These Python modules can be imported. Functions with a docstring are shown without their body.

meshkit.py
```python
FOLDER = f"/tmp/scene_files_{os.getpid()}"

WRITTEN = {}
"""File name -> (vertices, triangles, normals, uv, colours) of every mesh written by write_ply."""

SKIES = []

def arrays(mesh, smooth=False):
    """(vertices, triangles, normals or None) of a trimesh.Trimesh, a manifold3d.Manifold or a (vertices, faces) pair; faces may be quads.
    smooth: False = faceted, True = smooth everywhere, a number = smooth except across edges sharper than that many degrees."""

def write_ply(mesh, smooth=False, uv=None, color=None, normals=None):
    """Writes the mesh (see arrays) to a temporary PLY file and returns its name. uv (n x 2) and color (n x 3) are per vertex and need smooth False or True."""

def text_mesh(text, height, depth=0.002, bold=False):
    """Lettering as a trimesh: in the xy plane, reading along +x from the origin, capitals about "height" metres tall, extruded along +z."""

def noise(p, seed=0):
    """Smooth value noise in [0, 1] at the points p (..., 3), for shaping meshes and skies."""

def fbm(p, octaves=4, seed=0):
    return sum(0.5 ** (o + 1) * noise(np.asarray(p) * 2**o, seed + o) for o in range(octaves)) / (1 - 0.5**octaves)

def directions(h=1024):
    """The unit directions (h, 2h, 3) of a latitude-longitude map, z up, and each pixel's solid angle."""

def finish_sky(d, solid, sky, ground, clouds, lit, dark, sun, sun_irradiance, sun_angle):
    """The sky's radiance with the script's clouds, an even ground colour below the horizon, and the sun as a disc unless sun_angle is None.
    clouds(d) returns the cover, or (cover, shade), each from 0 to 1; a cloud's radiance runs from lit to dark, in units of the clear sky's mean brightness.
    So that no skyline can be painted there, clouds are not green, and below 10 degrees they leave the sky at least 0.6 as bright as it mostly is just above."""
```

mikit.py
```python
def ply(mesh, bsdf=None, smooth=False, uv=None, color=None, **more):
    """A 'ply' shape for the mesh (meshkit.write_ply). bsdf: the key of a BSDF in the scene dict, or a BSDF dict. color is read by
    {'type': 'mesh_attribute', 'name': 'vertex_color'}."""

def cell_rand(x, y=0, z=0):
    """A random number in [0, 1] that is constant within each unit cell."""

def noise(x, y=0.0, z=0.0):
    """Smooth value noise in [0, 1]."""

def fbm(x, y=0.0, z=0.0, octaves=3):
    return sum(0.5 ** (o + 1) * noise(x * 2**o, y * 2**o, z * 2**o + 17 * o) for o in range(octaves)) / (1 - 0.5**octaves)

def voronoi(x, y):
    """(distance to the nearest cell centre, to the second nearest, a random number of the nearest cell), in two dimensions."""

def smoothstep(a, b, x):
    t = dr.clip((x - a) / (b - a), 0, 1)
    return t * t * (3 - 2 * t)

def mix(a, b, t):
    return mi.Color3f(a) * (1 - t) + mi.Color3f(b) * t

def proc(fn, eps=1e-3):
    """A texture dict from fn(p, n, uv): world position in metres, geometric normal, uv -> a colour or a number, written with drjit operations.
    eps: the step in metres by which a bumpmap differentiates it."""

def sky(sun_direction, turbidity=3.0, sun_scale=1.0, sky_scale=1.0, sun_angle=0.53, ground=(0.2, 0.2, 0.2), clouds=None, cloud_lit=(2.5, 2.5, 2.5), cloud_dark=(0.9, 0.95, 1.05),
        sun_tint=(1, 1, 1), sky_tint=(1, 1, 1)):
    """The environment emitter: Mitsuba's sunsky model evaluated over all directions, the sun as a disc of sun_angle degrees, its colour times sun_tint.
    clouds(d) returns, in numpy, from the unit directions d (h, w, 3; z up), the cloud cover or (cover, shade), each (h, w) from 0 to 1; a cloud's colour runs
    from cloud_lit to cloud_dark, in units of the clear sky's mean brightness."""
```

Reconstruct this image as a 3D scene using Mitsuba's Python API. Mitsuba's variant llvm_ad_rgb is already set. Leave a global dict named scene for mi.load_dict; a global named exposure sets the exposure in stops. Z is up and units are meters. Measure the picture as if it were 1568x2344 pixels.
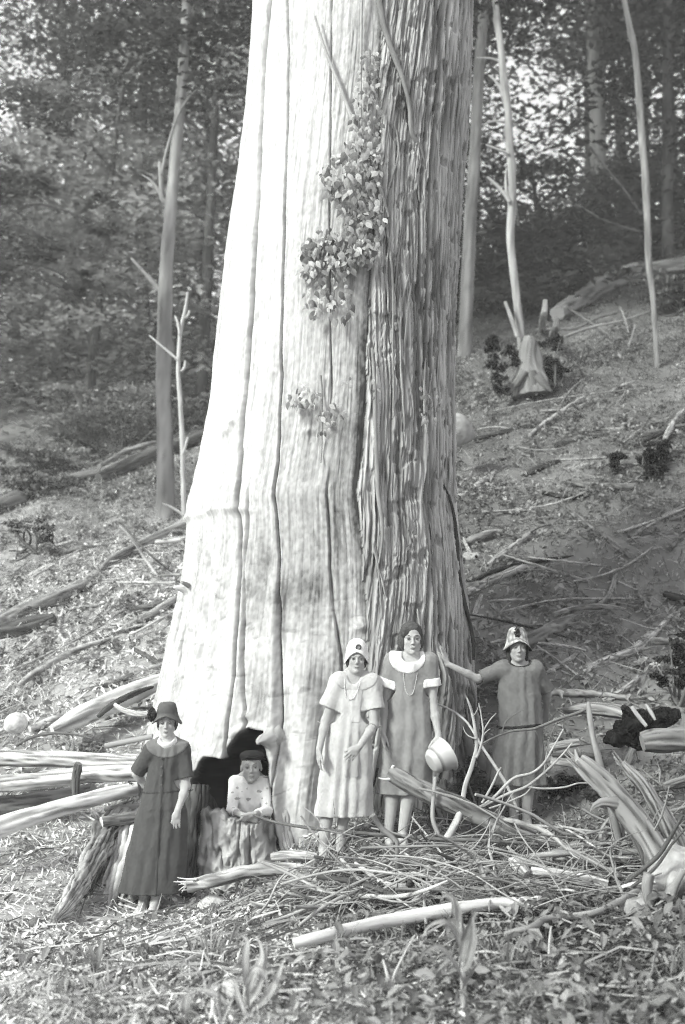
import math
import numpy as np
import mitsuba as mi
import manifold3d
import trimesh
import mikit
import meshkit
from scipy.ndimage import map_coordinates
from scipy.interpolate import RBFInterpolator, RegularGridInterpolator, PchipInterpolator
from scipy.spatial import cKDTree

# ------------------------------------------------------------------ camera, sky, exposure
T = mi.ScalarTransform4f
FOCAL, CX, CY = 2512.6, 784.0, 1171.6            # of a picture 1568 wide
EYE = np.array([0.0, 0.0, 1.9])
PITCH = math.radians(5.83)
FWD = np.array([0.0, math.cos(PITCH), math.sin(PITCH)])
UP = np.array([0.0, -math.sin(PITCH), math.cos(PITCH)])
scene, labels = {}, {}
exposure = 3.15
scene['camera'] = {'type': 'thinlens', 'fov': 2 * math.degrees(math.atan(784 / FOCAL)), 'fov_axis': 'x',
                   'aperture_radius': 0.013, 'focus_distance': 8.2, 'near_clip': 0.1, 'far_clip': 400.0,
                   'to_world': T().look_at(origin=EYE.tolist(), target=(EYE + FWD).tolist(), up=[0, 0, 1])}
SUN = np.array([-0.74, -0.60, 0.62])
scene['sky'] = mikit.sky(SUN, turbidity=3, sun_scale=0.56, sun_angle=14.0, clouds=lambda d: 1.0,
                         cloud_lit=(1.5, 1.5, 1.5), cloud_dark=(1.5, 1.5, 1.5), ground=(0.15, 0.15, 0.15), sun_tint=(0.775, 1.0, 1.38))

# ------------------------------------------------------------------ materials: grey tones live in vertex colours
VC = {'type': 'mesh_attribute', 'name': 'vertex_color'}
scene['matte'] = {'type': 'twosided', 'bsdf': {'type': 'diffuse', 'reflectance': VC}}
scene['skin'] = {'type': 'principled', 'base_color': VC, 'roughness': 0.75, 'specular': 0.15}
scene['cloth'] = {'type': 'twosided', 'bsdf': {'type': 'principled', 'base_color': VC, 'roughness': 0.85, 'specular': 0.05}}
scene['leaf'] = {'type': 'principledthin', 'base_color': VC, 'roughness': 0.55, 'diff_trans': 0.7, 'spec_trans': 0.0}
scene['leaf_near'] = {'type': 'principledthin', 'base_color': VC, 'roughness': 0.5, 'diff_trans': 0.35, 'spec_trans': 0.0}
scene['tin'] = {'type': 'twosided', 'bsdf': {'type': 'principled', 'base_color': VC, 'roughness': 0.5, 'metallic': 0.2, 'specular': 0.5}}

_LATTICE = np.random.default_rng(11).random((64, 64, 64)).astype(np.float32)
_SLICE = _LATTICE[:, :, 0].copy()


def vnoise(p, seed=0):
    """Smooth value noise in [0, 1] at the points p (..., 3)."""
    p = np.asarray(p, np.float32)
    if p.ndim == 1:
        return float(vnoise(p[None], seed)[0])
    flat = p[..., 2].size > 1 and not p[..., 2].any()
    d = 2 if flat else 3
    out = np.empty((d,) + p.shape[:-1], np.float32)
    for k in range(d):
        x = p[..., k] + np.float32((seed * (12.9898, 7.233, 3.77)[k]) % 61)
        i = np.floor(x)
        t = x - i
        out[k] = np.mod(i, 64) + t * t * (3 - 2 * t)
    return map_coordinates(_SLICE if flat else _LATTICE, out, order=1, mode='grid-wrap')


def fbm(p, octaves=4, seed=0):
    return sum(0.5 ** (o + 1) * vnoise(np.asarray(p) * 2 ** o, seed + 5 * o + 1) for o in range(octaves)) / (1 - 0.5 ** octaves)



# ------------------------------------------------------------------ helpers
def P(u, v, y):
    """The point at depth y (metres in front of the camera, along the ground) seen at picture point u, v."""
    d = FWD + (u - CX) / FOCAL * np.array([1.0, 0, 0]) - (v - CY) / FOCAL * UP
    return EYE + d * (y / d[1])


def key_free(name):
    if name not in scene and name not in labels and not any(k.startswith(name + '__') for k in USED):
        USED.add(name)
        return name
    n = COUNT.get(name, 0) + 1
    while '%s_%03d' % (name, n) in scene or '%s_%03d' % (name, n) in labels:
        n += 1
    COUNT[name] = n
    USED.add('%s_%03d' % (name, n))
    return '%s_%03d' % (name, n)


USED, COUNT = set(), {}


def thing(name, label, cat, group=None):
    k = key_free(name)
    labels[k] = {'label': label, 'category': cat}
    if group:
        labels[k]['group'] = group
    return k


def part(parent, name, mesh, bsdf, smooth=True, label=None, stuff=False, **kw):
    base = parent + '__' + name
    k, n = base, COUNT.get(base, 0)
    if base in scene:
        n += 1
        COUNT[base] = n
        k = '%s_%03d' % (base, n)
    v, f, c = mesh
    scene[k] = mikit.ply((v, f), bsdf, smooth=smooth, color=grey(c, len(v)), **kw)
    if label or stuff:
        labels[k] = {}
        if label:
            labels[k]['label'] = label
        if stuff:
            labels[k]['kind'] = 'stuff'
    return k


def whole(name, mesh, bsdf, label=None, cat=None, group=None, kind=None, smooth=True):
    k = key_free(name)
    v, f, c = mesh
    scene[k] = mikit.ply((v, f), bsdf, smooth=smooth, color=grey(c, len(v)))
    labels[k] = {}
    if label:
        labels[k]['label'] = label
    if cat:
        labels[k]['category'] = cat
    if group:
        labels[k]['group'] = group
    if kind:
        labels[k]['kind'] = kind
    return k


def grey(c, n):
    c = np.broadcast_to(np.asarray(c, float), (n,)) if np.ndim(c) < 2 else c
    c = np.clip(c, 0.004, 0.92)
    return np.repeat(c[:, None], 3, 1) if c.ndim == 1 else c


def join(meshes):
    vs, fs, cs, at = [], [], [], 0
    for v, f, c in meshes:
        vs.append(v)
        fs.append(np.asarray(f) + at)
        cs.append(np.broadcast_to(np.asarray(c, float), (len(v),)))
        at += len(v)
    return np.vstack(vs), np.vstack(fs), np.concatenate(cs)


def sstep(a, b, x):
    t = np.clip((x - a) / (b - a), 0, 1)
    return t * t * (3 - 2 * t)


def quads(q):
    q = np.asarray(q)
    return np.vstack([q[:, [0, 1, 2]], q[:, [0, 2, 3]]])


def spline(pts, n):
    pts = np.asarray(pts, float)
    s = np.concatenate([[0], np.cumsum(np.linalg.norm(np.diff(pts[:, :3], axis=0), axis=1))])
    t = np.linspace(0, s[-1], n)
    if len(pts) == 2:
        return np.stack([np.interp(t, s, pts[:, k]) for k in range(pts.shape[1])], 1)
    return PchipInterpolator(s, pts, axis=0)(t)


def tube(pts, radii, sides=8, step=None, tone=0.4, seed=0, rough=0.12, cap=0.0, cap_tone=None, streak=0.3, flat=None, knots=0.0, grain=0.0):
    """A bent, tapering branch or log along pts, with an uneven skin and a tone that streaks along the grain."""
    pts = np.asarray(pts, float)
    radii = np.interp(np.linspace(0, 1, len(pts)), np.linspace(0, 1, len(np.atleast_1d(radii))), np.atleast_1d(radii)) if len(np.atleast_1d(radii)) != len(pts) else np.asarray(radii, float)
    L = np.linalg.norm(np.diff(pts, axis=0), axis=1).sum()
    step = step or max(1.6 * radii.mean(), L / 120)
    n = int(np.clip(L / step, 4, 160)) + 1
    pr = spline(np.column_stack([pts, radii]), n)
    p, r = pr[:, :3], pr[:, 3]
    t = np.gradient(p, axis=0)
    t /= np.linalg.norm(t, axis=1, keepdims=True) + 1e-12
    a = np.cross(t[0], [0, 0, 1.0] if abs(t[0, 2]) < 0.9 else [1.0, 0, 0])
    fr = []
    for i in range(n):
        a = a - t[i] * (a @ t[i])
        a /= np.linalg.norm(a)
        fr.append(a)
    a = np.array(fr)
    b = np.cross(t, a)
    ang = np.arange(sides) * 2 * np.pi / sides
    s = np.linspace(0, L, n)
    ca, sa = np.cos(ang), np.sin(ang)
    A, S = np.meshgrid(ang, s)
    q = np.stack([np.cos(A) * 2.2, np.sin(A) * 2.2, S / (r.mean() * 4)], -1) + seed * 7.31
    wob = 1 + rough * 2 * (fbm(q, 3, seed) - 0.5)
    if knots:
        for k in range(int(knots)):
            kr = np.random.default_rng(seed * 31 + k)
            wob = wob + 0.5 * np.exp(-(((S - kr.uniform(0, L)) / (1.2 * r.mean())) ** 2 + ((np.angle(np.exp(1j * (A - kr.uniform(0, 6.28))))) / 0.45) ** 2))
    dark = 1.0
    if grain:
        g = np.abs(2 * fbm(np.stack([np.cos(A) * 3.2, np.sin(A) * 3.2, S / (r.mean() * 7)], -1) + seed * 1.7, 3, seed + 3) - 1)
        g2 = np.abs(2 * fbm(np.stack([np.cos(A) * 7.5, np.sin(A) * 7.5, S / (r.mean() * 5)], -1) + seed * 2.3, 2, seed + 4) - 1)
        cr = sstep(0.16, 0.0, g) + 0.6 * sstep(0.16, 0.0, g2)
        wob = wob - grain * cr * 0.5
        dark = 1 - np.clip(grain * 2.2, 0, 0.75) * np.clip(cr, 0, 1)
    rr = r[:, None] * wob
    ew = 1.0 if flat is None else flat
    v = p[:, None] + rr[..., None] * (ca[None, :, None] * a[:, None] + ew * sa[None, :, None] * b[:, None])
    i, j = np.meshgrid(np.arange(n - 1), np.arange(sides), indexing='ij')
    f = quads(np.stack([i * sides + j, i * sides + (j + 1) % sides, (i + 1) * sides + (j + 1) % sides, (i + 1) * sides + j], -1).reshape(-1, 4))
    f = f[:, ::-1]
    qs = np.stack([np.cos(A) * 3.5, np.sin(A) * 3.5, S / (r.mean() * 9)], -1) + seed * 3.7
    qf = np.stack([np.cos(A) * 1.2, np.sin(A) * 1.2, S / (r.mean() * 5)], -1) + seed * 5.1
    c = tone * (1 + streak * 2.2 * (fbm(qs, 3, seed + 5) - 0.5) + streak * 1.6 * (vnoise(qf, seed + 9) - 0.5))
    c = c * dark
    v, c = v.reshape(-1, 3), c.ravel()
    for end, sgn in ((0, -1), (n - 1, 1)):
        ring = np.arange(sides) + end * sides
        m = len(v)
        ctr = p[end] + sgn * t[end] * r[end] * (cap + 0.02)
        rim = v[ring] + sgn * t[end] * 1e-4
        v = np.vstack([v, rim, ctr])
        ct = tone * 1.1 if cap_tone is None else cap_tone
        c = np.concatenate([c, np.full(sides, ct) * (0.85 + 0.3 * vnoise(rim * 60, seed)), [ct * 0.9]])
        jj = np.arange(sides)
        tri = np.stack([m + jj, m + (jj + 1) % sides, np.full(sides, m + sides)], 1)
        f = np.vstack([f, tri if sgn < 0 else tri[:, ::-1]])
    f = f[:, ::-1]
    return v, f, c


def leaf_cloud(centres, normals, dirs, size, tone, aspect=0.5, fold=0.25):
    """Many four-cornered leaves folded along the midrib: one mesh."""
    n = len(centres)
    size = np.broadcast_to(size, (n,))
    d = dirs - normals * (dirs * normals).sum(1, keepdims=True)
    d /= np.linalg.norm(d, axis=1, keepdims=True) + 1e-9
    s = np.cross(normals, d)
    h = size[:, None] / 2
    v = np.stack([centres - d * h, centres + s * h * aspect + normals * h * fold - d * h * 0.15, centres + d * h, centres - s * h * aspect + normals * h * fold - d * h * 0.15], 1).reshape(-1, 3)
    k = np.arange(n)[:, None] * 4
    f = np.vstack([k + [0, 1, 2], k + [0, 2, 3]])
    return v, f, np.repeat(np.broadcast_to(tone, (n,)), 4)


def leaf_cloud6(centres, normals, dirs, size, tone, aspect=0.5, fold=0.2, r=None):
    """As leaf_cloud, with a pointed oval outline and a curled tip."""
    n = len(centres)
    size = np.broadcast_to(size, (n,))
    d = dirs - normals * (dirs * normals).sum(1, keepdims=True)
    d /= np.linalg.norm(d, axis=1, keepdims=True) + 1e-9
    s = np.cross(normals, d)
    h = size[:, None] / 2
    asp = h * aspect * r.uniform(0.6, 1.25, (n, 1))
    cl = h * r.normal(0, 0.35, (n, 1))
    v = np.stack([centres - d * h, centres - d * h * 0.35 + s * asp + normals * h * fold, centres - d * h * 0.35 - s * asp + normals * h * fold, centres + d * h * 0.35 + s * asp * 0.8 + normals * (h * fold * .6 + cl * .3),
                  centres + d * h * 0.35 - s * asp * 0.8 + normals * (h * fold * .6 + cl * .3), centres + d * h + normals * cl, centres + normals * cl * .15], 1).reshape(-1, 3)
    k = np.arange(n)[:, None] * 7
    f = np.vstack([k + np.array(t) for t in ([0, 6, 1], [0, 2, 6], [1, 6, 3], [2, 4, 6], [3, 6, 5], [4, 5, 6])])
    return v, f, (np.broadcast_to(tone, (n,))[:, None] * np.array([1, 0.92, 0.92, 0.95, 0.95, 1.05, 1.12])).ravel()


def unit(v):
    v = np.asarray(v, float)
    return v / (np.linalg.norm(v, axis=-1, keepdims=True) + 1e-12)


def rand_dirs(r, n):
    return unit(r.normal(size=(n, 3)))


def in_poly(u, v, poly):
    poly = np.asarray(poly, float)
    inside = np.zeros(np.shape(u), bool)
    for (x0, y0), (x1, y1) in zip(poly, np.roll(poly, -1, 0)):
        hit = (y0 > v) != (y1 > v)
        inside ^= hit & (u < (x1 - x0) * (v - y0) / (y1 - y0 + 1e-12) + x0)
    return inside


def poly_dist(u, v, poly):
    """Signed distance to a polygon, negative inside."""
    poly = np.asarray(poly, float)
    best = np.full(np.shape(u), 1e9)
    for (x0, y0), (x1, y1) in zip(poly, np.roll(poly, -1, 0)):
        dx, dy = x1 - x0, y1 - y0
        t = np.clip(((u - x0) * dx + (v - y0) * dy) / (dx * dx + dy * dy + 1e-12), 0, 1)
        best = np.minimum(best, np.hypot(u - x0 - t * dx, v - y0 - t * dy))
    return np.where(in_poly(u, v, poly), -best, best)


# ------------------------------------------------------------------ signed-distance modelling (people, root masses)
class Field:
    def __init__(self, lo, hi, h):
        self.lo, self.h = np.asarray(lo, float), h
        self.n = np.ceil((np.asarray(hi) - self.lo) / h).astype(int) + 1
        self.F = np.full(self.n, 9.0, np.float32)
        self.ax = [self.lo[k] + np.arange(self.n[k]) * h for k in range(3)]

    def block(self, lo, hi):
        a = np.clip(np.floor((np.asarray(lo) - self.lo) / self.h).astype(int), 0, self.n)
        b = np.clip(np.ceil((np.asarray(hi) - self.lo) / self.h).astype(int) + 1, 0, self.n)
        sl = tuple(slice(int(i), int(j)) for i, j in zip(a, b))
        g = np.meshgrid(*[self.ax[k][sl[k]] for k in range(3)], indexing='ij', sparse=True)
        return sl, g

    def add(self, fn, lo, hi, k=0.0, cut=False):
        pad = k + 2.5 * self.h
        sl, (x, y, z) = self.block(np.asarray(lo) - pad, np.asarray(hi) + pad)
        if 0 in self.F[sl].shape:
            return
        d = np.asarray(fn(x, y, z), np.float32)
        a = self.F[sl]
        d = np.broadcast_to(d, a.shape)
        if cut:
            a, d = -a, d
        if k > 0:
            w = np.clip(0.5 + 0.5 * (a - d) / k, 0, 1)
            r = a + (d - a) * w - k * w * (1 - w)
        else:
            r = np.minimum(a, d)
        self.F[sl] = -r if cut else r

    def cone(self, a, b, ra, rb, k=0.0, cut=False):
        a, b = np.asarray(a, float), np.asarray(b, float)
        m = max(ra, rb)
        ba = b - a
        l2 = ba @ ba + 1e-12

        def fn(x, y, z):
            t = np.clip(((x - a[0]) * ba[0] + (y - a[1]) * ba[1] + (z - a[2]) * ba[2]) / l2, 0, 1)
            return np.sqrt((x - a[0] - t * ba[0]) ** 2 + (y - a[1] - t * ba[1]) ** 2 + (z - a[2] - t * ba[2]) ** 2) - (ra + (rb - ra) * t)
        self.add(fn, np.minimum(a, b) - m, np.maximum(a, b) + m, k, cut)

    def chain(self, pts, rad, k=0.0, cut=False):
        for i in range(len(pts) - 1):
            self.cone(pts[i], pts[i + 1], rad[i], rad[i + 1], k, cut)

    def ell(self, c, r, R=None, k=0.0, cut=False):
        c, r = np.asarray(c, float), np.asarray(r, float)
        R = np.eye(3) if R is None else R
        m = np.sqrt(((R * r[None, :]) ** 2).sum(1))

        def fn(x, y, z):
            px, py, pz = x - c[0], y - c[1], z - c[2]
            q = [(px * R[0, i] + py * R[1, i] + pz * R[2, i]) for i in range(3)]
            k0 = np.sqrt(sum((q[i] / r[i]) ** 2 for i in range(3))) + 1e-9
            k1 = np.sqrt(sum((q[i] / r[i] ** 2) ** 2 for i in range(3))) + 1e-9
            return k0 * (k0 - 1) / k1
        self.add(fn, c - m, c + m, k, cut)

    def at(self):
        return np.meshgrid(*self.ax, indexing='ij', sparse=True)

    def mesh(self, F=None, relax=1):
        F = self.F if F is None else F
        return surface_net(F, self.lo, self.h, relax)


def surface_net(F, lo, h, relax=1):
    neg = F < 0
    c = [neg[i:F.shape[0] - 1 + i, j:F.shape[1] - 1 + j, k:F.shape[2] - 1 + k] for i in (0, 1) for j in (0, 1) for k in (0, 1)]
    s = sum(x.astype(np.int8) for x in c)
    act = np.argwhere((s > 0) & (s < 8))
    idx = np.full(np.array(F.shape) - 1, -1, np.int32)
    idx[tuple(act.T)] = np.arange(len(act))
    acc, cnt = np.zeros((len(act), 3)), np.zeros(len(act))
    cor = [(i, j, k) for i in (0, 1) for j in (0, 1) for k in (0, 1)]
    for a in range(8):
        for b in range(a + 1, 8):
            d = np.subtract(cor[b], cor[a])
            if np.abs(d).sum() != 1:
                continue
            fa, fb = F[tuple((act + cor[a]).T)].astype(float), F[tuple((act + cor[b]).T)].astype(float)
            on = (fa < 0) != (fb < 0)
            t = np.where(on, fa / np.where(on, fa - fb, 1), 0)
            acc += on[:, None] * (np.array(cor[a]) + t[:, None] * d)
            cnt += on
    v = (act + acc / cnt[:, None])
    fs = []
    for ax in range(3):
        o = [k for k in range(3) if k != ax]
        sl0 = [slice(1, -1)] * 3
        sl1 = [slice(1, -1)] * 3
        sl0[ax], sl1[ax] = slice(0, -1), slice(1, None)
        n0, n1 = neg[tuple(sl0)], neg[tuple(sl1)]
        e = np.argwhere(n0 != n1)
        up = n0[tuple(e.T)]
        base = e.copy()
        for k in o:
            base[:, k] += 1
        q = []
        for da, db in ((0, 0), (1, 0), (1, 1), (0, 1)):
            t = base.copy()
            t[:, o[0]] -= da
            t[:, o[1]] -= db
            q.append(idx[tuple(t.T)])
        q = np.stack(q, 1)
        flip = up if ax != 1 else ~up
        q = np.where(flip[:, None], q, q[:, ::-1])
        fs.append(q)
    q = np.vstack(fs)
    q = q[(q >= 0).all(1)]
    v = lo + v * h
    for _ in range(relax):
        sm, ct = np.zeros_like(v), np.zeros(len(v))
        for i in range(4):
            for nb in (q[:, (i + 1) % 4],):
                np.add.at(sm, q[:, i], v[nb])
                np.add.at(ct, q[:, i], 1)
                np.add.at(sm, nb, v[q[:, i]])
                np.add.at(ct, nb, 1)
        v = 0.5 * v + 0.5 * sm / np.maximum(ct, 1)[:, None]
    return v, quads(q)
# ------------------------------------------------------------------ the ground: a hillside rising to the right and away
_ctl = [(378, 2082, 8.2), (745, 1945, 8.3), (915, 1912, 8.45), (1185, 1892, 8.84), (580, 1992, 8.5), (0, 2343, 4.9), (400, 2343, 4.85), (784, 2343, 4.8), (1200, 2343, 4.7), (1568, 2343, 4.6),
        (130, 2125, 7.6), (20, 1905, 9.2), (-100, 2100, 7.6), (25, 1440, 14.0), (200, 1560, 12.0), (378, 1178, 19.0), (25, 1160, 20.0), (200, 1300, 16.5), (1568, 1500, 11.5), (1600, 1800, 9.0), (1210, 1500, 11.0), (1300, 1300, 13.2),
        (1205, 900, 19.0), (1065, 812, 22.0), (1500, 840, 19.5), (1540, 650, 24.0), (1350, 565, 30.0), (330, 1000, 27.0), (60, 960, 28.0), (1568, 2080, 6.5), (1300, 1960, 7.9), (1100, 2080, 6.9), (1060, 1150, 15.2), (1450, 1100, 15.5)]
_cp = np.array([P(u, v, y) for u, v, y in _ctl] + [(0, 0, .35), (-4, 3, .05), (4, 3, .75), (-9, 8, -1.6), (-14, 20, 1.0), (10, 10, 3.6), (14, 20, 9.0), (-20, 45, 11), (20, 45, 25), (0, 45, 19), (-30, 10, -8), (30, 10, 10), (0, -20, -4)])
_rbf = RBFInterpolator(_cp[:, :2], _cp[:, 2], kernel='linear', smoothing=0.02, degree=1)
GX = np.unique(np.concatenate([np.linspace(-60, -16, 23), np.linspace(-16, -5, 56), np.linspace(-5, 5, 251), np.linspace(5, 16, 56), np.linspace(16, 60, 23)]))
GY = np.unique(np.concatenate([np.linspace(-30, 2, 17), np.linspace(2, 4, 11), np.linspace(4, 11, 201), np.linspace(11, 32, 176), np.linspace(32, 95, 40)]))
_sx, _sy = np.linspace(-60, 60, 121), np.linspace(-30, 95, 126)
_fx, _fy = np.linspace(-8, 8, 81), np.linspace(3, 31, 141)


def _smooth(a, n):
    for _ in range(n):
        a = np.pad(a, 1, mode='edge')
        a = (a[:-2, 1:-1] + a[2:, 1:-1] + a[1:-1, :-2] + a[1:-1, 2:] + 2 * a[1:-1, 1:-1]) / 6
    return a


def _grid(xs, ys):
    x, y = np.meshgrid(xs, ys, indexing='ij')
    z = _rbf(np.column_stack([x.ravel(), y.ravel()])).reshape(x.shape)
    return z


_coarse = RegularGridInterpolator((_sx, _sy), _smooth(_grid(_sx, _sy), 2), bounds_error=False, fill_value=None)
_fine = RegularGridInterpolator((_fx, _fy), _smooth(_grid(_fx, _fy), 6), bounds_error=False, fill_value=None)


def base_h(x, y):
    q = np.stack([x, y], -1)
    w = sstep(6, 7.8, np.abs(x)) + sstep(27, 30.8, y) + sstep(4.2, 3.2, y)
    w = np.clip(w, 0, 1)
    crest = 12.4 + 0.05 * np.maximum(y - 30, 0) + 0.3 * np.maximum(x - 9, 0)
    cz = _coarse(q)
    far = np.where(cz < crest - 2, cz, crest - 2 + 2 * np.tanh((cz - crest + 2) / 2))
    return np.where(w < 1, _fine(np.stack([np.clip(x, -8, 8), np.clip(y, 3, 31)], -1)) * (1 - w) + far * w, far)


def relief(x, y):
    q = np.stack([x, y, x * 0], -1)
    near = sstep(3, 5, y) * sstep(40, 25, y)
    amp = 0.5 + 0.9 * sstep(9, 14, y)
    bank = 0.16 * sstep(5.35, 5.0, y + 0.25 * (x + 1.4)) * sstep(-0.7, -1.1, x)      # lumps of turned soil, bottom left
    return near * amp * (0.20 * (fbm(q * 1.1, 3, 3) - 0.5) + 0.10 * (fbm(q * 4.2 + 9, 3, 4) - 0.5)) - bank * 0


def _raw(x, y):
    return base_h(x, y) + relief(x, y)


_kp = np.array([P(*q) for q in _ctl])
_D = np.linalg.norm(_kp[:, None, :2] - _kp[None, :, :2], axis=2) / (0.12 * (_kp[:, 1] - 3.0))[None]
_kw = np.linalg.solve(np.exp(-_D ** 2) + 0.02 * np.eye(len(_kp)), _kp[:, 2] - _raw(_kp[:, 0], _kp[:, 1]))


def H(x, y):
    """Height of the ground: the hillside, its relief, and small swells that bring it to where things are seen to stand."""
    x, y = np.asarray(x, float), np.asarray(y, float)
    z = _raw(x, y)
    for (px_, py_, _), w in zip(_kp, _kw):
        z = z + w * np.exp(-((x - px_) ** 2 + (y - py_) ** 2) / (0.12 * (py_ - 3.0)) ** 2)
    return z


_YS = np.concatenate([np.arange(3.6, 12, 0.04), np.arange(12, 60, 0.15)])


def G(u, v, lift=0.0):
    """The point of the ground seen at picture point u, v."""
    d = FWD + (u - CX) / FOCAL * np.array([1.0, 0, 0]) - (v - CY) / FOCAL * UP
    p = EYE + d * (_YS / d[1])[:, None]
    below = np.nonzero(p[:, 2] < H(p[:, 0], p[:, 1]))[0]
    i = below[0] if len(below) else len(_YS) - 1
    q = p[i].copy()
    q[2] += lift
    return q


def tone_zone(x, y):
    """How dry and pale (1) or dark and leafy (0) the floor of the wood is."""
    n = fbm(np.stack([x * 0.5, y * 0.5, x * 0], -1), 3, 21)
    left = sstep(0.6, -1.4, x - 0.12 * (y - 8) + 1.2 * (n - 0.5))
    far = sstep(20.5, 14.0, y + 1.5 * (n - 0.5))
    fore = 0.75 * sstep(1.2, -0.6, x + 0.5 * (n - 0.5)) * sstep(7.5, 6.0, y)
    return np.clip(np.maximum(left * (0.35 + 0.65 * far), fore * 0.9), 0, 1)


_x, _y = np.meshgrid(GX, GY, indexing='ij')
_z = H(_x, _y)
_n = fbm(np.stack([_x * 3, _y * 3, _z * 3], -1), 4, 31)
_n2 = fbm(np.stack([_x * 0.8, _y * 0.8, _z * 0], -1), 3, 32)
_c = (0.06 + 0.09 * sstep(7.0, 9.5, _y) + 0.21 * tone_zone(_x, _y)) * (0.45 + 1.1 * _n) * (0.35 + 1.3 * _n2)  # near ground painted darker, for black shade between the weeds
_i, _j = np.meshgrid(np.arange(len(GX) - 1), np.arange(len(GY) - 1), indexing='ij')
_m = len(GY)
whole('ground', (np.stack([_x, _y, _z], -1).reshape(-1, 3), quads(np.stack([_i * _m + _j, (_i + 1) * _m + _j, (_i + 1) * _m + _j + 1, _i * _m + _j + 1], -1).reshape(-1, 4)), _c.ravel()),
      'matte', 'steep forest floor of soil, leaf litter and dry stems rising to the right', kind='structure')


def ground_normal(x, y):
    e = 0.06
    return unit(np.stack([-(H(x + e, y) - H(x - e, y)) / (2 * e), -(H(x, y + e) - H(x, y - e)) / (2 * e), np.ones_like(x)], -1))


def scatter(r, n, x0, x1, y0, y1, power=1.0):
    """Points in the wedge the picture looks into and a margin beside it, denser nearby."""
    y = y0 + (y1 - y0) * r.random(n) ** power
    half = 0.40 * y + 0.8
    x = r.uniform(-1, 1, n) * half
    ok = (x > x0) & (x < x1)
    return x[ok], y[ok]
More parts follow.
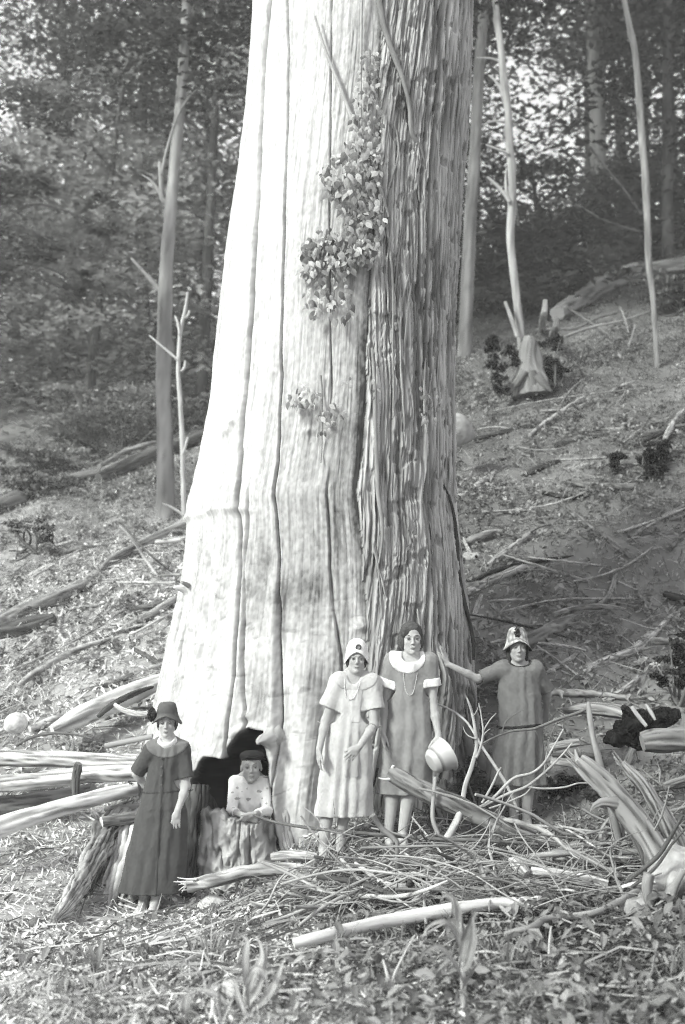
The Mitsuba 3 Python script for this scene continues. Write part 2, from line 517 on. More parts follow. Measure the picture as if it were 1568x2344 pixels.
# ------------------------------------------------------------------ the giant tree
TREE = thing('giant_tree', 'enormous old tree, broad pale bare trunk, dark bark down its right side and burnt hollow', 'tree')
YC, DF = 10.1, 0.92
_edge = [(-40, 585, 1080), (0, 583, 1078), (200, 568, 1072), (400, 545, 1055), (600, 517, 1043), (700, 507, 1037), (800, 497, 1033), (900, 488, 1031), (1000, 470, 1032), (1100, 449, 1033), (1165, 432, 1035),
         (1180, 433, 1036), (1200, 433, 1039), (1300, 424, 1054), (1400, 405, 1067), (1500, 382, 1077), (1600, 360, 1085), (1700, 338, 1083), (1800, 318, 1080), (1900, 296, 1082), (2000, 270, 1086), (2150, 225, 1092), (2250, 210, 1096)]
_e = []
for v, l, r in _edge:
    a, b = P(l, v, YC - 0.12), P(r, v, YC - 0.12)
    _e.append((a[2], a[0], b[0]))
_e = np.array(_e)[::-1]
_e = np.vstack([_e, [[_e[-1, 0] + 9, -0.62, 0.72]]])
_xl, _xr = PchipInterpolator(_e[:, 0], _e[:, 1]), PchipInterpolator(_e[:, 0], _e[:, 2])


def axis(z):
    return (_xl(z) + _xr(z)) / 2, (_xr(z) - _xl(z)) / 2


def trunk_tz(u, v):
    """Angle and height on the trunk at picture point u, v."""
    y = 8.8
    for _ in range(12):
        p = P(u, v, y)
        xc, w = axis(p[2])
        th = math.asin(np.clip((p[0] - xc) / w, -0.999, 0.999))
        y = 0.5 * y + 0.5 * (YC - DF * w * math.cos(th))
    return th, p[2]


def line_tz(pts):
    q = np.array([trunk_tz(u, v) for u, v in pts])
    return q[np.argsort(q[:, 1])]


def on_trunk(th, z, out=0.0):
    xc, w = axis(z)
    return np.stack([xc + (w + out) * np.sin(th), YC - DF * (w + out) * np.cos(th), z + 0 * th], -1)


_th = np.concatenate([np.linspace(-1.75, 1.75, 620), np.linspace(1.75, 2 * np.pi - 1.75, 60)[1:-1]])
_zz = np.concatenate([np.linspace(-0.75, 7.6, 760), np.linspace(7.6, 15, 60)[1:]])
TH, Z = np.meshgrid(_th, _zz, indexing='ij')
_xc, _w = axis(Z)
ARC = TH * 1.15                                   # metres round the trunk, about


def groove(line, width, depth, wander=0.0, z0=-9, z1=99, seed=0):
    t = np.interp(Z, line[:, 1], line[:, 0])
    t = t + wander * (fbm(np.stack([Z * 3, Z * 0, Z * 0], -1), 3, seed) - 0.5)
    d = (TH - t) * _w
    fade = sstep(z0 - 0.25, z0 + 0.1, Z) * sstep(z1 + 0.25, z1 - 0.1, Z)
    return d, depth * np.exp(-(d / width) ** 2) * fade, fade


dr = np.zeros_like(TH)
q3 = np.stack([ARC, Z, 0 * Z], -1)
dr += 0.035 * (fbm(np.stack([ARC * 2.2, Z * 0.35, 0 * Z], -1), 3, 41) - 0.5)
crackA = line_tz([(622, -30), (606, 120), (600, 250), (590, 480), (578, 700), (566, 880), (556, 1000), (550, 1100), (552, 1250), (546, 1400), (538, 1540), (522, 1660), (519, 1750)])
crackB = line_tz([(656, -30), (655, 300), (650, 550), (644, 800), (640, 1000), (640, 1300), (645, 1500), (648, 1650)])
crackC = line_tz([(758, -30), (757, 150), (756, 400), (756, 700), (760, 900)])
crackD = line_tz([(752, 1180), (756, 1300), (765, 1400), (781, 1500), (792, 1600), (800, 1850)])
crackE = line_tz([(533, 1200), (536, 1300), (538, 1400), (536, 1500)])
crackF = line_tz([(566, 1150), (560, 1300), (556, 1500), (556, 1590), (562, 1650)])
crackG = line_tz([(455, 1650), (462, 1500), (478, 1350), (480, 1250)])
wood_dark = np.zeros_like(TH)
for ln, wd, dp, wn, z0, z1, sd, dk in ((crackA, 0.011, 0.07, 0.018, -9, 99, 1, 0.9), (crackB, 0.0085, 0.05, 0.018, -9, 99, 2, 0.9), (crackC, 0.007, 0.03, 0.01, crackC[0, 1], 99, 3, 0.7), (crackD, 0.012, 0.04, 0.02, -9, 3.0, 4, 0.4),
                                       (crackF, 0.011, 0.04, 0.02, -9, 2.95, 5, 0.5), (crackG, 0.03, 0.03, 0.05, -9, 2.5, 6, 0.1)):
    d, g, fade = groove(ln, wd, dp, wn, z0, z1, sd)
    dr -= g * (0.5 + 1.0 * vnoise(np.stack([Z * 5, Z * 0, Z * 0], -1), sd))
    wood_dark += dk * np.exp(-(d / (wd * 0.8)) ** 2) * fade
dA, _, _ = groove(crackA, 0.1, 0)
dB, _, _ = groove(crackB, 0.1, 0)
dr += 0.025 * np.exp(-((dA - 0.035) / 0.03) ** 2) * sstep(3.2, 2.4, Z)            # lit lip right of the long crack
dr += 0.022 * sstep(0.0, -0.03, dA) - 0.012 * sstep(0.0, 0.04, dB)
rib = line_tz([(630, 1250), (628, 1500), (626, 1650), (632, 1800), (640, 1900), (655, 1960)])
d, g, _ = groove(rib, 0.05, 0.10, 0, -9, 2.2, 7)
dr += g
rib2 = line_tz([(668, 1300), (690, 1500), (700, 1700), (690, 1900), (680, 1990)])
d, g, _ = groove(rib2, 0.13, 0.10, 0, -9, 1.6, 8)
dr += g
# wood skin: upright weather checks, and crosswise wrinkles low down
_wp = 0.25 * (fbm(np.stack([ARC * 3, Z * 3, 0 * Z], -1), 3, 47) - 0.5)
wr = 0.6 * (fbm(np.stack([ARC * 7 + _wp * 8, (Z + _wp) * 34, 0 * Z], -1), 3, 44) - 0.5) + 0.4 * (fbm(np.stack([ARC * 13 - _wp * 20, (Z + 1.7 * _wp) * 21 + 5, 0 * Z], -1), 3, 48) - 0.5)
low = sstep(3.6, 1.6, Z)
dr += (0.30 + 0.70 * low) * 0.014 * wr + 0.010 * (fbm(np.stack([ARC * 70, Z * 3.5, 0 * Z], -1), 2, 49) - 0.5) + 0.016 * (fbm(np.stack([ARC * 38, Z * 1.6, 0 * Z], -1), 3, 45) - 0.5) + 0.012 * (fbm(np.stack([ARC * 14, Z * 12, 0 * Z], -1), 3, 46) - 0.5)
# healed ring where the butt begins
ring_z = trunk_tz(480, 1172)[1] + 0.04 * (vnoise(np.stack([ARC * 6, 0 * Z, 0 * Z], -1), 3) - 0.5)
rw = sstep(-0.35, -0.6, TH)
dr += 0.035 * rw * (0.25 + 1.1 * vnoise(np.stack([ARC * 9, 0 * Z, 0 * Z], -1), 13)) * np.exp(-((Z - ring_z) / 0.035) ** 2)
for (u, v, s, a) in ((432, 1345, 0.05, 0.12), (525, 985, 0.06, 0.05), (826, 1433, 0.06, 0.05), (618, 1690, 0.06, 0.22), (540, 965, 0.05, 0.05), (705, 985, 0.05, 0.03), (560, 1640, 0.05, 0.05)):
    t0, z0 = trunk_tz(u, v)
    dr += a * np.exp(-(((TH - t0) * _w) / s) ** 2 - ((Z - z0) / (s * 0.7)) ** 2)
# rotten slots at the left edge
slot = np.zeros_like(TH)
for (u, v, su, sv) in ((412, 1425, 0.022, 0.10), (404, 1460, 0.02, 0.09), (420, 1462, 0.016, 0.08), (424, 1360, 0.014, 0.07), (414, 1500, 0.012, 0.08)):
    t0, z0 = trunk_tz(u, v)
    slot += np.exp(-(((TH - t0) * _w + 0.02 * (vnoise(q3 * 22, 8) - 0.5)) / su) ** 2 - ((Z - z0) / sv) ** 2)
dr -= 0.10 * np.clip(slot, 0, 1)
# bark on the right side
barkline = line_tz([(880, -30), (874, 200), (864, 440), (852, 640), (842, 800), (838, 1000), (834, 1250), (838, 1550), (850, 1800), (858, 1960)])
tb = np.interp(Z, barkline[:, 1], barkline[:, 0]) + 0.10 * (fbm(np.stack([Z * 2.2, Z * 0, Z * 0], -1), 4, 51) - 0.5) + 0.05 * (fbm(np.stack([ARC * 20, Z * 3, Z * 0], -1), 2, 50) - 0.5)
bark = TH > tb
lean = 0.10 * np.sin(Z * 1.1 + 1) + 0.06 * (fbm(np.stack([ARC * 1.5, Z * 0.6, Z * 0], -1), 2, 52) - 0.5)


def ridges(fx, fz, seed):
    return 1 - np.abs(2 * fbm(np.stack([(ARC + lean) * fx, Z * fz, 0 * Z], -1), 3, seed) - 1)


f1 = sstep(0.78, 0.97, ridges(11, 0.6, 53))
f2 = sstep(0.76, 0.97, ridges(26, 1.2, 54))
f3 = sstep(0.70, 0.95, ridges(50, 3.0, 57))
broken = sstep(0.60, 0.70, fbm(np.stack([ARC * 9, Z * 7, 0 * Z], -1), 3, 58))
b1, b2 = 1 - f1, 1 - f2
plates = fbm(np.stack([(ARC + lean) * 9, Z * 0.8, 0 * Z], -1), 3, 59) - 0.5
bk = 0.035 - 0.019 * f1 - 0.014 * f2 - 0.009 * f3 + 0.014 * plates - 0.016 * broken + 0.012 * (fbm(np.stack([ARC * 60, Z * 9, 0 * Z], -1), 2, 55) - 0.5)
bk += 0.04 * (fbm(np.stack([ARC * 1.8, Z * 0.5, 0 * Z], -1), 2, 56) - 0.5)
dr = np.where(bark, dr * 0.4 + bk + 0.012 * sstep(0.0, 0.05, TH - tb), dr)
# buttress flutes low on the right
for (u0, v0, u1, v1, s, a) in ((905, 1500, 870, 1960, 0.12, -0.10), (985, 1500, 1010, 1900, 0.16, 0.13), (1060, 1550, 1075, 1850, 0.12, 0.08)):
    ln = line_tz([(u0, v0), (u1, v1)])
    d, g, _ = groove(ln, s, a, 0, -9, ln[-1, 1] - 0.1, 3)
    dr += g
# the burnt hollow
hole_px = [(558, 1680), (572, 1674), (604, 1676), (608, 1692), (606, 1712), (613, 1760), (617, 1830), (621, 1880), (632, 1912), (650, 1990), (650, 2100), (430, 2100), (432, 1990), (432, 1900), (436, 1830), (440, 1785), (462, 1755), (478, 1736), (498, 1736), (512, 1742), (524, 1738), (534, 1706), (544, 1690)]
hole = np.array([trunk_tz(u, v) for u, v in hole_px])
near = (np.abs(TH + 0.35) < 0.6) & (Z < 1.6)
sd = np.full(TH.shape, 9.0)
jag = 0.05 * (fbm(q3[near] * 9, 3, 61) - 0.5)
sd[near] = poly_dist(ARC[near], Z[near], np.column_stack([hole[:, 0] * 1.15, hole[:, 1]])) + jag
depth = sstep(0.02, -0.03, sd) * 0.55 + sstep(-0.02, -0.16, sd) * 0.62
rub = 0.10 * (fbm(q3 * 6, 3, 62) - 0.5) * sstep(-0.02, -0.1, sd)
dr = dr - depth + rub + 0.03 * np.exp(-((sd - 0.03) / 0.03) ** 2)
W = _w + dr
V = np.stack([_xc + W * np.sin(TH), YC - DF * W * np.cos(TH), Z], -1)
# tones of wood, bark, char
streak = fbm(np.stack([ARC * 16, Z * 0.7, 0 * Z], -1), 4, 71)
blot = fbm(np.stack([ARC * 1.6, Z * 1.1, 0 * Z], -1), 4, 72)
fine = fbm(np.stack([ARC * 45, Z * 30, 0 * Z], -1), 2, 73)
wood = 0.58 + 0.24 * (streak - 0.5) + 0.20 * (blot - 0.5) + 0.26 * (fine - 0.5) - 0.10 * sstep(0.80, 0.97, 1 - np.abs(2 * fbm(np.stack([ARC * 26 + 3 * _wp, Z * 1.1, 0 * Z], -1), 3, 66) - 1))
wood += 0.07 * sstep(-0.2, -0.75, TH) * sstep(1.5, 4.0, Z)  # upper left painted paler, where the sun blows it out
stain = np.zeros_like(TH)
for (u, v, su, sv, a) in ((595, 1330, 0.13, 0.32, 0.24), (690, 1360, 0.20, 0.20, 0.28), (500, 1480, 0.05, 0.5, 0.10), (745, 700, 0.14, 0.8, 0.10), (800, 950, 0.14, 1.0, 0.16), (715, 1000, 0.10, 0.3, 0.10), (590, 1590, 0.12, 0.25, 0.22),
                          (810, 560, 0.10, 0.45, 0.12), (805, 1120, 0.18, 0.5, 0.10), (745, 1650, 0.14, 0.5, 0.14), (500, 1700, 0.06, 0.2, 0.14), (700, 1300, 0.3, 0.5, 0.08), (520, 1300, 0.05, 0.4, 0.14), (455, 1290, 0.14, 0.3, 0.10), (760, 1380, 0.2, 0.6, 0.08), (640, 1480, 0.3, 0.5, 0.07)):
    t0, z0 = trunk_tz(u, v)
    stain += a * np.exp(-(((TH - t0) * _w + 0.10 * (fbm(q3 * 4, 3, 74) - 0.5)) / su) ** 2 - ((Z - z0 + 0.25 * (fbm(q3 * 3, 3, 75) - 0.5)) / sv) ** 2)
tbm = tb - TH
stain += 0.30 * np.exp(-(tbm / 0.05) ** 2) * (0.5 + streak)
stain += 0.16 * sstep(0.30, 0.08, tbm) * sstep(0.45, 0.62, fbm(np.stack([ARC * 9, Z * 1.2, 0 * Z], -1), 3, 76))
wood = wood - stain
specks = sstep(0.70, 0.80, vnoise(np.stack([ARC * 24, Z * 9, 0 * Z], -1), 77)) * sstep(0.5, 0.7, vnoise(np.stack([ARC * 3, Z * 1.3, 0 * Z], -1), 78))
wrink = sstep(0.60, 0.74, fbm(np.stack([ARC * 5, Z * 26, 0 * Z], -1), 3, 44) * 0 + 0.5 - wr) * low
wood = wood * (1 - 0.16 * specks) * (1 - 0.75 * np.clip(wood_dark, 0, 1)) * (1 - 0.32 * wrink) * (1 - 0.5 * np.clip(slot, 0, 1))
wood = np.clip(wood, 0.06, 0.86)
barkc = 0.50 + 0.36 * plates + 0.20 * (fbm(np.stack([(ARC + lean) * 30, Z * 1.2, 0 * Z], -1), 3, 79) - 0.5) + 0.10 * (blot - 0.5)
barkc = barkc * (1 - 0.55 * f1) * (1 - 0.42 * f2) * (1 - 0.32 * f3) * (1 - 0.35 * broken)
barkc += 0.06 * sstep(0.42, 0.05, TH - tb) - 0.09 * sstep(2.5, 0.8, Z) * sstep(0.5, 0.9, TH)
lich = sstep(0.58, 0.72, fbm(np.stack([ARC * 4, Z * 1.5, 0 * Z], -1), 3, 80))
barkc = np.clip(barkc + 0.11 * lich * b2, 0.05, 0.62)
col = np.where(bark, barkc, wood)
char = sstep(0.035, 0.010, sd + 0.02 * (fbm(q3 * 14, 2, 63) - 0.5))
col = col * (1 - char) + char * (0.006 + 0.022 * fbm(q3 * 12, 3, 64))
scorch = sstep(0.14, 0.0, sd) * (1 - char) * sstep(0.35, 0.65, fbm(q3 * 5, 3, 65)) * 0.35
col = col * (1 - scorch)
nt, nz = TH.shape
_i, _j = np.meshgrid(np.arange(nt), np.arange(nz - 1), indexing='ij')
qd = np.stack([_i * nz + _j, ((_i + 1) % nt) * nz + _j, ((_i + 1) % nt) * nz + _j + 1, _i * nz + _j + 1], -1).reshape(-1, 4)
is_bark, is_char = bark.ravel()[qd].sum(1) >= 2, char.ravel()[qd].mean(1) > 0.5


def _pick(mask):
    q = qd[mask]
    ids, inv = np.unique(q, return_inverse=True)
    return V.reshape(-1, 3)[ids], quads(inv.reshape(-1, 4)), col.ravel()[ids]


part(TREE, 'bare_wood', _pick(~is_bark & ~is_char), 'matte', label='smooth pale wood without bark, split by long upright cracks')
part(TREE, 'bark', _pick(is_bark), 'matte', label='dark deeply furrowed shaggy bark')
part(TREE, 'hollow', _pick(is_char & ~is_bark), 'matte', label='black burnt hollow at the foot of the trunk')


def out_at(th, z):
    """How far the finished skin stands out at an angle and height."""
    i = np.clip(np.searchsorted(_th[:620], th), 1, 619)
    j = np.clip(np.searchsorted(_zz, z), 1, nz - 1)
    return dr[i, j]


# loose strips of bark
r = np.random.default_rng(5)
for k in range(48):
    z0 = r.uniform(0.5, 6.8)
    tbz = np.interp(z0, barkline[:, 1], barkline[:, 0])
    t0 = tbz + (1.45 - tbz) * r.random() ** 1.1 + 0.02
    L, wd = r.uniform(0.25, 0.9), r.uniform(0.010, 0.022)
    zz = np.linspace(z0, z0 + L, 12)
    tt = t0 + 0.05 * (r.random() - 0.5) * np.linspace(-1, 1, 12) + 0.012 * np.sin(np.linspace(0, r.uniform(2, 6), 12) + r.uniform(0, 6))
    oo = out_at(t0, zz) * 0.3 + 0.035 + 0.025 * np.abs(np.linspace(-1, 1, 12)) ** 3 * r.random() - 0.012
    part(TREE, 'bark_strip', tube(on_trunk(tt, zz, oo), np.concatenate([[wd * .3], np.full(10, wd), [wd * .3]]), 6, step=L / 12, tone=r.uniform(0.24, 0.46), seed=k, rough=0.25, flat=0.5, streak=0.5), 'matte')
# burl beside the hollow and a stub on the left
t0, z0 = trunk_tz(617, 1690)
p = on_trunk(t0, z0, 0.02)
f = Field(p - 0.2, p + 0.2, 0.011)
f.ell(p + [0.0, -0.03, 0], (0.085, 0.07, 0.05))
f.ell(p + [-0.05, -0.06, -0.01], (0.05, 0.04, 0.028), k=0.03)
f.ell(p + [0.06, 0.0, 0.03], (0.06, 0.07, 0.08), k=0.05)
v, fc = f.mesh()
v += (fbm(v * 30, 3, 3) - 0.5)[:, None] * 0.02
part(TREE, 'burl', (v, fc, 0.40 + 0.3 * (fbm(v * 25, 3, 4) - 0.5)), 'matte', label='knobbly burl right of the hollow')
t0, z0 = trunk_tz(432, 1347)
a = on_trunk(t0, z0, -0.03)
part(TREE, 'branch_stub', tube([a, a + [-0.03, -0.09, 0.03], a + [-0.07, -0.15, 0.05]], [0.03, 0.022, 0.014], 8, tone=0.3, seed=4), 'matte')

# the broken root wall in front of the hollow, on which the boy leans
rt = [(334, 1160), (400, 1150), (500, 1155), (560, 1205), (640, 1238), (720, 1240), (850, 1228), (872, 1280)]
rtop = np.array([P(366.1 + a * .29188, 1510.3 + b * .29188, 8.62) for a, b in rt])
xs = np.linspace(rtop[0, 0], rtop[-1, 0] + 0.04, 90)
ztop = np.interp(xs, rtop[:, 0], rtop[:, 2])
hs = np.linspace(0, 1, 60)
S, Hh = np.meshgrid(np.linspace(0, 1, 90), hs, indexing='ij')
zb = -0.35
zz = zb + (ztop[:, None] - zb) * Hh
spread = 1 + 0.42 * (1 - Hh) ** 1.6
xm = (xs[0] + xs[-1]) / 2 + 0.02
xx = xm + (xs[:, None] - xm) * spread
xx = xx + 0.09 * (fbm(np.stack([np.round(S) * 3, 0 * S, zz * 7], -1), 3, 97) - 0.5) * np.abs(2 * S - 1) ** 2
yy = 8.62 - 0.28 * np.sin(np.pi * S) ** 0.55 - 0.18 * (1 - Hh) ** 1.5
qq = np.stack([xx, yy * 0, zz], -1)
fl = 0.016 * np.sin(S * 13 + 1.2 + 1.5 * (Hh - 0.5)) * (1 - Hh * 0.8) ** 1.0
notch = sum(a * np.exp(-((S - s0) / w0) ** 2) * sstep(h1, h0, Hh) for s0, w0, h0, h1, a in ((0.30, 0.025, 0.12, 0.30, 0.22), (0.52, 0.02, 0.20, 0.35, 0.08), (0.66, 0.03, 0.75, 0.95, 0.04), (0.80, 0.02, 0.2, 0.5, 0.06), (0.48, 0.04, 0.60, 0.66, 0.0)))
pit = sum(0.035 * np.exp(-((S - s0) / 0.022) ** 2 - ((Hh - h0) / 0.04) ** 2) for s0, h0 in ((0.30, 0.66), (0.58, 0.66), (0.42, 0.78), (0.72, 0.9)))
rel = 0.07 * (fbm(qq * np.array([18, 1, 20]), 3, 89) - 0.5) + 0.07 * (fbm(qq * np.array([9, 1, 5]), 4, 91) - 0.5) - 0.03 * sstep(0.12, 0.0, np.abs(2 * fbm(qq * np.array([11, 1, 3]) + 4, 3, 90) - 1)) + 0.03 * np.sin(40 * (Hh - 0.05 * np.sin(S * 6))) * np.exp(-((Hh - 0.55) / 0.08) ** 2) * 0.5
yy2 = yy + notch + pit - rel + fl
front = np.stack([xx, yy2, zz], -1)
topn = 0.11 * (fbm(np.stack([xs * 14, xs * 0, xs * 0], -1), 3, 92) - 0.5)
front[:, :, 2] += topn[:, None] * Hh
back = front.copy()
back[:, :, 1] = 8.60 + 0.10 - 0.16 * np.sin(np.pi * S) + 0.03 * fbm(qq * 6, 2, 93)
back[:, -1, 2] -= 0.01
n1, n2 = S.shape
vv = np.vstack([front.reshape(-1, 3), back.reshape(-1, 3)])
i, j = np.meshgrid(np.arange(n1 - 1), np.arange(n2 - 1), indexing='ij')
fq = np.stack([i * n2 + j, (i + 1) * n2 + j, (i + 1) * n2 + j + 1, i * n2 + j + 1], -1).reshape(-1, 4)
m = n1 * n2
rims = []
for ids in (np.arange(n1) * n2 + n2 - 1,):
    rims.append(np.stack([ids[:-1], ids[1:], ids[1:] + m, ids[:-1] + m], 1))
ids = np.arange(n2)
rims.append(np.stack([ids[1:], ids[:-1], ids[:-1] + m, ids[1:] + m], 1))
ids = (n1 - 1) * n2 + np.arange(n2)
rims.append(np.stack([ids[:-1], ids[1:], ids[1:] + m, ids[:-1] + m], 1))
ct = 0.42 + 0.5 * (fbm(np.stack([xx * 9, 0 * xx, zz * 3], -1), 4, 94) - 0.5) + 0.3 * (fbm(np.stack([xx * 30, 0 * xx, zz * 8], -1), 2, 95) - 0.5)
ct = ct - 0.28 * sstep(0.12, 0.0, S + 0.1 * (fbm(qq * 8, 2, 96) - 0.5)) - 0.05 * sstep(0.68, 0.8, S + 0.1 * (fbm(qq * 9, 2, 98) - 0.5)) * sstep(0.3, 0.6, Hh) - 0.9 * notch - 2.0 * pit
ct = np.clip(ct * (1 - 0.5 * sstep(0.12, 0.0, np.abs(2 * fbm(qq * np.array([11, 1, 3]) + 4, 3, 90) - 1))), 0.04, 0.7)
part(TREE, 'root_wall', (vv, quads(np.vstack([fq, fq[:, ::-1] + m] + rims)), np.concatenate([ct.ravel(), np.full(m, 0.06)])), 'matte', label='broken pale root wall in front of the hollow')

# buttress roots running out on the left and right, and charred ones below the hollow
def root(pts, rad, tone, seed, lbl=None, flat=None, streak=0.4):
    v, fc, c = tube([P(*p) for p in pts], rad, 56, step=0.016, tone=tone, seed=seed, rough=0.35, grain=0.35, flat=flat, streak=streak, knots=3)
    ctr = np.array([P(*p) for p in pts]).mean(0)
    nn = trimesh.Trimesh(v, fc, process=False).vertex_normals
    g1, g2 = fbm(v * np.array([26, 26, 5]), 3, seed + 1), fbm(v * np.array([9, 9, 4]), 3, seed + 2)
    v = v + nn * (0.014 * (1 - np.abs(2 * g1 - 1) - 0.6) + 0.05 * (g2 - 0.5))[:, None]
    part(TREE, 'root', (v, fc, c * (0.55 + 0.9 * g1) * (0.7 + 0.6 * g2)), 'matte', label=lbl)


root([(385, 1720, 9.7), (322, 1880, 9.1), (282, 2020, 8.6), (258, 2110, 8.2)], [0.06, 0.16, 0.17, 0.10], 0.60, 3, 'pale buttress root behind the woman in the dark dress')
root([(300, 1830, 9.2), (225, 1945, 8.6), (170, 2045, 8.0), (122, 2112, 7.6)], [0.09, 0.085, 0.07, 0.03], 0.40, 5, 'long splintered root sloping down to the left')
root([(262, 1900, 9.0), (215, 1985, 8.5), (190, 2050, 8.15)], [0.06, 0.06, 0.03], 0.10, 6)
root([(455, 1800, 8.85), (447, 1900, 8.7), (440, 1990, 8.5), (425, 2050, 8.35)], [0.09, 0.085, 0.08, 0.05], 0.09, 7, 'charred root edge left of the broken root wall')
root([(470, 1830, 8.95), (480, 1920, 8.75), (476, 2010, 8.6)], [0.07, 0.06, 0.05], 0.045, 8)
root([(636, 1800, 8.85), (645, 1890, 8.72), (662, 1960, 8.6)], [0.06, 0.07, 0.05], 0.42, 9)
root([(690, 1800, 9.1), (697, 1920, 8.85), (712, 2000, 8.5)], [0.14, 0.13, 0.08], 0.50, 10)
root([(1030, 1600, 9.8), (1058, 1740, 9.5), (1085, 1860, 9.2)], [0.16, 0.16, 0.10], 0.17, 11)
root([(1000, 1700, 9.4), (1005, 1830, 9.05), (1030, 1910, 8.8)], [0.13, 0.12, 0.06], 0.17, 12)
root([(880, 1760, 8.95), (872, 1850, 8.85), (860, 1950, 8.6)], [0.10, 0.09, 0.06], 0.15, 13)

# ------------------------------------------------------------------ climbers on the trunk
def climb(name, label, pts, rad, tone, seed, out=0.05):
    q = np.array([trunk_tz(u, v) for u, v in pts])
    n = 50
    s = spline(np.column_stack([q, np.zeros(len(q))]), n)
    o = out + 0.02 * np.sin(np.linspace(0, 9, n) + seed) + np.maximum(out_at(s[0, 0], s[:, 1]) * 0, 0)
    return tube(on_trunk(s[:, 0], s[:, 1], o), rad, 7, step=0.04, tone=tone, seed=seed, rough=0.2)


for nm, lb, pts, rad, tn, sd_ in (
        ('hanging_vine', 'long pale woody vine crossing the bare trunk from the upper middle down to the bark', [(728, 45), (752, 130), (785, 215), (822, 320), (852, 405), (872, 455), (885, 500)], [0.010, 0.013, 0.017, 0.02, 0.02, 0.017, 0.01], 0.42, 1),
        ('hanging_vine', 'straight thin vine falling beside the upper leaves of the creeper', [(828, -20), (826, 120), (824, 230), (828, 320), (838, 360)], [0.013, 0.013, 0.012, 0.011, 0.008], 0.45, 2),
        ('hanging_vine', 'thick grey vine over the bark at the top of the trunk', [(862, -30), (872, 40), (890, 110), (912, 180), (930, 250), (938, 310), (958, 345), (966, 390)], [0.026, 0.027, 0.026, 0.025, 0.02, 0.02, 0.025, 0.012], 0.27, 3),
        ('hanging_vine', 'thin pair of vine strands trailing down the bark below the creeper', [(872, 440), (882, 520), (890, 640), (893, 760), (896, 880), (890, 960)], [0.012, 0.012, 0.010, 0.009, 0.008, 0.005], 0.32, 4),
        ('hanging_vine', 'thin curved vine on the bark right of the creeper', [(904, 300), (905, 350), (890, 420), (876, 470), (868, 520)], [0.008, 0.01, 0.011, 0.01, 0.006], 0.30, 5),
        ('hanging_vine', 'dark rootlike vine hugging the right edge of the bark', [(1005, 1110), (1022, 1180), (1036, 1270), (1050, 1360), (1063, 1450), (1068, 1510)], [0.008, 0.014, 0.018, 0.02, 0.018, 0.012], 0.06, 6),
        ('hanging_vine', 'stout bark coloured vine along the edge of the bare wood above the two women', [(846, 800), (852, 900), (856, 1000), (858, 1100), (866, 1200), (862, 1290)], [0.012, 0.018, 0.02, 0.02, 0.018, 0.008], 0.30, 7)):
    whole(nm, climb(nm, lb, pts, rad, tn, sd_), 'matte', lb, 'vine')


def vine_leaf(size, bend):
    """One leaf with a midrib, pointed, tip along -z, facing -y."""
    prof = [(0, 0.02), (0.15, 0.20), (0.36, 0.30), (0.60, 0.25), (0.82, 0.11), (1.0, 0.0)]
    vs, fs = [], []
    for t, w in prof:
        y = bend * t * t
        vs += [(-w * size, y * size + 0.12 * w * size, -t * size), (0, y * size, -t * size), (w * size, y * size + 0.12 * w * size, -t * size)]
    for i in range(len(prof) - 1):
        a = i * 3
        fs += [[a, a + 1, a + 4], [a, a + 4, a + 3], [a + 1, a + 2, a + 5], [a + 1, a + 5, a + 4]]
    return np.array(vs), np.array(fs)


def creeper(label, patches, stems, seed):
    k = thing('creeper', label, 'climbing plant')
    r = np.random.default_rng(seed)
    for s in stems:
        part(k, 'stem', climb('', '', s, [0.008, 0.006, 0.004], 0.25, seed, 0.03), 'matte')
    kinds = []
    for b in (0.1, 0.4, 0.75):
        for tn in (0.22, 0.40, 0.56):
            v, f = vine_leaf(1.0, b)
            kinds.append(mikit.ply((v, f), 'leaf_near', smooth=False, color=grey(np.full(len(v), tn), len(v))))
    raw, rest, made = [vine_leaf(1.0, b) for b in (0.1, 0.4, 0.75) for _ in range(3)], [], 0
    for poly, n, lo, hi in patches:
        poly = np.array(poly, float)
        m, tries = 0, 0
        while m < n and tries < 4000:
            tries += 1
            u, v = r.uniform(poly[:, 0].min(), poly[:, 0].max()), r.uniform(poly[:, 1].min(), poly[:, 1].max())
            if not in_poly(np.array([u]), np.array([v]), poly)[0]:
                continue
            m += 1
            th, z = trunk_tz(u, v)
            p = on_trunk(th, z, 0.05 + 0.13 * r.random())
            s = r.uniform(lo, hi) * 0.64
            if r.random() < 0.25:
                s *= 0.6
            tr = T().translate(p.tolist()).rotate([0, 0, 1], math.degrees(th) + r.uniform(-35, 35)).rotate([1, 0, 0], r.uniform(-45, 12)).rotate([0, 1, 0], r.uniform(-50, 50)).scale([s, s, s])
            i = r.integers(len(kinds))
            made += 1
            if made % 3 or made > 870:
                vm = np.array(tr.matrix, float)
                rest.append((raw[i][0] @ vm[:3, :3].T + vm[:3, 3], raw[i][1], (0.22, 0.40, 0.56)[i % 3]) if made > 60 and len(patches) > 3 else None)
            else:
                rest.append(None)
            if rest[-1] is None:
                part_inst(k, 'leaf', dict(kinds[i]), tr)
    rest = [q for q in rest if q is not None]
    if rest:
        v, f, c = join(rest)
        part(k, 'small_leaves', (v, f, c), 'leaf_near', smooth=False, stuff=True)


def part_inst(parent, name, d, tr):
    base = parent + '__' + name
    n = COUNT.get(base, -1) + 1
    COUNT[base] = n
    d['to_world'] = tr
    scene[base if n == 0 else '%s_%03d' % (base, n)] = d


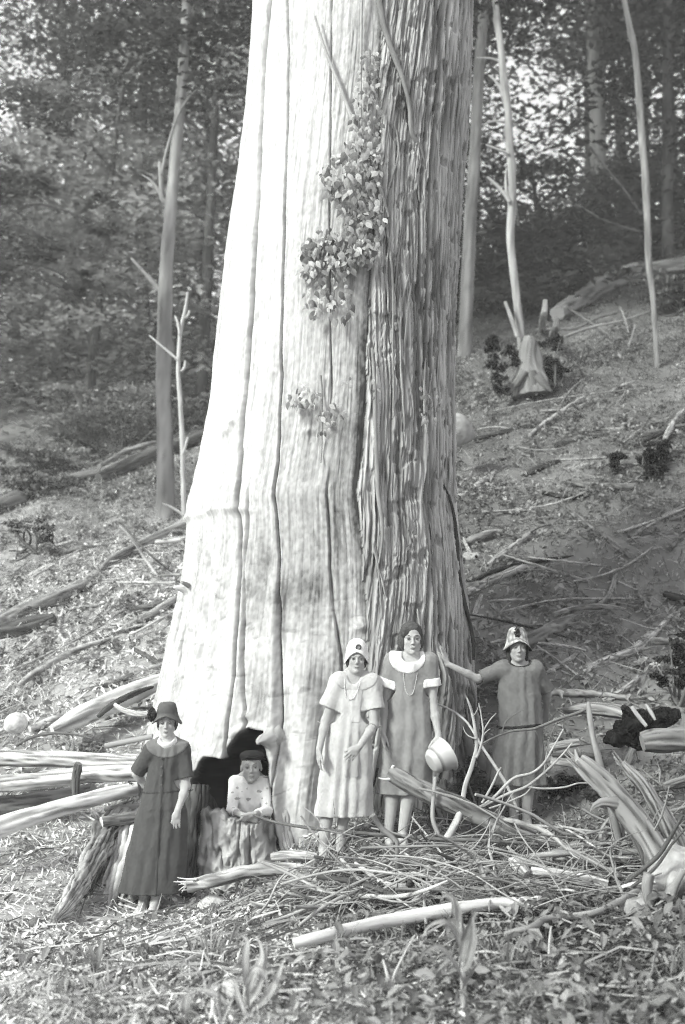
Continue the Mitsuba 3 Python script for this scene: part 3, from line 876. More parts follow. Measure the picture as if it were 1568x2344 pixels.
creeper('big leafy creeper hanging down the middle of the pale trunk', [
    ([(825, 130), (860, 130), (866, 330), (858, 420), (800, 330)], 190, 0.06, 0.11),
    ([(800, 330), (862, 330), (864, 560), (838, 640), (790, 520), (745, 440), (735, 400), (760, 375)], 380, 0.085, 0.15),
    ([(770, 540), (845, 560), (830, 615), (700, 640), (695, 590), (712, 545), (740, 525)], 300, 0.09, 0.15),
    ([(712, 640), (800, 610), (798, 740), (720, 735), (700, 690)], 70, 0.09, 0.14)],
    [[(845, 120), (838, 330), (820, 480)], [(835, 440), (780, 560), (720, 640)], [(800, 480), (770, 620), (760, 740)]], 21)
creeper('small sprig of creeper low on the pale wood, left of the bark', [([(665, 920), (700, 880), (735, 895), (730, 925), (690, 940)], 34, 0.07, 0.11), ([(722, 950), (765, 925), (795, 940), (760, 980), (735, 1010)], 40, 0.07, 0.11), ([(780, 850), (800, 850), (800, 900), (785, 905)], 5, 0.05, 0.08)],
        [[(735, 860), (738, 930), (735, 1060)]], 22)
creeper('small tuft of creeper on the dark bark', [([(948, 880), (985, 885), (990, 940), (960, 975), (945, 950)], 36, 0.06, 0.10)], [[(975, 860), (968, 920), (960, 990)]], 23)
creeper('sparse creeper leaves low on the bark above the tall woman', [([(915, 1180), (940, 1180), (938, 1270), (915, 1270)], 9, 0.05, 0.08), ([(840, 870), (862, 870), (862, 930), (845, 930)], 6, 0.05, 0.08)], [[(925, 1160), (928, 1220), (920, 1280)]], 24)
# ------------------------------------------------------------------ trees behind, each a trunk with limbs and a crown
def crown_mesh(r, blobs, n, size, tone, flat=0.8, aspect=0.55):
    """Leaves in clumps: blobs are (centre, radii); each clump holds smaller sprays."""
    cs, ts = [], []
    wts = np.array([np.prod(b[1]) ** (2 / 3) for b in blobs])
    for (c, rad), w in zip(blobs, wts / wts.sum()):
        m = int(n * w)
        sprays = max(6, m // 34)
        sc = unit(r.normal(size=(sprays, 3))) * (r.random((sprays, 1)) ** 0.45)
        st = 0.45 + 1.25 * r.random(sprays) ** 1.5
        pick = r.integers(sprays, size=m)
        off = r.normal(size=(m, 3)) * [0.20, 0.20, 0.07]
        cs.append(np.asarray(c) + (sc[pick] + off) * np.asarray(rad))
        ts.append(tone * st[pick] * (0.8 + 0.4 * r.random(m)))
    c, t = np.vstack(cs), np.concatenate(ts)
    n = len(c)
    nrm = unit(np.array([0, 0, 1.0]) * flat + rand_dirs(r, n) * (1 - flat) * 1.6)
    return leaf_cloud(c, nrm, rand_dirs(r, n), size * (0.7 + 0.6 * r.random(n)), t, aspect, 0.2)


def tree(name, label, trunk, rad, tone, seed, limbs=(), blobs=(), leaves=0, leaf=0.16, ltone=0.09, sides=14, group=None, rough=0.08, streak=0.35, knots=0):
    k = thing(name, label, 'tree', group)
    part(k, 'trunk', tube(trunk, rad, sides, tone=tone, seed=seed, rough=rough, streak=streak + 0.15, knots=knots, step=0.16, grain=0.12), 'matte')
    for i, (pts, rr) in enumerate(limbs):
        part(k, 'branch', tube(pts, rr, 7, tone=tone, seed=seed * 17 + i, rough=0.15), 'matte')
    if leaves:
        part(k, 'crown', crown_mesh(np.random.default_rng(seed), blobs, leaves, leaf, ltone), 'leaf', smooth=False)
    return k


def px(pts, y):
    return [P(u, v, y) for u, v in pts]


def up_from(p, q, z):
    """Carries a trunk on, straight, from q to height z."""
    d = (q - p) / np.linalg.norm(q - p)
    return q + d * (z - q[2]) / d[2]


r0 = np.random.default_rng(77)


def auto_limbs(r, base, top, n, z0, spread):
    out = []
    for i in range(n):
        t = z0 + (1 - z0) * (i + r.random()) / n
        a = base + (top - base) * t
        d = unit(np.array([r.normal(), r.normal(), 0.35 + 0.4 * r.random()]))
        L = spread * (0.5 + 0.7 * r.random())
        m = a + d * L * 0.5 + [0, 0, 0.1 * L]
        e = a + d * L + [0, 0, -0.05 * L]
        out.append(([a, m, e], [0.06, 0.035, 0.012]))
    return out


# the trunk left of the giant
y = 19.0
pts = px([(377, 1195), (379, 1150), (378, 1000), (374, 850), (380, 640), (391, 480), (399, 380), (409, 280), (416, 200), (424, 60)], y)
pts[0][2] -= 0.3
top = up_from(pts[-2], pts[-1], 17.5)
tree('forest_tree', 'slim straight grey tree left of the giant tree, with a forked limb halfway up', pts + [top], [0.22, 0.17, 0.145, 0.14, 0.13, 0.115, 0.105, 0.10, 0.095, 0.09, 0.05], 0.34, 3,
     limbs=[(px([(392, 470), (372, 455), (368, 400), (366, 370)], y), [0.06, 0.05, 0.045, 0.03]), (px([(370, 455), (352, 420), (325, 400)], y), [0.035, 0.025, 0.012]), (px([(370, 400), (388, 320), (420, 240), (455, 200)], y - .3), [0.03, 0.025, 0.02, 0.01]),
            (px([(367, 665), (345, 640), (300, 590)], y), [0.05, 0.04, 0.02])] + auto_limbs(r0, pts[-1], top, 5, 0.0, 2.5),
     blobs=[(top + [0, 0, -1.5], (2.8, 2.6, 2.6)), (top + [0.2, 0.2, -4.8], (2.4, 2.2, 1.6)), (P(360, 130, y), (1.4, 1.5, 1.0))], leaves=6000, leaf=0.17, ltone=0.10, knots=4)
# tall pale trunk right of the giant
y = 22.0
pts = px([(1063, 822), (1065, 780), (1070, 640), (1078, 480), (1086, 370), (1094, 200), (1104, 60), (1109, -20)], y)
pts[0][2] -= 0.3
top = up_from(pts[-2], pts[-1], 21)
tree('forest_tree', 'tall straight pale tree close behind the right edge of the giant tree', pts + [top], [0.165, 0.15, 0.14, 0.133, 0.125, 0.12, 0.112, 0.11, 0.05], 0.30, 5,
     limbs=auto_limbs(r0, pts[-2], top, 6, 0.1, 2.6) + [(px([(1090, 300), (1060, 285), (1035, 285)], y), [0.02, 0.015, 0.01])], blobs=[(top + [0, 0, -1.5], (2.8, 2.8, 2.6)), (top + [-.4, 0.5, -5.2], (2.4, 2.3, 1.6))], leaves=9000, leaf=0.18, ltone=0.09)
# crooked pale sapling growing off the old stump
y = 18.9
pts = px([(1196, 800), (1190, 745), (1180, 660), (1173, 600), (1168, 540), (1172, 470), (1173, 425), (1166, 330), (1163, 260), (1154, 190), (1146, 110), (1133, 0)], y)
top = up_from(pts[-3], pts[-1], 15.5)
tree('sapling', 'crooked pale sapling with broken branch stubs growing from the old stump on the right slope', pts + [top], [0.085, 0.075, 0.075, 0.075, 0.075, 0.08, 0.07, 0.075, 0.065, 0.07, 0.062, 0.058, 0.03], 0.40, 7,
     limbs=[(px([(1166, 462), (1150, 438), (1115, 405)], y - .1), [0.04, 0.035, 0.025]), (px([(1164, 350), (1140, 342), (1112, 331)], y - .1), [0.03, 0.025, 0.018]), (px([(1160, 278), (1135, 277), (1108, 286)], y), [0.03, 0.022, 0.015]), (px([(1152, 220), (1138, 190), (1118, 172)], y), [0.035, 0.03, 0.015]),
            (px([(1148, 145), (1120, 133), (1090, 132)], y), [0.025, 0.02, 0.01]), (px([(1184, 770), (1168, 722), (1156, 690)], y - .2), [0.04, 0.036, 0.03]), (px([(1172, 480), (1158, 420), (1160, 385)], y + .1), [0.035, 0.03, 0.02])],
     blobs=[(top + [0, 0, -0.8], (1.9, 1.9, 1.6))], leaves=3000, leaf=0.16, ltone=0.09, rough=0.16, knots=9)
# thin sapling far right
y = 19.5
pts = px([(1506, 850), (1503, 810), (1495, 690), (1485, 600), (1482, 520), (1478, 420), (1470, 320), (1462, 210), (1452, 110), (1438, 45), (1425, -20)], y)
top = pts[-1] + [-0.4, 0.2, 3.0]
tree('sapling', 'thin bending sapling at the right edge of the wood', pts + [top], [0.05, 0.05, 0.05, 0.062, 0.065, 0.07, 0.07, 0.066, 0.06, 0.055, 0.05, 0.02], 0.27, 9, limbs=auto_limbs(r0, pts[-3], top, 4, 0.2, 1.3), blobs=[(top + [0, 0, -0.6], (1.7, 1.7, 1.2))], leaves=2600, leaf=0.16, ltone=0.08, rough=0.12, knots=5)
# the broken sapling left
y = 17.5
k = thing('dead_sapling', 'snapped bare white sapling beside the slim tree on the left', 'sapling')
part(k, 'trunk', tube(px([(424, 1225), (421, 1170), (419, 1080), (418, 1027), (413, 930), (408, 840), (410, 790), (414, 752), (423, 715), (430, 668)], y), [0.05, 0.045, 0.042, 0.045, 0.038, 0.036, 0.034, 0.034, 0.03, 0.024], 9, tone=0.50, seed=6, rough=0.2, knots=5), 'matte')
for i, q in enumerate(([(411, 765), (407, 740), (401, 722)], [(408, 824), (380, 800), (341, 767)], [(415, 850), (422, 840), (424, 825)], [(424, 728), (430, 722), (434, 710)], [(420, 1180), (400, 1165), (372, 1152)], [(418, 1040), (428, 1010), (430, 1000)])):
    part(k, 'branch', tube(px(q, y - .05), [0.024, 0.022, 0.014], 7, tone=0.52, seed=40 + i, rough=0.2), 'matte')
# dim trunks deep in the wood
for (q, yy, rr, tn, lb, sd_) in (
        ([(345, 1010), (341, 900), (336, 760), (330, 600), (328, 420), (330, 250)], 27, 0.105, 0.13, 'dim slender trunk deep in the wood at the left', 13),
        ([(1378, 575), (1382, 520), (1378, 440), (1370, 380), (1366, 250), (1362, 100), (1360, 0)], 31, 0.27, 0.20, 'broad dim grey trunk far back in the wood at the right', 14),
        ([(1350, 570), (1350, 500), (1346, 380), (1344, 240), (1348, 100)], 33, 0.10, 0.14, 'narrow dim trunk beside the broad far trunk', 15),
        ([(455, 690), (462, 600), (470, 400), (476, 150)], 31, 0.09, 0.11, 'faint thin trunk just left of the giant tree', 16),
        ([(165, 900), (166, 700), (160, 450), (150, 200)], 34, 0.16, 0.10, 'faint trunk behind the leaves on the far left', 17),
        ([(1545, 560), (1540, 400), (1530, 200), (1525, 50)], 30, 0.16, 0.11, 'dark trunk behind the thin sapling at the right edge', 18)):
    pts = px(q, yy)
    pts[0][2] -= 0.5
    rad = [rr * (1.35 if i == 0 else 1.0 if i < 3 else 0.9) for i in range(len(pts))] + [rr * 0.4]
    top = up_from(pts[-2], pts[-1], pts[-1][2] + 7)
    tree('forest_tree', lb, pts + [top], rad, tn, sd_, limbs=auto_limbs(r0, pts[-1], top, 5, 0, 2.5), blobs=[(top + [0, 0, -2], (3.2, 3.2, 2.8)), (top + [0.3, -0.3, -6], (2.6, 2.6, 1.8))], leaves=8000, leaf=0.2, ltone=0.085)

# further trees of the wood, seen as foliage
_places = []
r1 = np.random.default_rng(8)
for yy in (26, 29.5, 33, 37, 42):
    xs_ = np.arange(-0.42 * yy - 4, 0.42 * yy + 4.1, 3.9 if yy < 36 else 4.8)
    for x in xs_:
        _places.append((x + r1.uniform(-1.3, 1.3), yy + r1.uniform(-1.4, 1.4)))
_clear = [P(215, 120, 1.0), P(225, 240, 1.0), P(1320, 230, 1.0), P(1290, 30, 1.0)]
for i, (x, yy) in enumerate(_places):
    zb = float(H(x, yy)) - 0.3
    hgt = r1.uniform(12, 19)
    if abs(x / yy + 0.235) < 0.075:
        hgt = r1.uniform(7.0, 9.5)                                 # lower trees where the sky breaks through
    if abs(x / yy - 0.20) < 0.055:
        hgt = r1.uniform(3.2, 4.6) if yy > 30 else r1.uniform(1.5, 2.5)
    base, top = np.array([x, yy, zb]), np.array([x + r1.uniform(-0.8, 0.8), yy + r1.uniform(-.5, .5), zb + hgt])
    blobs = [(base + (top - base) * t + [r1.uniform(-1, 1), r1.uniform(-1, 1), 0], (2.5 * w, 2.5 * w, min(1.25, 0.12 * hgt))) for t, w in ((0.06, 1.0), (0.18, 1.0), (0.30, 1.0), (0.42, 1.05), (0.55, 1.15), (0.68, 1.15), (0.82, 0.8), (0.97, 0.5))]
    tone_l = (0.13 if x > 0 else 0.42) * r1.uniform(0.75, 1.25)  # left leaves painted paler to stand for flare and haze there
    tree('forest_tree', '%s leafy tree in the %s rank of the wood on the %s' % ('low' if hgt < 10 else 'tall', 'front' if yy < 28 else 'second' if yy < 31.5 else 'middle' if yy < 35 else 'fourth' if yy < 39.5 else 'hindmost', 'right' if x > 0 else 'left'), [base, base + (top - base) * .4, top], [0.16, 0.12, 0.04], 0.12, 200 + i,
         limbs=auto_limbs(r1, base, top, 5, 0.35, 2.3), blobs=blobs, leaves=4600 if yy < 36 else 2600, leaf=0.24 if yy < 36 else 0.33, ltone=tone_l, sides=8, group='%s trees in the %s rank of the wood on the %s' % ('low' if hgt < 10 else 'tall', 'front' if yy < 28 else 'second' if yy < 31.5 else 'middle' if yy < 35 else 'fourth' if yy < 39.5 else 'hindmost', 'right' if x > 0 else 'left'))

# leafy bushes and low trees
def bush(name, label, c, rad, n, size, tone, seed, flat=0.45, group=None):
    k = thing(name, label, 'bush', group)
    r = np.random.default_rng(seed)
    blobs = [(np.asarray(c) + r.normal(size=3) * np.asarray(rad) * 0.45, np.asarray(rad) * r.uniform(0.45, 0.7)) for _ in range(6)]
    part(k, 'foliage', crown_mesh(r, blobs, n, size, tone, flat, 0.5), 'leaf', smooth=False)
    g = np.array([c[0], c[1], float(H(c[0], c[1])) - 0.05])
    g[2] = max(g[2], c[2] - 1.6 * rad[2])
    for i in range(5):
        e = np.asarray(c) + r.normal(size=3) * np.asarray(rad) * 0.6
        part(k, 'stem', tube([g + r.normal(size=3) * [0.06, 0.06, 0], (g + e) / 2 + r.normal(size=3) * 0.08, e], [0.02, 0.014, 0.006], 5, tone=0.16, seed=seed + i), 'matte')


bush('bush', 'dark round bush on the bare slope at the right', P(1485, 1052, 15.6), (0.30, 0.28, 0.34), 2600, 0.075, 0.045, 301)
bush('bush', 'dark leafy bush at the foot of the tall pale tree', P(1142, 820, 18.6), (0.27, 0.3, 0.40), 1800, 0.08, 0.045, 302)
bush('bush', 'low dark bush just right of the old stump', P(1278, 815, 18.8), (0.40, 0.4, 0.34), 2200, 0.08, 0.05, 303)
bush('bush', 'pale leafy sprig at the left edge of the picture below the forest', P(70, 1205, 13.0), (0.30, 0.25, 0.20), 900, 0.085, 0.34, 304)
_yb = P(-70, 1290, 16.8)
_yb[2] = float(H(_yb[0], _yb[1])) - 0.2
_yt = _yb + [0.1, 0.2, 9.0]
tree('young_tree', 'bright leafed young tree whose boughs reach in from the left edge', [_yb, (_yb + _yt) / 2, _yt], [0.10, 0.08, 0.03], 0.2, 305,
     limbs=[([np.array([_yb[0], _yb[1], _yb[2] + (q[2] - _yb[2]) * 0.75]), (np.array([_yb[0], _yb[1], q[2]]) + q) / 2 + [0, 0, 0.25], q], [0.035, 0.022, 0.006]) for q in (P(225, 520, 17.5), P(190, 660, 17.8), P(60, 420, 17.0), P(60, 780, 16.5), P(70, 900, 16.0), P(120, 560, 17.2), P(100, 250, 17.2))],
     blobs=[(P(225, 520, 17.5), (0.40, 0.4, 0.62)), (P(190, 660, 17.8), (0.30, 0.3, 0.28)), (P(30, 420, 17.0), (0.6, 0.5, 0.40)), (P(40, 790, 16.5), (0.32, 0.4, 0.25)), (P(50, 900, 16.0), (0.3, 0.4, 0.2)), (P(110, 570, 17.2), (0.5, 0.4, 0.3)), (P(100, 240, 17.2), (0.9, 0.6, 0.5)), (P(-60, 600, 16.8), (0.9, 0.8, 1.6))], leaves=9000, leaf=0.115, ltone=0.26)
bush('bush', 'dark leafy undergrowth at the right edge below the white branch', P(1555, 1530, 10.2), (0.22, 0.25, 0.30), 1200, 0.06, 0.05, 310)
bush('bush', 'broad leaved weeds behind the forked sapling and the girl', P(1090, 1795, 8.9), (0.20, 0.16, 0.20), 420, 0.085, 0.11, 311)
bush('bush', 'dark weeds right of the girl below the split snag', P(1290, 1800, 9.2), (0.26, 0.2, 0.12), 700, 0.06, 0.06, 312)
for i, (u, v, yy, s) in enumerate(((280, 900, 24, 1.0), (120, 980, 23, 0.8), (480, 900, 25, 0.8), (1220, 640, 25, 0.9), (1330, 640, 25, 0.8), (1120, 620, 26, 0.9), (1440, 560, 26, 0.8), (60, 1050, 20.5, 0.5), (240, 760, 25, 1.1), (1560, 720, 22, 0.6))):
    p = P(u, v, yy)
    bush('bush', 'dim leafy undergrowth along the far edge of the slope', (p[0], p[1], float(H(p[0], p[1])) + 0.55 * s), (1.3 * s, 1.0 * s, 0.8 * s), 2600, 0.12, 0.26 if u < 784 else 0.17, 330 + i, group='undergrowth along the far edge of the slope')  # left undergrowth painted paler, for the flare on that side

# ------------------------------------------------------------------ logs, stumps and stones of the slope
def log(label, pts, rad, tone, seed, cat='log', name='log', sides=None, group=None, **kw):
    big = np.max(rad) > 0.028
    sides = sides or (26 if big else 10)
    if big:
        kw.setdefault('grain', 0.28)
        kw.setdefault('step', max(0.03, np.mean(rad) * 0.6))
    return whole(name, tube(pts, rad, sides, tone=tone, seed=seed, **kw), 'matte', label, cat, group)


def gl(pts, lift):
    return [G(u, v, lift) for u, v in pts]


def pp(pts):
    return [P(*q) for q in pts]


log('uppermost of the pale split logs lying at the left edge', pp([(-60, 1735, 9.7), (20, 1735, 9.6), (160, 1738, 9.5), (315, 1742, 9.4)]), [0.095, 0.095, 0.085, 0.07], 0.64, 1, rough=0.22, flat=0.8, grain=0.45)
log('middle pale split log behind the woman in the dark dress', pp([(-60, 1800, 9.3), (20, 1793, 9.2), (170, 1778, 9.1), (330, 1766, 9.0)]), [0.085, 0.085, 0.08, 0.09], 0.62, 2, rough=0.2, flat=0.85, grain=0.45)
log('grey log in the shadow under the pale split logs', pp([(-40, 1850, 9.4), (60, 1838, 9.35), (150, 1826, 9.3), (215, 1812, 9.25)]), [0.08, 0.08, 0.075, 0.07], 0.24, 3, rough=0.2)
log('long smooth pale pole sloping up to the right at the left edge', pp([(-60, 1920, 8.3), (20, 1886, 8.45), (110, 1858, 8.6), (200, 1832, 8.8), (312, 1803, 9.0)]), [0.085, 0.078, 0.072, 0.068, 0.06], 0.76, 4, rough=0.08, streak=0.2, step=0.06)
log('short log with a pale cut end below the long pole', pp([(232, 1882, 8.75), (260, 1877, 8.8), (320, 1868, 8.9)]), [0.044, 0.046, 0.045], 0.30, 5, cap_tone=0.7)
log('thin dark log just above the short cut log', pp([(240, 1852, 9.0), (275, 1848, 9.0), (320, 1846, 9.05)]), [0.022, 0.025, 0.025], 0.26, 6)
log('dark upright stob between the logs on the left', pp([(174, 1832, 8.95), (173, 1795, 8.92), (175, 1768, 8.9), (179, 1746, 8.88)]), [0.034, 0.036, 0.034, 0.026], 0.17, 7, cat='stake', name='stob', knots=2)
log('pale weathered log lying slantwise above the woman in the dark dress', pp([(120, 1672, 10.4), (190, 1638, 10.6), (270, 1600, 10.9), (372, 1558, 11.2)]), [0.05, 0.10, 0.115, 0.08], 0.68, 8, rough=0.25, streak=0.5)
log('dark rotten limb lying along the weathered slanting log', pp([(225, 1640, 10.4), (250, 1618, 10.5), (300, 1590, 10.7), (350, 1572, 10.9)]), [0.02, 0.03, 0.03, 0.015], 0.10, 9)
log('white barkless limb forking toward the hat of the woman in the dark dress', pp([(262, 1612, 10.3), (290, 1628, 10.25), (320, 1634, 10.2), (350, 1630, 10.2)]), [0.018, 0.026, 0.03, 0.02], 0.68, 10)
log('dark short stick pointing down to the trunk on the left slope', gl([(298, 1500), (335, 1522), (374, 1546)], 0.10), [0.018, 0.028, 0.035], 0.15, 11, name='stick', cat='stick')
log('dark bent stick over the pale logs on the left', pp([(40, 1705, 9.5), (80, 1685, 9.5), (130, 1678, 9.5), (210, 1690, 9.5)]), [0.014, 0.014, 0.012, 0.006], 0.16, 12, name='stick', cat='stick')
log('grey pole lying level just above the pale logs, left of the dark dress', pp([(240, 1708, 9.6), (300, 1695, 9.6), (350, 1685, 9.6)]), [0.024, 0.026, 0.022], 0.34, 13, name='stick', cat='stick')
log('long thin grey log running up the left slope to the trunk', gl([(-40, 1470), (23, 1434), (120, 1392), (200, 1355), (250, 1305), (330, 1262), (440, 1212)], 0.12), [0.12, 0.11, 0.09, 0.07, 0.06, 0.085, 0.10], 0.34, 14, streak=0.5, rough=0.2)
log('thick dark log stub at the left edge of the slope', gl([(-30, 1470), (30, 1462), (70, 1452), (125, 1430)], 0.10), [0.13, 0.14, 0.13, 0.06], 0.12, 15, rough=0.25, streak=0.5)
log('thin pale log lying across the left slope above the long grey log', gl([(25, 1420), (110, 1385), (185, 1345)], 0.10), [0.03, 0.04, 0.03], 0.42, 16)
log('long mossy log far up the left slope', gl([(-30, 1190), (30, 1166), (110, 1132), (180, 1110), (230, 1098)], 0.16), [0.16, 0.16, 0.15, 0.12, 0.07], 0.20, 17, rough=0.22, streak=0.5)
log('dark fallen trunk crossing behind the slim tree on the left', gl([(225, 1110), (300, 1080), (360, 1055), (430, 1030), (490, 1005)], 0.16), [0.08, 0.15, 0.17, 0.16, 0.15], 0.13, 18, rough=0.2, streak=0.6)
log('pale limb lying along the dark fallen trunk on the left', gl([(226, 1108), (280, 1075), (330, 1058), (366, 1048)], 0.36), [0.04, 0.055, 0.05, 0.03], 0.34, 19)
log('pale peeled stick leaning over the grey log on the left slope', [G(362, 1330, 0.05), P(330, 1275, 15.0), P(296, 1225, 14.9), P(273, 1203, 14.9)], [0.022, 0.022, 0.02, 0.014], 0.48, 20, name='stick', cat='stick')
log('dark stick crossing the pale peeled stick on the left slope', [G(395, 1318, 0.05), P(350, 1275, 14.7), P(310, 1235, 14.8), P(279, 1198, 14.9)], [0.008, 0.013, 0.016, 0.014], 0.14, 21, name='stick', cat='stick')
log('grey log on the left slope beside the trunk, below the crossed sticks', gl([(300, 1410), (350, 1404), (400, 1395), (430, 1392)], 0.10), [0.03, 0.04, 0.045, 0.04], 0.20, 22)
log('pale log sloping into the trunk on the left slope', gl([(245, 1480), (300, 1445), (360, 1412), (400, 1385)], 0.08), [0.03, 0.045, 0.05, 0.045], 0.44, 23)
log('thin straight pale stick low on the left slope near the trunk', gl([(300, 1475), (340, 1455), (385, 1430)], 0.12), [0.014, 0.016, 0.012], 0.48, 24, name='stick', cat='stick')
log('short broken log on the moss of the left slope', gl([(120, 1285), (160, 1272), (215, 1262)], 0.08), [0.03, 0.04, 0.02], 0.24, 25)
# right slope
log('big pale fallen trunk lying far up the right slope', gl([(1275, 742), (1340, 700), (1400, 665), (1470, 642), (1575, 626), (1640, 618)], 0.22), [0.16, 0.22, 0.24, 0.22, 0.20, 0.20], 0.42, 30, rough=0.2, streak=0.5)
log('dark fallen trunk behind the big pale one on the right slope', gl([(1440, 642), (1500, 605), (1570, 560), (1640, 530)], 0.3), [0.12, 0.2, 0.22, 0.22], 0.05, 31)
log('pale broken snag standing short on the right slope', [G(1244, 748, -0.1), P(1246, 715, 20.0), P(1248, 686, 20.0)], [0.07, 0.065, 0.045], 0.40, 32, cat='snag', name='snag')
log('low pale snag beside the fallen trunk on the right slope', [G(1272, 778, -0.1), P(1272, 750, 19.5), P(1275, 728, 19.5)], [0.075, 0.07, 0.05], 0.32, 33, cat='snag', name='snag')
for i, (q, rr, tn, lb) in enumerate((
        ([(1228, 782), (1300, 780), (1380, 750), (1440, 735)], .03, .28, 'long thin pole lying below the big pale fallen trunk'), ([(1290, 800), (1360, 775), (1430, 760), (1500, 730)], .025, .30, 'thin pole in the tangle of fallen tops on the right slope'),
        ([(1300, 730), (1345, 760), (1400, 800)], .02, .2, 'dark thin pole crossing the tangle of fallen tops'), ([(1282, 455), (1330, 475), (1375, 500), (1466, 530)], .03, .2, 'long dead branch leaning across the dim trunks on the right'), ([(1352, 336), (1400, 400), (1440, 450), (1468, 492)], .03, .2, 'straight dead branch slanting down to the thin sapling'),
        ([(1200, 700), (1250, 693), (1295, 690)], .02, .3, 'pale level stick right of the crooked sapling'), ([(1420, 730), (1432, 760), (1440, 790)], .02, .3, 'pale short stick near the thin sapling'), ([(1440, 820), (1450, 790), (1455, 770)], .02, .3, 'pale leaning stick left of the thin sapling'))):
    yy = [19.2 + 0.3 * j for j in range(len(q))] if i not in (3, 4) else [22.5] * len(q)
    log(lb, [P(u, v, y_) if i in (3, 4) else G(u, v, 0.25) for (u, v), y_ in zip(q, yy)], [rr, rr, rr * 0.6], tn, 50 + i, name='stick', cat='stick')
k = thing('old_stump', 'old grey stump flaring at its foot, under the crooked pale sapling', 'stump')
b = px([(1212, 905), (1208, 870), (1207, 820), (1209, 785), (1210, 770)], 18.8)
part(k, 'stump', tube(b, [0.30, 0.25, 0.17, 0.14, 0.08], 40, step=0.04, tone=0.24, seed=8, rough=0.4, streak=0.4, grain=0.15, knots=3), 'matte')
for i, q in enumerate(([(1200, 850), (1175, 885), (1155, 905)], [(1215, 850), (1222, 880), (1228, 905)], [(1225, 860), (1250, 885), (1262, 895)])):
    part(k, 'root', tube(px(q, 18.55), [0.09, 0.06, 0.02], 16, tone=0.22, seed=60 + i, rough=0.4, grain=0.12), 'matte')
for i, (q, rr, tn, lb) in enumerate((
        ([(1030, 1152), (1070, 1135), (1105, 1110), (1135, 1085)], .05, .46, 'thick pale fallen branch right of the trunk, with a fork'), ([(1075, 1133), (1105, 1128), (1130, 1110)], .03, .44, 'lower prong of the pale fallen fork right of the trunk'), ([(1035, 1118), (1062, 1105), (1080, 1080)], .025, .36, 'short grey stick above the pale fallen fork'),
        ([(1110, 1075), (1145, 1062), (1180, 1045)], .02, .3, 'grey stick on the slope above the pale fork'), ([(1245, 1085), (1290, 1070), (1325, 1058)], .03, .3, 'pale log in the middle of the right slope'), ([(1195, 1100), (1240, 1075), (1280, 1062)], .05, .07, 'black rotten log in the middle of the right slope'),
        ([(1110, 1310), (1140, 1285), (1185, 1252), (1225, 1220)], .045, .34, 'straight grey pole lying up the right slope'), ([(1062, 1372), (1110, 1348), (1160, 1325), (1218, 1300)], .06, .34, 'pale log leaning down to the right edge of the trunk'), ([(1085, 1415), (1095, 1385), (1105, 1362)], .03, .42, 'short pale stick standing by the trunk edge'),
        ([(1175, 1510), (1215, 1484), (1262, 1458), (1320, 1428)], .085, .22, 'thick dark log behind the hat of the girl'), ([(1110, 1492), (1140, 1475), (1165, 1462)], .03, .30, 'short log left of the hat of the girl'), ([(1150, 1424), (1178, 1410), (1206, 1415)], .045, .30, 'rounded chunk of wood above the hat of the girl'),
        ([(1345, 1540), (1420, 1510), (1445, 1500), (1490, 1465), (1530, 1430), (1568, 1402)], .05, .48, 'pale crooked branch at the right edge of the slope'), ([(1400, 1255), (1440, 1240), (1475, 1215), (1530, 1190)], .035, .28, 'pale stick on the right slope under the dark bush'), ([(1300, 1310), (1330, 1290), (1350, 1240)], .03, .12, 'dark branch in the hollow of the right slope'),
        ([(1260, 920), (1290, 940), (1330, 970)], .012, .5, 'thin white twig on the open right slope'), ([(1060, 1420), (1100, 1418), (1150, 1424)], .03, .4, 'level pale stick at the right edge of the trunk'), ([(1200, 1560), (1260, 1540), (1330, 1490)], .03, .3, 'grey stick behind the shoulder of the girl'),
        ([(1380, 1610), (1420, 1590), (1460, 1555)], .03, .4, 'pale stick rising behind the black shade and rounded log'), ([(1210, 1310), (1250, 1295), (1300, 1290)], .04, .3, 'crumbling log on the middle right slope'), ([(1320, 1430), (1360, 1405), (1420, 1385)], .03, .25, 'brown stick on the right slope above the pale branch'))):
    log(lb, gl(q, rr * 0.9), [rr * 0.8, rr, rr, rr * 0.6], tn, 70 + i, name='log' if 'log' in lb or 'chunk' in lb else 'stick', cat='log' if 'log' in lb or 'chunk' in lb else 'stick', rough=0.2, streak=0.45)

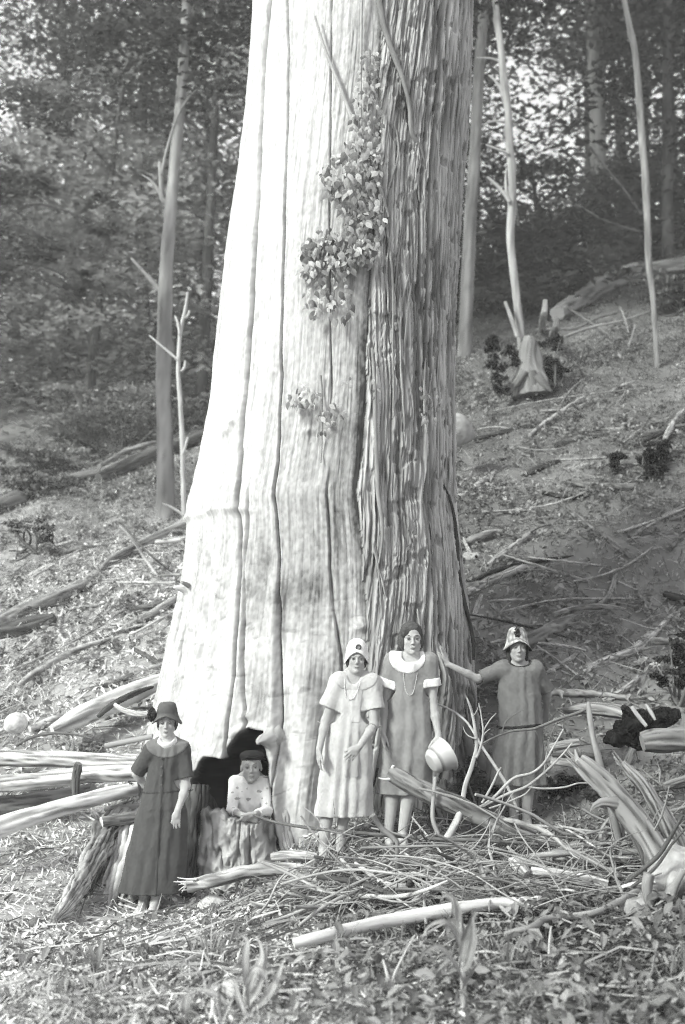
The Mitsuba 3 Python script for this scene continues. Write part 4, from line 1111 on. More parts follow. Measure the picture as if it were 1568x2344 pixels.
RS = np.random.default_rng(606)
_side = {}
for i in range(84):
    left = i % 5 < 2
    u, v = (RS.uniform(20, 430), RS.uniform(1180, 1700)) if left else (RS.uniform(1060, 1568), RS.uniform(900, 1620))
    g = G(u, v)
    if left and g[1] < 9.6 or (not left and g[1] < 9.6):
        continue
    L = RS.uniform(0.4, 1.6) * (1.0 if RS.random() < 0.8 else 1.7)
    an = RS.normal(0.10, 0.45) if RS.random() < 0.8 else RS.uniform(0, 3.1)
    e = g + np.array([math.cos(an), math.sin(an), 0]) * L
    q = [g, (g + e) / 2 + RS.normal(size=3) * 0.05 * L, e]
    for w in q:
        w[2] = float(H(w[0], w[1])) + 0.05 + 0.05 * RS.random()
    tn = RS.choice([RS.uniform(0.4, 0.65), RS.uniform(0.2, 0.35), RS.uniform(0.05, 0.1)], p=[0.55, 0.3, 0.15]) * (1.0 if left else 0.8)
    rr = RS.choice([RS.uniform(0.010, 0.02), RS.uniform(0.02, 0.05)], p=[0.4, 0.6])
    shade, kind_ = ('pale' if tn > 0.3 else 'grey' if tn > 0.14 else 'dark'), 'fallen limb' if rr > 0.02 else 'fallen stick'
    where = 'left slope' if left else 'right slope'
    far_ = 'far up' if g[1] > 13.5 else 'low on'
    log('%s %s lying in the litter %s the %s' % (shade, kind_, far_, where), q, [rr * .8, rr, rr * .5], tn, 700 + i, name='limb' if rr > 0.02 else 'stick', cat='limb' if rr > 0.02 else 'stick', group='%s %ss %s the %s' % (shade, kind_, far_, where), rough=0.3, streak=0.5, sides=10, grain=0.3)


def stone(label, p, rad, tone, seed):
    f = Field(np.asarray(p) - 1.5 * max(rad), np.asarray(p) + 1.5 * max(rad), max(rad) / 9)
    f.ell(p, rad)
    r = np.random.default_rng(seed)
    for _ in range(4):
        f.ell(np.asarray(p) + r.normal(size=3) * 0.4 * np.asarray(rad), np.asarray(rad) * r.uniform(0.5, 0.8), k=0.3 * max(rad))
    v, fc = f.mesh()
    v = v + (fbm(v * (2 / max(rad)), 3, seed) - 0.5)[:, None] * 0.15 * max(rad)
    whole('boulder', (v, fc, tone * (0.6 + 0.8 * fbm(v * (4 / max(rad)), 3, seed + 1))), 'matte', label, 'boulder')


stone('pale rounded boulder at the left edge above the split logs', P(34, 1655, 9.9), (0.095, 0.1, 0.09), 0.66, 1)
stone('large pale slanting boulder against the right edge of the trunk', P(1045, 985, 16.0), (0.24, 0.2, 0.24), 0.36, 2)
stone('small grey stone right of the trunk', G(1072, 1283, 0.03), (0.10, 0.09, 0.08), 0.36, 3)
stone('pale stone block below the splintered log end', P(492, 2078, 8.05), (0.10, 0.08, 0.08), 0.52, 4)
stone('dark stone half sunk at the foot of the splintered root on the left', P(80, 2115, 7.6), (0.05, 0.05, 0.035), 0.15, 5)
# ------------------------------------------------------------------ people
def frame(fwd, tilt=0.0):
    """Columns: to the figure's left as seen in the picture's right, forward (out of the face), up."""
    f = unit(fwd)
    x = unit(np.cross(f, [0, 0, 1.0]))
    x = -x if x[0] < 0 else x
    u = unit(np.cross(x, f))
    u = -u if u[2] < 0 else u
    c, s = math.cos(tilt), math.sin(tilt)
    x2, u2 = c * x + s * u, -s * x + c * u
    return np.stack([x2, f, u2], 1)


def head(f, c, R, s):
    L = lambda x, y, z: c + R @ (np.array([x, -y, z]) * s)                # y: backwards in the list below, so forward is -y
    E = lambda p, r, k=0.02, cut=False: f.ell(L(*p), np.array(r) * s, R, k * s, cut)
    C = lambda a, b, ra, rb, k=0.015, cut=False: f.cone(L(*a), L(*b), ra * s, rb * s, k * s, cut)
    E((0, 0.012, 0.035), (0.074, 0.094, 0.088), 0.0)
    E((0, -0.028, -0.04), (0.057, 0.056, 0.078), 0.03)
    for q in (-1, 1):
        C((q * 0.048, -0.005, -0.058), (q * 0.010, -0.064, -0.104), 0.019, 0.014, 0.02)
        E((q * 0.037, -0.058, -0.028), (0.018, 0.017, 0.017), 0.02)
        C((q * 0.014, -0.080, 0.019), (q * 0.046, -0.062, 0.018), 0.011, 0.009, 0.012)
        E((q * 0.031, -0.094, 0.001), (0.019, 0.020, 0.012), 0.010, True)
        E((q * 0.010, -0.092, -0.038), (0.0065, 0.009, 0.006), 0.006)
        E((q * 0.076, 0.012, -0.008), (0.010, 0.020, 0.032), 0.006)
    E((0, -0.074, -0.098), (0.017, 0.014, 0.015), 0.012)
    C((0, -0.082, 0.012), (0, -0.103, -0.034), 0.0065, 0.0098, 0.008)
    E((0, -0.084, -0.064), (0.023, 0.011, 0.0055), 0.004)
    E((0, -0.083, -0.076), (0.019, 0.011, 0.0065), 0.004)
    return L


def hand(f, wrist, d, side, n, s=1.0, curl=(0.3, 0.4, 0.45, 0.5), spread=0.10, thumb=0.6):
    """Palm, four fingers and a thumb. d: from wrist to fingertips, side: where the thumb sits, n: out of the palm."""
    d, side, n = unit(d), unit(side), unit(n)
    ks = []
    for i, (o, ln) in enumerate(((0.027, 0.078), (0.009, 0.082), (-0.009, 0.078), (-0.026, 0.072))):
        kn = wrist + (d * ln + side * o) * s
        f.cone(wrist + (d * 0.012 + side * o * 0.5) * s, kn, 0.0135 * s, 0.0105 * s, 0.008 * s)
        ks.append(kn)
    f.cone(wrist - d * 0.01 * s, wrist + d * 0.03 * s, 0.020 * s, 0.020 * s, 0.012 * s)
    for i, (ln, c, sp) in enumerate(zip((0.072, 0.080, 0.074, 0.058), curl, (1, 0.3, -0.4, -1.1))):
        p, dirn = ks[i], unit(d + side * spread * sp)
        for j, (part_, rr) in enumerate(((0.45, 0.0088), (0.31, 0.0078), (0.24, 0.0068))):
            a = c * (0.6, 1.0, 0.8)[j]
            dirn = unit(dirn * math.cos(a) + n * math.sin(a))
            q = p + dirn * ln * part_ * s
            f.cone(p, q, rr * s, rr * 0.92 * s, 0.003 * s)
            p = q
    p = wrist + (d * 0.022 + side * 0.022) * s
    dirn = unit(d * 0.75 + side * thumb + n * 0.25)
    for ln, rr in ((0.040, 0.0125), (0.030, 0.010), (0.024, 0.0085)):
        q = p + dirn * ln * s
        f.cone(p, q, rr * s, rr * 0.9 * s, 0.006 * s)
        p, dirn = q, unit(dirn + d * 0.35)


def skin_tone(v, L, s, c, base):
    t = base * (0.84 + 0.20 * fbm(v * 18, 3, 5) + 0.12 * fbm(v * 90, 2, 8))
    if c is not None:
        q = (v - c)
        for (x, y, z), rr, k in (((0, -0.088, -0.063), (0.020, 0.02, 0.005), 0.78), ((0, -0.087, -0.072), (0.016, 0.02, 0.006), 0.84)):
            g = np.exp(-((((v - L(x, y, z)) / (np.array(rr) * s)) ** 2)[:, [0, 2]].sum(1)) ** 1.5) * (np.abs((v - L(x, y, z))[:, 1]) < 0.03 * s)
            t *= 1 - (1 - k) * g
    return t


def face_parts(k, L, R, s, brow=0.22, iris=0.11, gaze=(0, -1, 0)):
    for q in (-1, 1):
        c = L(q * 0.0315, -0.0775, 0.000)
        m = trimesh.creation.icosphere(3, 0.0118 * s)
        dirs = m.vertices / (0.0118 * s)
        g = unit(R @ np.array([0, 1.0, -0.02]))
        a = dirs @ g
        t = np.where(a > 0.965, 0.06, np.where(a > 0.82, iris, 0.26))  # whites painted dark for the shadow under the brow
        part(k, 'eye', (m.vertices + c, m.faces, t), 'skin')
        part(k, 'eyebrow', tube([L(q * 0.014, -0.0895, 0.0185), L(q * 0.030, -0.0865, 0.0250), L(q * 0.048, -0.068, 0.0190)], np.array([0.0018, 0.0026, 0.0014]) * s, 6, tone=brow, seed=3), 'matte')
        if q > 0:
            part(k, 'mouth', tube([L(-0.021, -0.0855, -0.0715), L(-0.010, -0.0935, -0.0698), L(0, -0.0950, -0.0702), L(0.010, -0.0935, -0.0698), L(0.021, -0.0855, -0.0715)], np.array([0.0010, 0.0024, 0.0026, 0.0024, 0.0010]) * s, 6, tone=0.19, seed=2), 'skin')
        part(k, 'eyelid', tube([L(q * 0.0195, -0.0850, 0.001), L(q * 0.0315, -0.0900, 0.0060), L(q * 0.0435, -0.0800, 0.001)], np.array([0.0022, 0.0042, 0.0022]) * s, 6, tone=0.25, seed=3), 'skin')  # lid kept dark, for the shade in the socket


def body_field(lo, hi, h=0.0055):
    return Field(lo, hi, h)


def limb(f, a, b, c, ra, rb, rc, k=0.03):
    f.cone(a, b, ra, rb, k)
    m = b + (c - b) * 0.3
    f.cone(b, m, rb, rb * 0.98, 0.02)
    f.cone(m, c, rb * 0.98, rc, 0.02)


def loft(f, rows, depth, cy, fold=None, k=0.0, power=2.0, cut=False):
    """Solid from stacked ovals: rows of (z, x left, x right)."""
    rows = np.asarray(sorted(rows), float)
    xl, xr = PchipInterpolator(rows[:, 0], rows[:, 1]), PchipInterpolator(rows[:, 0], rows[:, 2])
    zt, zb = rows[-1, 0], rows[0, 0]
    lo = [rows[:, 1].min() - .05, cy(zb) - 0.45, zb]
    hi = [rows[:, 2].max() + .05, cy(zt) + 0.45, zt]

    def fn(x, y, z):
        zz = np.clip(z, zb, zt)
        a = (xr(zz) - xl(zz)) / 2
        xc = (xr(zz) + xl(zz)) / 2
        b = depth(zz) * a
        px, py = x - xc, y - cy(zz)
        th = np.arctan2(px, -py)
        if fold is not None:
            w = fold(th, zz)
            a, b = a + w, b + w
        e = ((np.abs(px) / a) ** power + (np.abs(py) / b) ** power) ** (1 / power)
        d = (e - 1) * np.minimum(a, b) * 0.9
        return np.maximum(d, np.maximum(z - zt, zb - z))
    f.add(fn, lo, hi, k, cut)


def folds(seed, z_top, z_hem, amp, n):
    r = np.random.default_rng(seed)
    ph, fr, wt = r.uniform(0, 6.28, 6), n + r.integers(-2, 3, 6), r.uniform(0.4, 1.0, 6)

    def fn(th, z):
        t = np.clip((z_top - z) / (z_top - z_hem), 0, 1)
        w = sum(wt[i] * np.sin(fr[i] * th + ph[i] + 1.2 * np.sin(2 * z + ph[i])) for i in range(6)) / 6
        return amp * (0.2 + 0.8 * t) * w * 2.2 + 0.004 * np.sin(37 * z + 3 * th + ph[0]) * np.sin(5 * th + ph[1] + 11 * z)
    return fn


def cloth_tone(v, base, seed, amp=0.25):
    return base * (1 + amp * (fbm(v * np.array([16, 16, 5]), 3, seed) - 0.5) + amp * 0.9 * (fbm(v * 70, 2, seed + 2) - 0.5) + amp * 0.7 * (fbm(v * 3, 2, seed + 4) - 0.5))


WRINKLE = [0]


def wrinkles(v):
    """Creases of the garment last made, in metres outward."""
    s = WRINKLE[0]
    wv = v + 0.04 * (fbm(v * 5, 2, s + 6) - 0.5)[:, None]
    w1 = 1 - np.abs(2 * fbm(wv * np.array([10, 10, 3.0]), 2, s + 9) - 1)
    w2 = 1 - np.abs(2 * fbm(wv * np.array([20, 20, 15.0]), 3, s + 7) - 1)
    return 0.007 * (w1 ** 2 - 0.55) + 0.006 * (w2 - 0.75)


def dress(k, f, base, seed, name='dress', label=None, amp=0.25):
    v, fc = f.mesh()
    nn = np.array(trimesh.Trimesh(v, fc, process=False).vertex_normals)
    WRINKLE[0] = seed
    v = v + nn * wrinkles(v)[:, None]
    part(k, name, (v, fc, cloth_tone(v, base, seed, amp)), 'cloth', label=label)


def band(k, f, fn, off, base, seed, name, label=None, amp=0.15):
    """A piece sewn onto a garment: the garment's skin, off metres proud, where fn is negative."""
    x, y, z = f.at()
    F = np.maximum(f.F - off, np.broadcast_to(fn(x, y, z), f.F.shape)).astype(np.float32)
    m = F.copy()
    v, fc = surface_net(np.maximum(m, -(f.F + 0.012)), f.lo, f.h)
    v = v + np.array(trimesh.Trimesh(v, fc, process=False).vertex_normals) * (0.9 * wrinkles(v))[:, None]
    part(k, name, (v, fc, cloth_tone(v, base, seed, amp)), 'cloth', label=label)


def zc1(a, b, y):
    return P(228.8 + a * .32106, 1373 + b * .32106, y)


def zc3(a, b, y):
    return P(686.5 + a * .2539, 1373 + b * .2539, y)


def zc5(a, b, y):
    return P(961.1 + a * .2539, 1373 + b * .2539, y)


def zc2(a, b, y):
    return P(366.1 + a * .29188, 1510.3 + b * .29188, y)


def figure(k, M, Y, s, eyes, fwd, tilt, neck, sh, el, wr, hands, hip, ankle, tone, h=0.0055, face=True, foot=(0.0, -0.19, -0.03), arm=1.0, knee_out=0.0):
    """The body as one surface; M maps sketch points to space."""
    R = frame(fwd, tilt)
    c = M(*eyes, Y)
    pts = [np.array(p) for p in (sh + el + wr + ankle)] + [c]
    lo, hi = np.min(pts, 0) - [0.16, 0.30, 0.16], np.max(pts, 0) + [0.16, 0.22, 0.22]
    f = Field(lo, hi, h)
    L = head(f, c, R, s)
    n = np.array(neck)
    f.cone(n + [0, 0.02, -0.01], L(0, 0.022, -0.055), 0.050 * s, 0.046 * s, 0.025)
    mid = (np.array(sh[0]) + sh[1]) / 2
    hp = (np.array(hip[0]) + hip[1]) / 2
    for q in (0, 1):
        f.cone(n + [0, 0.02, -0.02], sh[q], 0.045, 0.040, 0.05)
        limb(f, np.array(sh[q]), np.array(el[q]), np.array(wr[q]), 0.040 * arm, 0.033 * arm, 0.022 * arm)
    f.ell(mid * 0.72 + hp * 0.28 + [0, 0.02, 0], (0.125, 0.085, 0.20), None, 0.06)
    f.ell(hp + [0, 0.02, 0.06], (0.13, 0.09, 0.13), None, 0.06)
    for q in (0, 1):
        a, b = np.array(hip[q]), np.array(ankle[q])
        kn = a + (b - a) * 0.53 + [0, -0.025, 0]
        f.chain([a, kn], [0.075, 0.050], 0.03)
        cf = kn + (b - kn) * 0.32 + [0, 0.018, 0]
        f.chain([kn, cf, b], [0.050, 0.052, 0.034], 0.02)
        ft = np.array(foot)
        f.cone(b + [0, 0.03, -0.03], b + [0, 0.0, -0.03], 0.034, 0.036, 0.02)
        f.cone(b + [0, -0.01, -0.035], b + ft + [0, 0.05, -0.02], 0.034, 0.028, 0.02)
        f.cone(b + ft + [0, 0.05, -0.02], b + ft + [0, 0.0, -0.025], 0.030, 0.022, 0.02)
    for q, hd in enumerate(hands):
        hand(f, np.array(wr[q]), *hd)
    v, fc = f.mesh()
    part(k, 'body', (v, fc, skin_tone(v, L, s, c, tone)), 'skin')
    if face:
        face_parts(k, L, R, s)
    return L, R, c


def sleeve(f, a, b, ra, rb, k=0.04, hollow=0.10):
    a, b = np.array(a), np.array(b)
    d = unit(b - a)
    f.cone(a, b + d * rb, ra, rb, k)
    plane = lambda x, y, z: ((x - b[0]) * d[0] + (y - b[1]) * d[1] + (z - b[2]) * d[2])
    lo, hi = b - 2.0 * rb, b + 2.4 * rb
    f.add(lambda x, y, z: np.maximum(-plane(x, y, z), np.sqrt((x - b[0]) ** 2 + (y - b[1]) ** 2 + (z - b[2]) ** 2) - 1.9 * rb), lo, hi, 0.0, True)
    if hollow:
        f.cone(b - d * hollow, b + d * 0.05, ra * 0.55, rb - 0.009, 0.0, True)


def ground_z(p):
    return float(H(p[0], p[1]))


def hollow_hem(f, rows, depth, cy, rise=0.16, wall=0.012, fold=None):
    rows = sorted(rows)
    z0 = rows[0][0]
    sub = [(z, l + wall, r - wall) for z, l, r in rows]
    zs = np.array([q[0] for q in sub])
    zt = z0 + rise
    xl, xr = np.interp(zt, zs, [q[1] for q in sub]), np.interp(zt, zs, [q[2] for q in sub])
    loft(f, [(z0 - 0.03, sub[0][1], sub[0][2]), (z0, sub[0][1], sub[0][2]), (zt, xl + 0.03, xr - 0.03)], depth, cy, fold, cut=True)


# ---- the woman in the long dark dress, left of the tree
Y = 8.2
K1 = thing('person', 'person in a long dark belted dress and dark cloche hat standing left of the hollow', 'person')
M = zc1
shr, shl = M(368, 1068, Y), M(592, 1068, Y + .02)
elr, ell_ = M(262, 1235, Y + .06), M(612, 1330, Y)
wrr, wrl = M(318, 1325, Y + .12), M(552, 1508, Y - .08)
fL, fR_ = M(312, 2128, Y + .02), M(395, 2135, Y - .04)
for a in (fL, fR_):
    a[2] = max(a[2], ground_z(a) + 0.02)
L1, R1, c1 = figure(K1, M, Y, 0.90, (478, 868), (0.05, -1, -0.05), 0.0, M(480, 1015, Y + .03), [shr, shl], [elr, ell_], [wrr, wrl],
                    [((0.6, 0.5, -0.3), (0, 0, 1), (-0.3, 0.8, 0), 0.9), ((-0.16, -0.05, -1), (-1, -0.25, 0.1), (0.1, 1, 0), 1.0, (0.16, 0.18, 0.22, 0.28), 0.14, 0.45)],
                    [M(380, 1420, Y + .03), M(520, 1420, Y + .03)], [fL, fR_], 0.46)
rows = [(b_, l, r_) for b_, l, r_ in ((1035, 372, 598), (1110, 358, 598), (1230, 338, 580), (1345, 312, 586), (1372, 306, 590), (1470, 276, 612), (1700, 216, 622), (1900, 168, 614), (2078, 130, 602))]
rows = [(M(400, b_, Y)[2], M(l, b_, Y)[0], M(r_, b_, Y)[0]) for b_, l, r_ in rows]
f = Field([rows[-1][1] - .15, Y - .42, rows[-1][0] - .05], [rows[0][2] + .12, Y + .42, rows[0][0] + .14], 0.0065)
zw, zh = M(400, 1350, Y)[2], rows[-1][0]
dep = lambda z: np.where(z > zw, 0.70, 0.70 - 0.08 * np.clip((zw - z) / (zw - zh), 0, 1))
cy = lambda z: Y + 0.015 + 0 * z
fo = folds(1, zw, zh, 0.011, 11)
loft(f, rows, dep, cy, fo)
f.cone(M(445, 1020, Y + .03), shr, 0.05, 0.056, 0.04)
f.cone(M(515, 1020, Y + .03), shl, 0.05, 0.056, 0.04)
sleeve(f, shr, shr + (elr - shr) * 0.95, 0.058, 0.056, 0.02)
sleeve(f, shl, M(618, 1268, Y), 0.056, 0.052, 0.02)
hollow_hem(f, rows, dep, cy, 0.2, 0.030, fo)
nk = M(478, 985, Y - .03)
f.ell(nk, (0.066, 0.11, 0.075), None, 0.01, True)
dress(K1, f, 0.085, 1)
x0, z0 = nk[0], nk[2]
band(K1, f, lambda x, y, z: np.maximum(np.hypot((x - x0) / 0.158, (z - z0 + 0.012) / 0.125) - 1, y - Y - 0.08) * 0.1 + 0 * y, 0.006, 0.19, 2, 'collar', 'wide grey collar')
# white inner collar
g = Field(nk - 0.13, nk + 0.13, 0.005)
g.ell(nk + [0, 0.03, -0.035], (0.078, 0.085, 0.060))
g.ell(nk + [0, -0.01, 0.035], (0.060, 0.14, 0.070), None, 0.006, True)
v, fc = g.mesh()
part(K1, 'inner_collar', (v, fc, cloth_tone(v, 0.78, 3, 0.1)), 'cloth', label='white inner collar')
zb_ = M(400, 1360, Y)[2]
band(K1, f, lambda x, y, z: np.abs(z - zb_ - 0.06 * (x - x0)) - 0.007 + 0 * y, 0.003, 0.06, 4, 'belt')
xm = M(448, 1500, Y)[0]
band(K1, f, lambda x, y, z: np.maximum(np.abs(x - xm - 0.03 * (z - zb_)) - 0.011, np.maximum(y - Y, z - M(448, 1060, Y)[2])) + 0 * z, 0.004, 0.07, 5, 'placket')
for i in range(4):
    b = M(452, 1120 + 62 * i, Y)
    m = trimesh.creation.icosphere(1, 0.008)
    yy_ = Y + 0.015 - 0.70 * (rows[2][2] - rows[2][1]) / 2 - 0.012
    part(K1, 'button', (m.vertices + [b[0], yy_, b[2]], m.faces, 0.12), 'cloth')


def hat(k, c, R, s, prof, base, seed, squash=1.0, name='hat', tilt_back=0.0, label=None, band_z=None, band_tone=None, brim_drop=0.0, front_lift=0.0, pattern=None):
    """A felt hat turned about the head's own axis: prof is (radius, height), outside then inside."""
    n = 56
    a = np.linspace(0, 2 * np.pi, n, endpoint=False)
    prof = np.asarray(prof, float)
    pr = np.vstack([prof, (prof - [0.006, 0.004])[::-1]])
    pr[:, 0] = np.maximum(pr[:, 0], 0.0005)
    A, I = np.meshgrid(a, np.arange(len(pr)))
    rad, zz = pr[I, 0], pr[I, 1]
    dent = 1 + 0.03 * (fbm(np.stack([np.cos(A) * 1.7, np.sin(A) * 1.7, zz * 14], -1), 3, seed) - 0.5) * 2
    brim = sstep(0.075, 0.01, zz)
    zz = zz + brim * (front_lift * np.clip(np.cos(A), 0, 1) ** 2 - brim_drop * np.abs(np.sin(A)))
    loc = np.stack([rad * dent * np.sin(A), rad * dent * np.cos(A) * 1.14, zz], -1) * s
    loc[..., 1] -= 0.012 * s
    v = c + loc.reshape(-1, 3) @ R.T
    m = len(pr)
    i, j = np.meshgrid(np.arange(m - 1), np.arange(n), indexing='ij')
    q = quads(np.stack([i * n + j, i * n + (j + 1) % n, (i + 1) * n + (j + 1) % n, (i + 1) * n + j], -1).reshape(-1, 4))
    t = cloth_tone(v, base, seed, 0.22)
    if band_tone is not None:
        hz = pr[I, 1].ravel()
        t = np.where((hz > band_z[0]) & (hz < band_z[1]), band_tone * (0.9 + 0.2 * fbm(v * 40, 2, 3)), t)
    if pattern is not None:
        t = pattern(A.ravel(), pr[I, 1].ravel(), t)
    part(k, name, (v, q[:, ::-1], t), 'cloth', label=label)
    return lambda th, z, r_: c + R @ (np.array([r_ * math.sin(th), r_ * math.cos(th) * 1.14 - 0.012, z]) * s)


at1 = hat(K1, c1, R1, 0.90, [(0.0, 0.160), (0.04, 0.158), (0.058, 0.153), (0.068, 0.143), (0.075, 0.125), (0.084, 0.085), (0.089, 0.062), (0.098, 0.046), (0.116, 0.028), (0.124, 0.018)], 0.115, 11, brim_drop=0.035, front_lift=0.045, band_z=(0.062, 0.088), band_tone=0.085, label='dark cloche hat with a turned down brim')
r = np.random.default_rng(3)
pts, nr, dd = [], [], []
fc_ = M(370, 815, Y - .03)
for i in range(420):
    d = unit(r.normal(size=3))
    pts.append(fc_ + d * np.array([0.030, 0.03, 0.052]) * r.random() ** 0.4)
    nr.append(unit(d + 0.7 * r.normal(size=3)))
    dd.append([0.2 * r.normal(), r.normal(), -1])
part(K1, 'hat_feather', leaf_cloud(np.array(pts), np.array(nr), np.array(dd), 0.024, 0.05 + 0.05 * r.random(420), 0.5), 'matte', smooth=False, label='dark feather tuft on the side of the hat')


def hair(k, L, s, R, blobs, tone, seed, label=None, cuts=()):
    c = L(0, 0, 0)
    f = Field(c - 0.22 * s, c + 0.22 * s, 0.0055)
    for p, rad in blobs:
        f.ell(L(*p), np.array(rad) * s, R, 0.015)
    for p, rad in cuts:
        f.ell(L(*p), np.array(rad) * s, R, 0.008, True)
    v, fc = f.mesh()
    loc = (v - c) @ R
    v = v + unit(v - c) * ((fbm(loc * np.array([60, 60, 14]), 3, seed) - 0.5) * 0.012)[:, None]
    part(k, 'hair', (v, fc, tone * (0.6 + 0.8 * fbm(loc * np.array([90, 90, 16]), 3, seed + 1))), 'matte', label=label)


hair(K1, L1, 0.90, R1, [((0.052, 0.03, -0.02), (0.034, 0.055, 0.06)), ((-0.052, 0.03, -0.02), (0.034, 0.055, 0.06)), ((0, 0.05, -0.02), (0.07, 0.06, 0.07))], 0.10, 5)

# ---- the woman in the pale dress and white hat
Y = 8.30
K3 = thing('person', 'person in a long pale short sleeved dress and white cloche hat before the trunk', 'person')
M = zc3
shr, shl = M(345, 735, Y), M(650, 745, Y)
elr, ell_ = M(232, 1090, Y - .02), M(668, 1130, Y - .06)
wrr, wrl = M(172, 1350, Y - .10), M(540, 1318, Y - .26)
fL, fR_ = M(215, 2205, Y - .02), M(365, 2195, Y + .02)
for a in (fL, fR_):
    a[2] = ground_z(a) + 0.07
L3, R3, c3 = figure(K3, M, Y, 0.92, (512, 532), (0.03, -1, 0.06), -0.04, M(490, 660, Y + .04), [shr, shl], [elr, ell_], [wrr, wrl],
                    [((-0.04, -0.1, -1), (0.3, -0.9, 0), (1, 0.2, 0), 0.95, (0.25, 0.3, 0.35, 0.4), 0.06, 0.35), ((-0.75, -0.1, -0.75), (-0.7, -0.2, 0.6), (-0.1, 0.9, -0.4), 0.95, (0.5, 0.55, 0.6, 0.65), 0.12, 0.45)],
                    [M(330, 1200, Y + .04), M(520, 1200, Y + .04)], [fL, fR_], 0.40)
rows = [(700, 372, 640), (740, 345, 658), (850, 312, 634), (1000, 288, 634), (1150, 252, 640), (1300, 222, 646), (1450, 192, 656), (1700, 156, 656), (1942, 124, 656)]
rows = [(M(400, b_, Y)[2], M(l, b_, Y)[0], M(r_, b_, Y)[0]) for b_, l, r_ in rows]
f = Field([rows[-1][1] - .12, Y - .40, rows[-1][0] - .05], [rows[0][2] + .18, Y + .40, rows[0][0] + .14], 0.0065)
zw, zh = M(400, 900, Y)[2], rows[-1][0]
dep = lambda z: 0.62 - 0.08 * np.clip((zw - z) / (zw - zh), 0, 1)
cy = lambda z: Y + 0.01 + 0 * z
fo = folds(4, zw, zh, 0.010, 9)
loft(f, rows, dep, cy, fo)
f.cone(M(440, 690, Y + .04), shr, 0.045, 0.056, 0.04)
f.cone(M(560, 690, Y + .04), shl, 0.045, 0.056, 0.04)
sleeve(f, shr, M(245, 965, Y - .01), 0.060, 0.066)
sleeve(f, shl, M(686, 985, Y - .03), 0.060, 0.068)
hollow_hem(f, rows, dep, cy, 0.2, 0.030, fo)
nk = M(490, 668, Y - .06)
f.ell(nk, (0.058, 0.11, 0.080), None, 0.01, True)
f.cone(M(478, 700, Y - .16), M(470, 790, Y - .15), 0.03, 0.008, 0.01, True)
dress(K3, f, 0.50, 31)
x0, z0 = nk[0], nk[2]
band(K3, f, lambda x, y, z: np.maximum(np.hypot((x - x0 - .01) / 0.165, (z - z0 + 0.02) / 0.105) - 1, y - Y - 0.1) * 0.1 + 0 * y, 0.005, 0.50, 32, 'collar')
xm = M(475, 1000, Y)[0]
band(K3, f, lambda x, y, z: np.maximum(np.abs(x - xm - 0.02) - 0.055 - 0.02 * np.sin(z * 9), np.maximum(y - Y, np.abs(z - M(0, 900, Y)[2]) - 0.16)) + 0 * z, 0.004, 0.56, 33, 'front_panel', 'paler inset on the dress front')
zq = M(430, 1300, Y)
band(K3, f, lambda x, y, z: np.maximum(np.abs(x - zq[0] - .03) - 0.055, np.maximum(y - Y, np.abs(z - zq[2] + 0.13) - 0.10)) + 0 * z, 0.004, 0.42, 34, 'pocket')
at3 = hat(K3, c3, R3, 0.92, [(0.0, 0.170), (0.022, 0.167), (0.042, 0.159), (0.060, 0.144), (0.073, 0.124), (0.082, 0.098), (0.088, 0.07), (0.091, 0.035), (0.095, 0.005), (0.102, -0.022)], 0.72, 35, brim_drop=0.012, front_lift=0.075, label='white close fitting cloche hat')
m = trimesh.creation.torus(0.0165, 0.006, 18, 10)
v = m.vertices @ np.array([[1, 0, 0], [0, 0, 1], [0, -1, 0.0]]).T
pc = at3(0.08, 0.092, 0.092)
part(K3, 'hat_ornament', (v @ R3.T + pc, m.faces, 0.09), 'cloth', label='dark ring shaped ornament on the white hat')
hair(K3, L3, 0.92, R3, [((0.062, 0.02, -0.02), (0.024, 0.05, 0.055)), ((-0.062, 0.02, -0.02), (0.024, 0.05, 0.055))], 0.06, 36)


def beads(k, pts, rad, tone, y_of, name='necklace'):
    s = spline(np.column_stack([np.array(pts, float), np.zeros(len(pts))]), 46)
    part(k, name, join([(lambda m: (m.vertices + q, m.faces, tone))(trimesh.creation.icosphere(1, rad)) for q in s]), 'skin', label='string of small pale beads')


def on_front(k, M, px_, f, lift=0.006):
    out = []
    for a, b in px_:
        p = M(a, b, Y)
        i, kk = int(round((p[0] - f.lo[0]) / f.h)), int(round((p[2] - f.lo[2]) / f.h))
        colm = f.F[np.clip(i, 0, f.n[0] - 1), :, np.clip(kk, 0, f.n[2] - 1)]
        j = np.nonzero(colm < 0)[0]
        y_ = f.lo[1] + (j[0] if len(j) else 30) * f.h - lift
        out.append([p[0], y_, p[2]])
    return out


q = on_front(K3, M, [(408, 700), (402, 780), (415, 860), (445, 890), (475, 880), (510, 830), (535, 760), (548, 700)], f, 0.012)
s = spline(np.array(q), 50)
part(K3, 'necklace', join([(lambda m: (m.vertices + p_, m.faces, 0.75))(trimesh.creation.icosphere(1, 0.0038)) for p_ in s]), 'skin', label='string of small pale beads')
w_ = ell_ + (wrl - ell_) * 0.12
ax_ = unit(wrl - ell_)
m = trimesh.creation.torus(0.036, 0.004, 24, 8)
m.apply_transform(trimesh.geometry.align_vectors([0, 0, 1], ax_))
part(K3, 'bracelet', (m.vertices + w_, m.faces, 0.25), 'tin', label='thin armlet below the elbow')

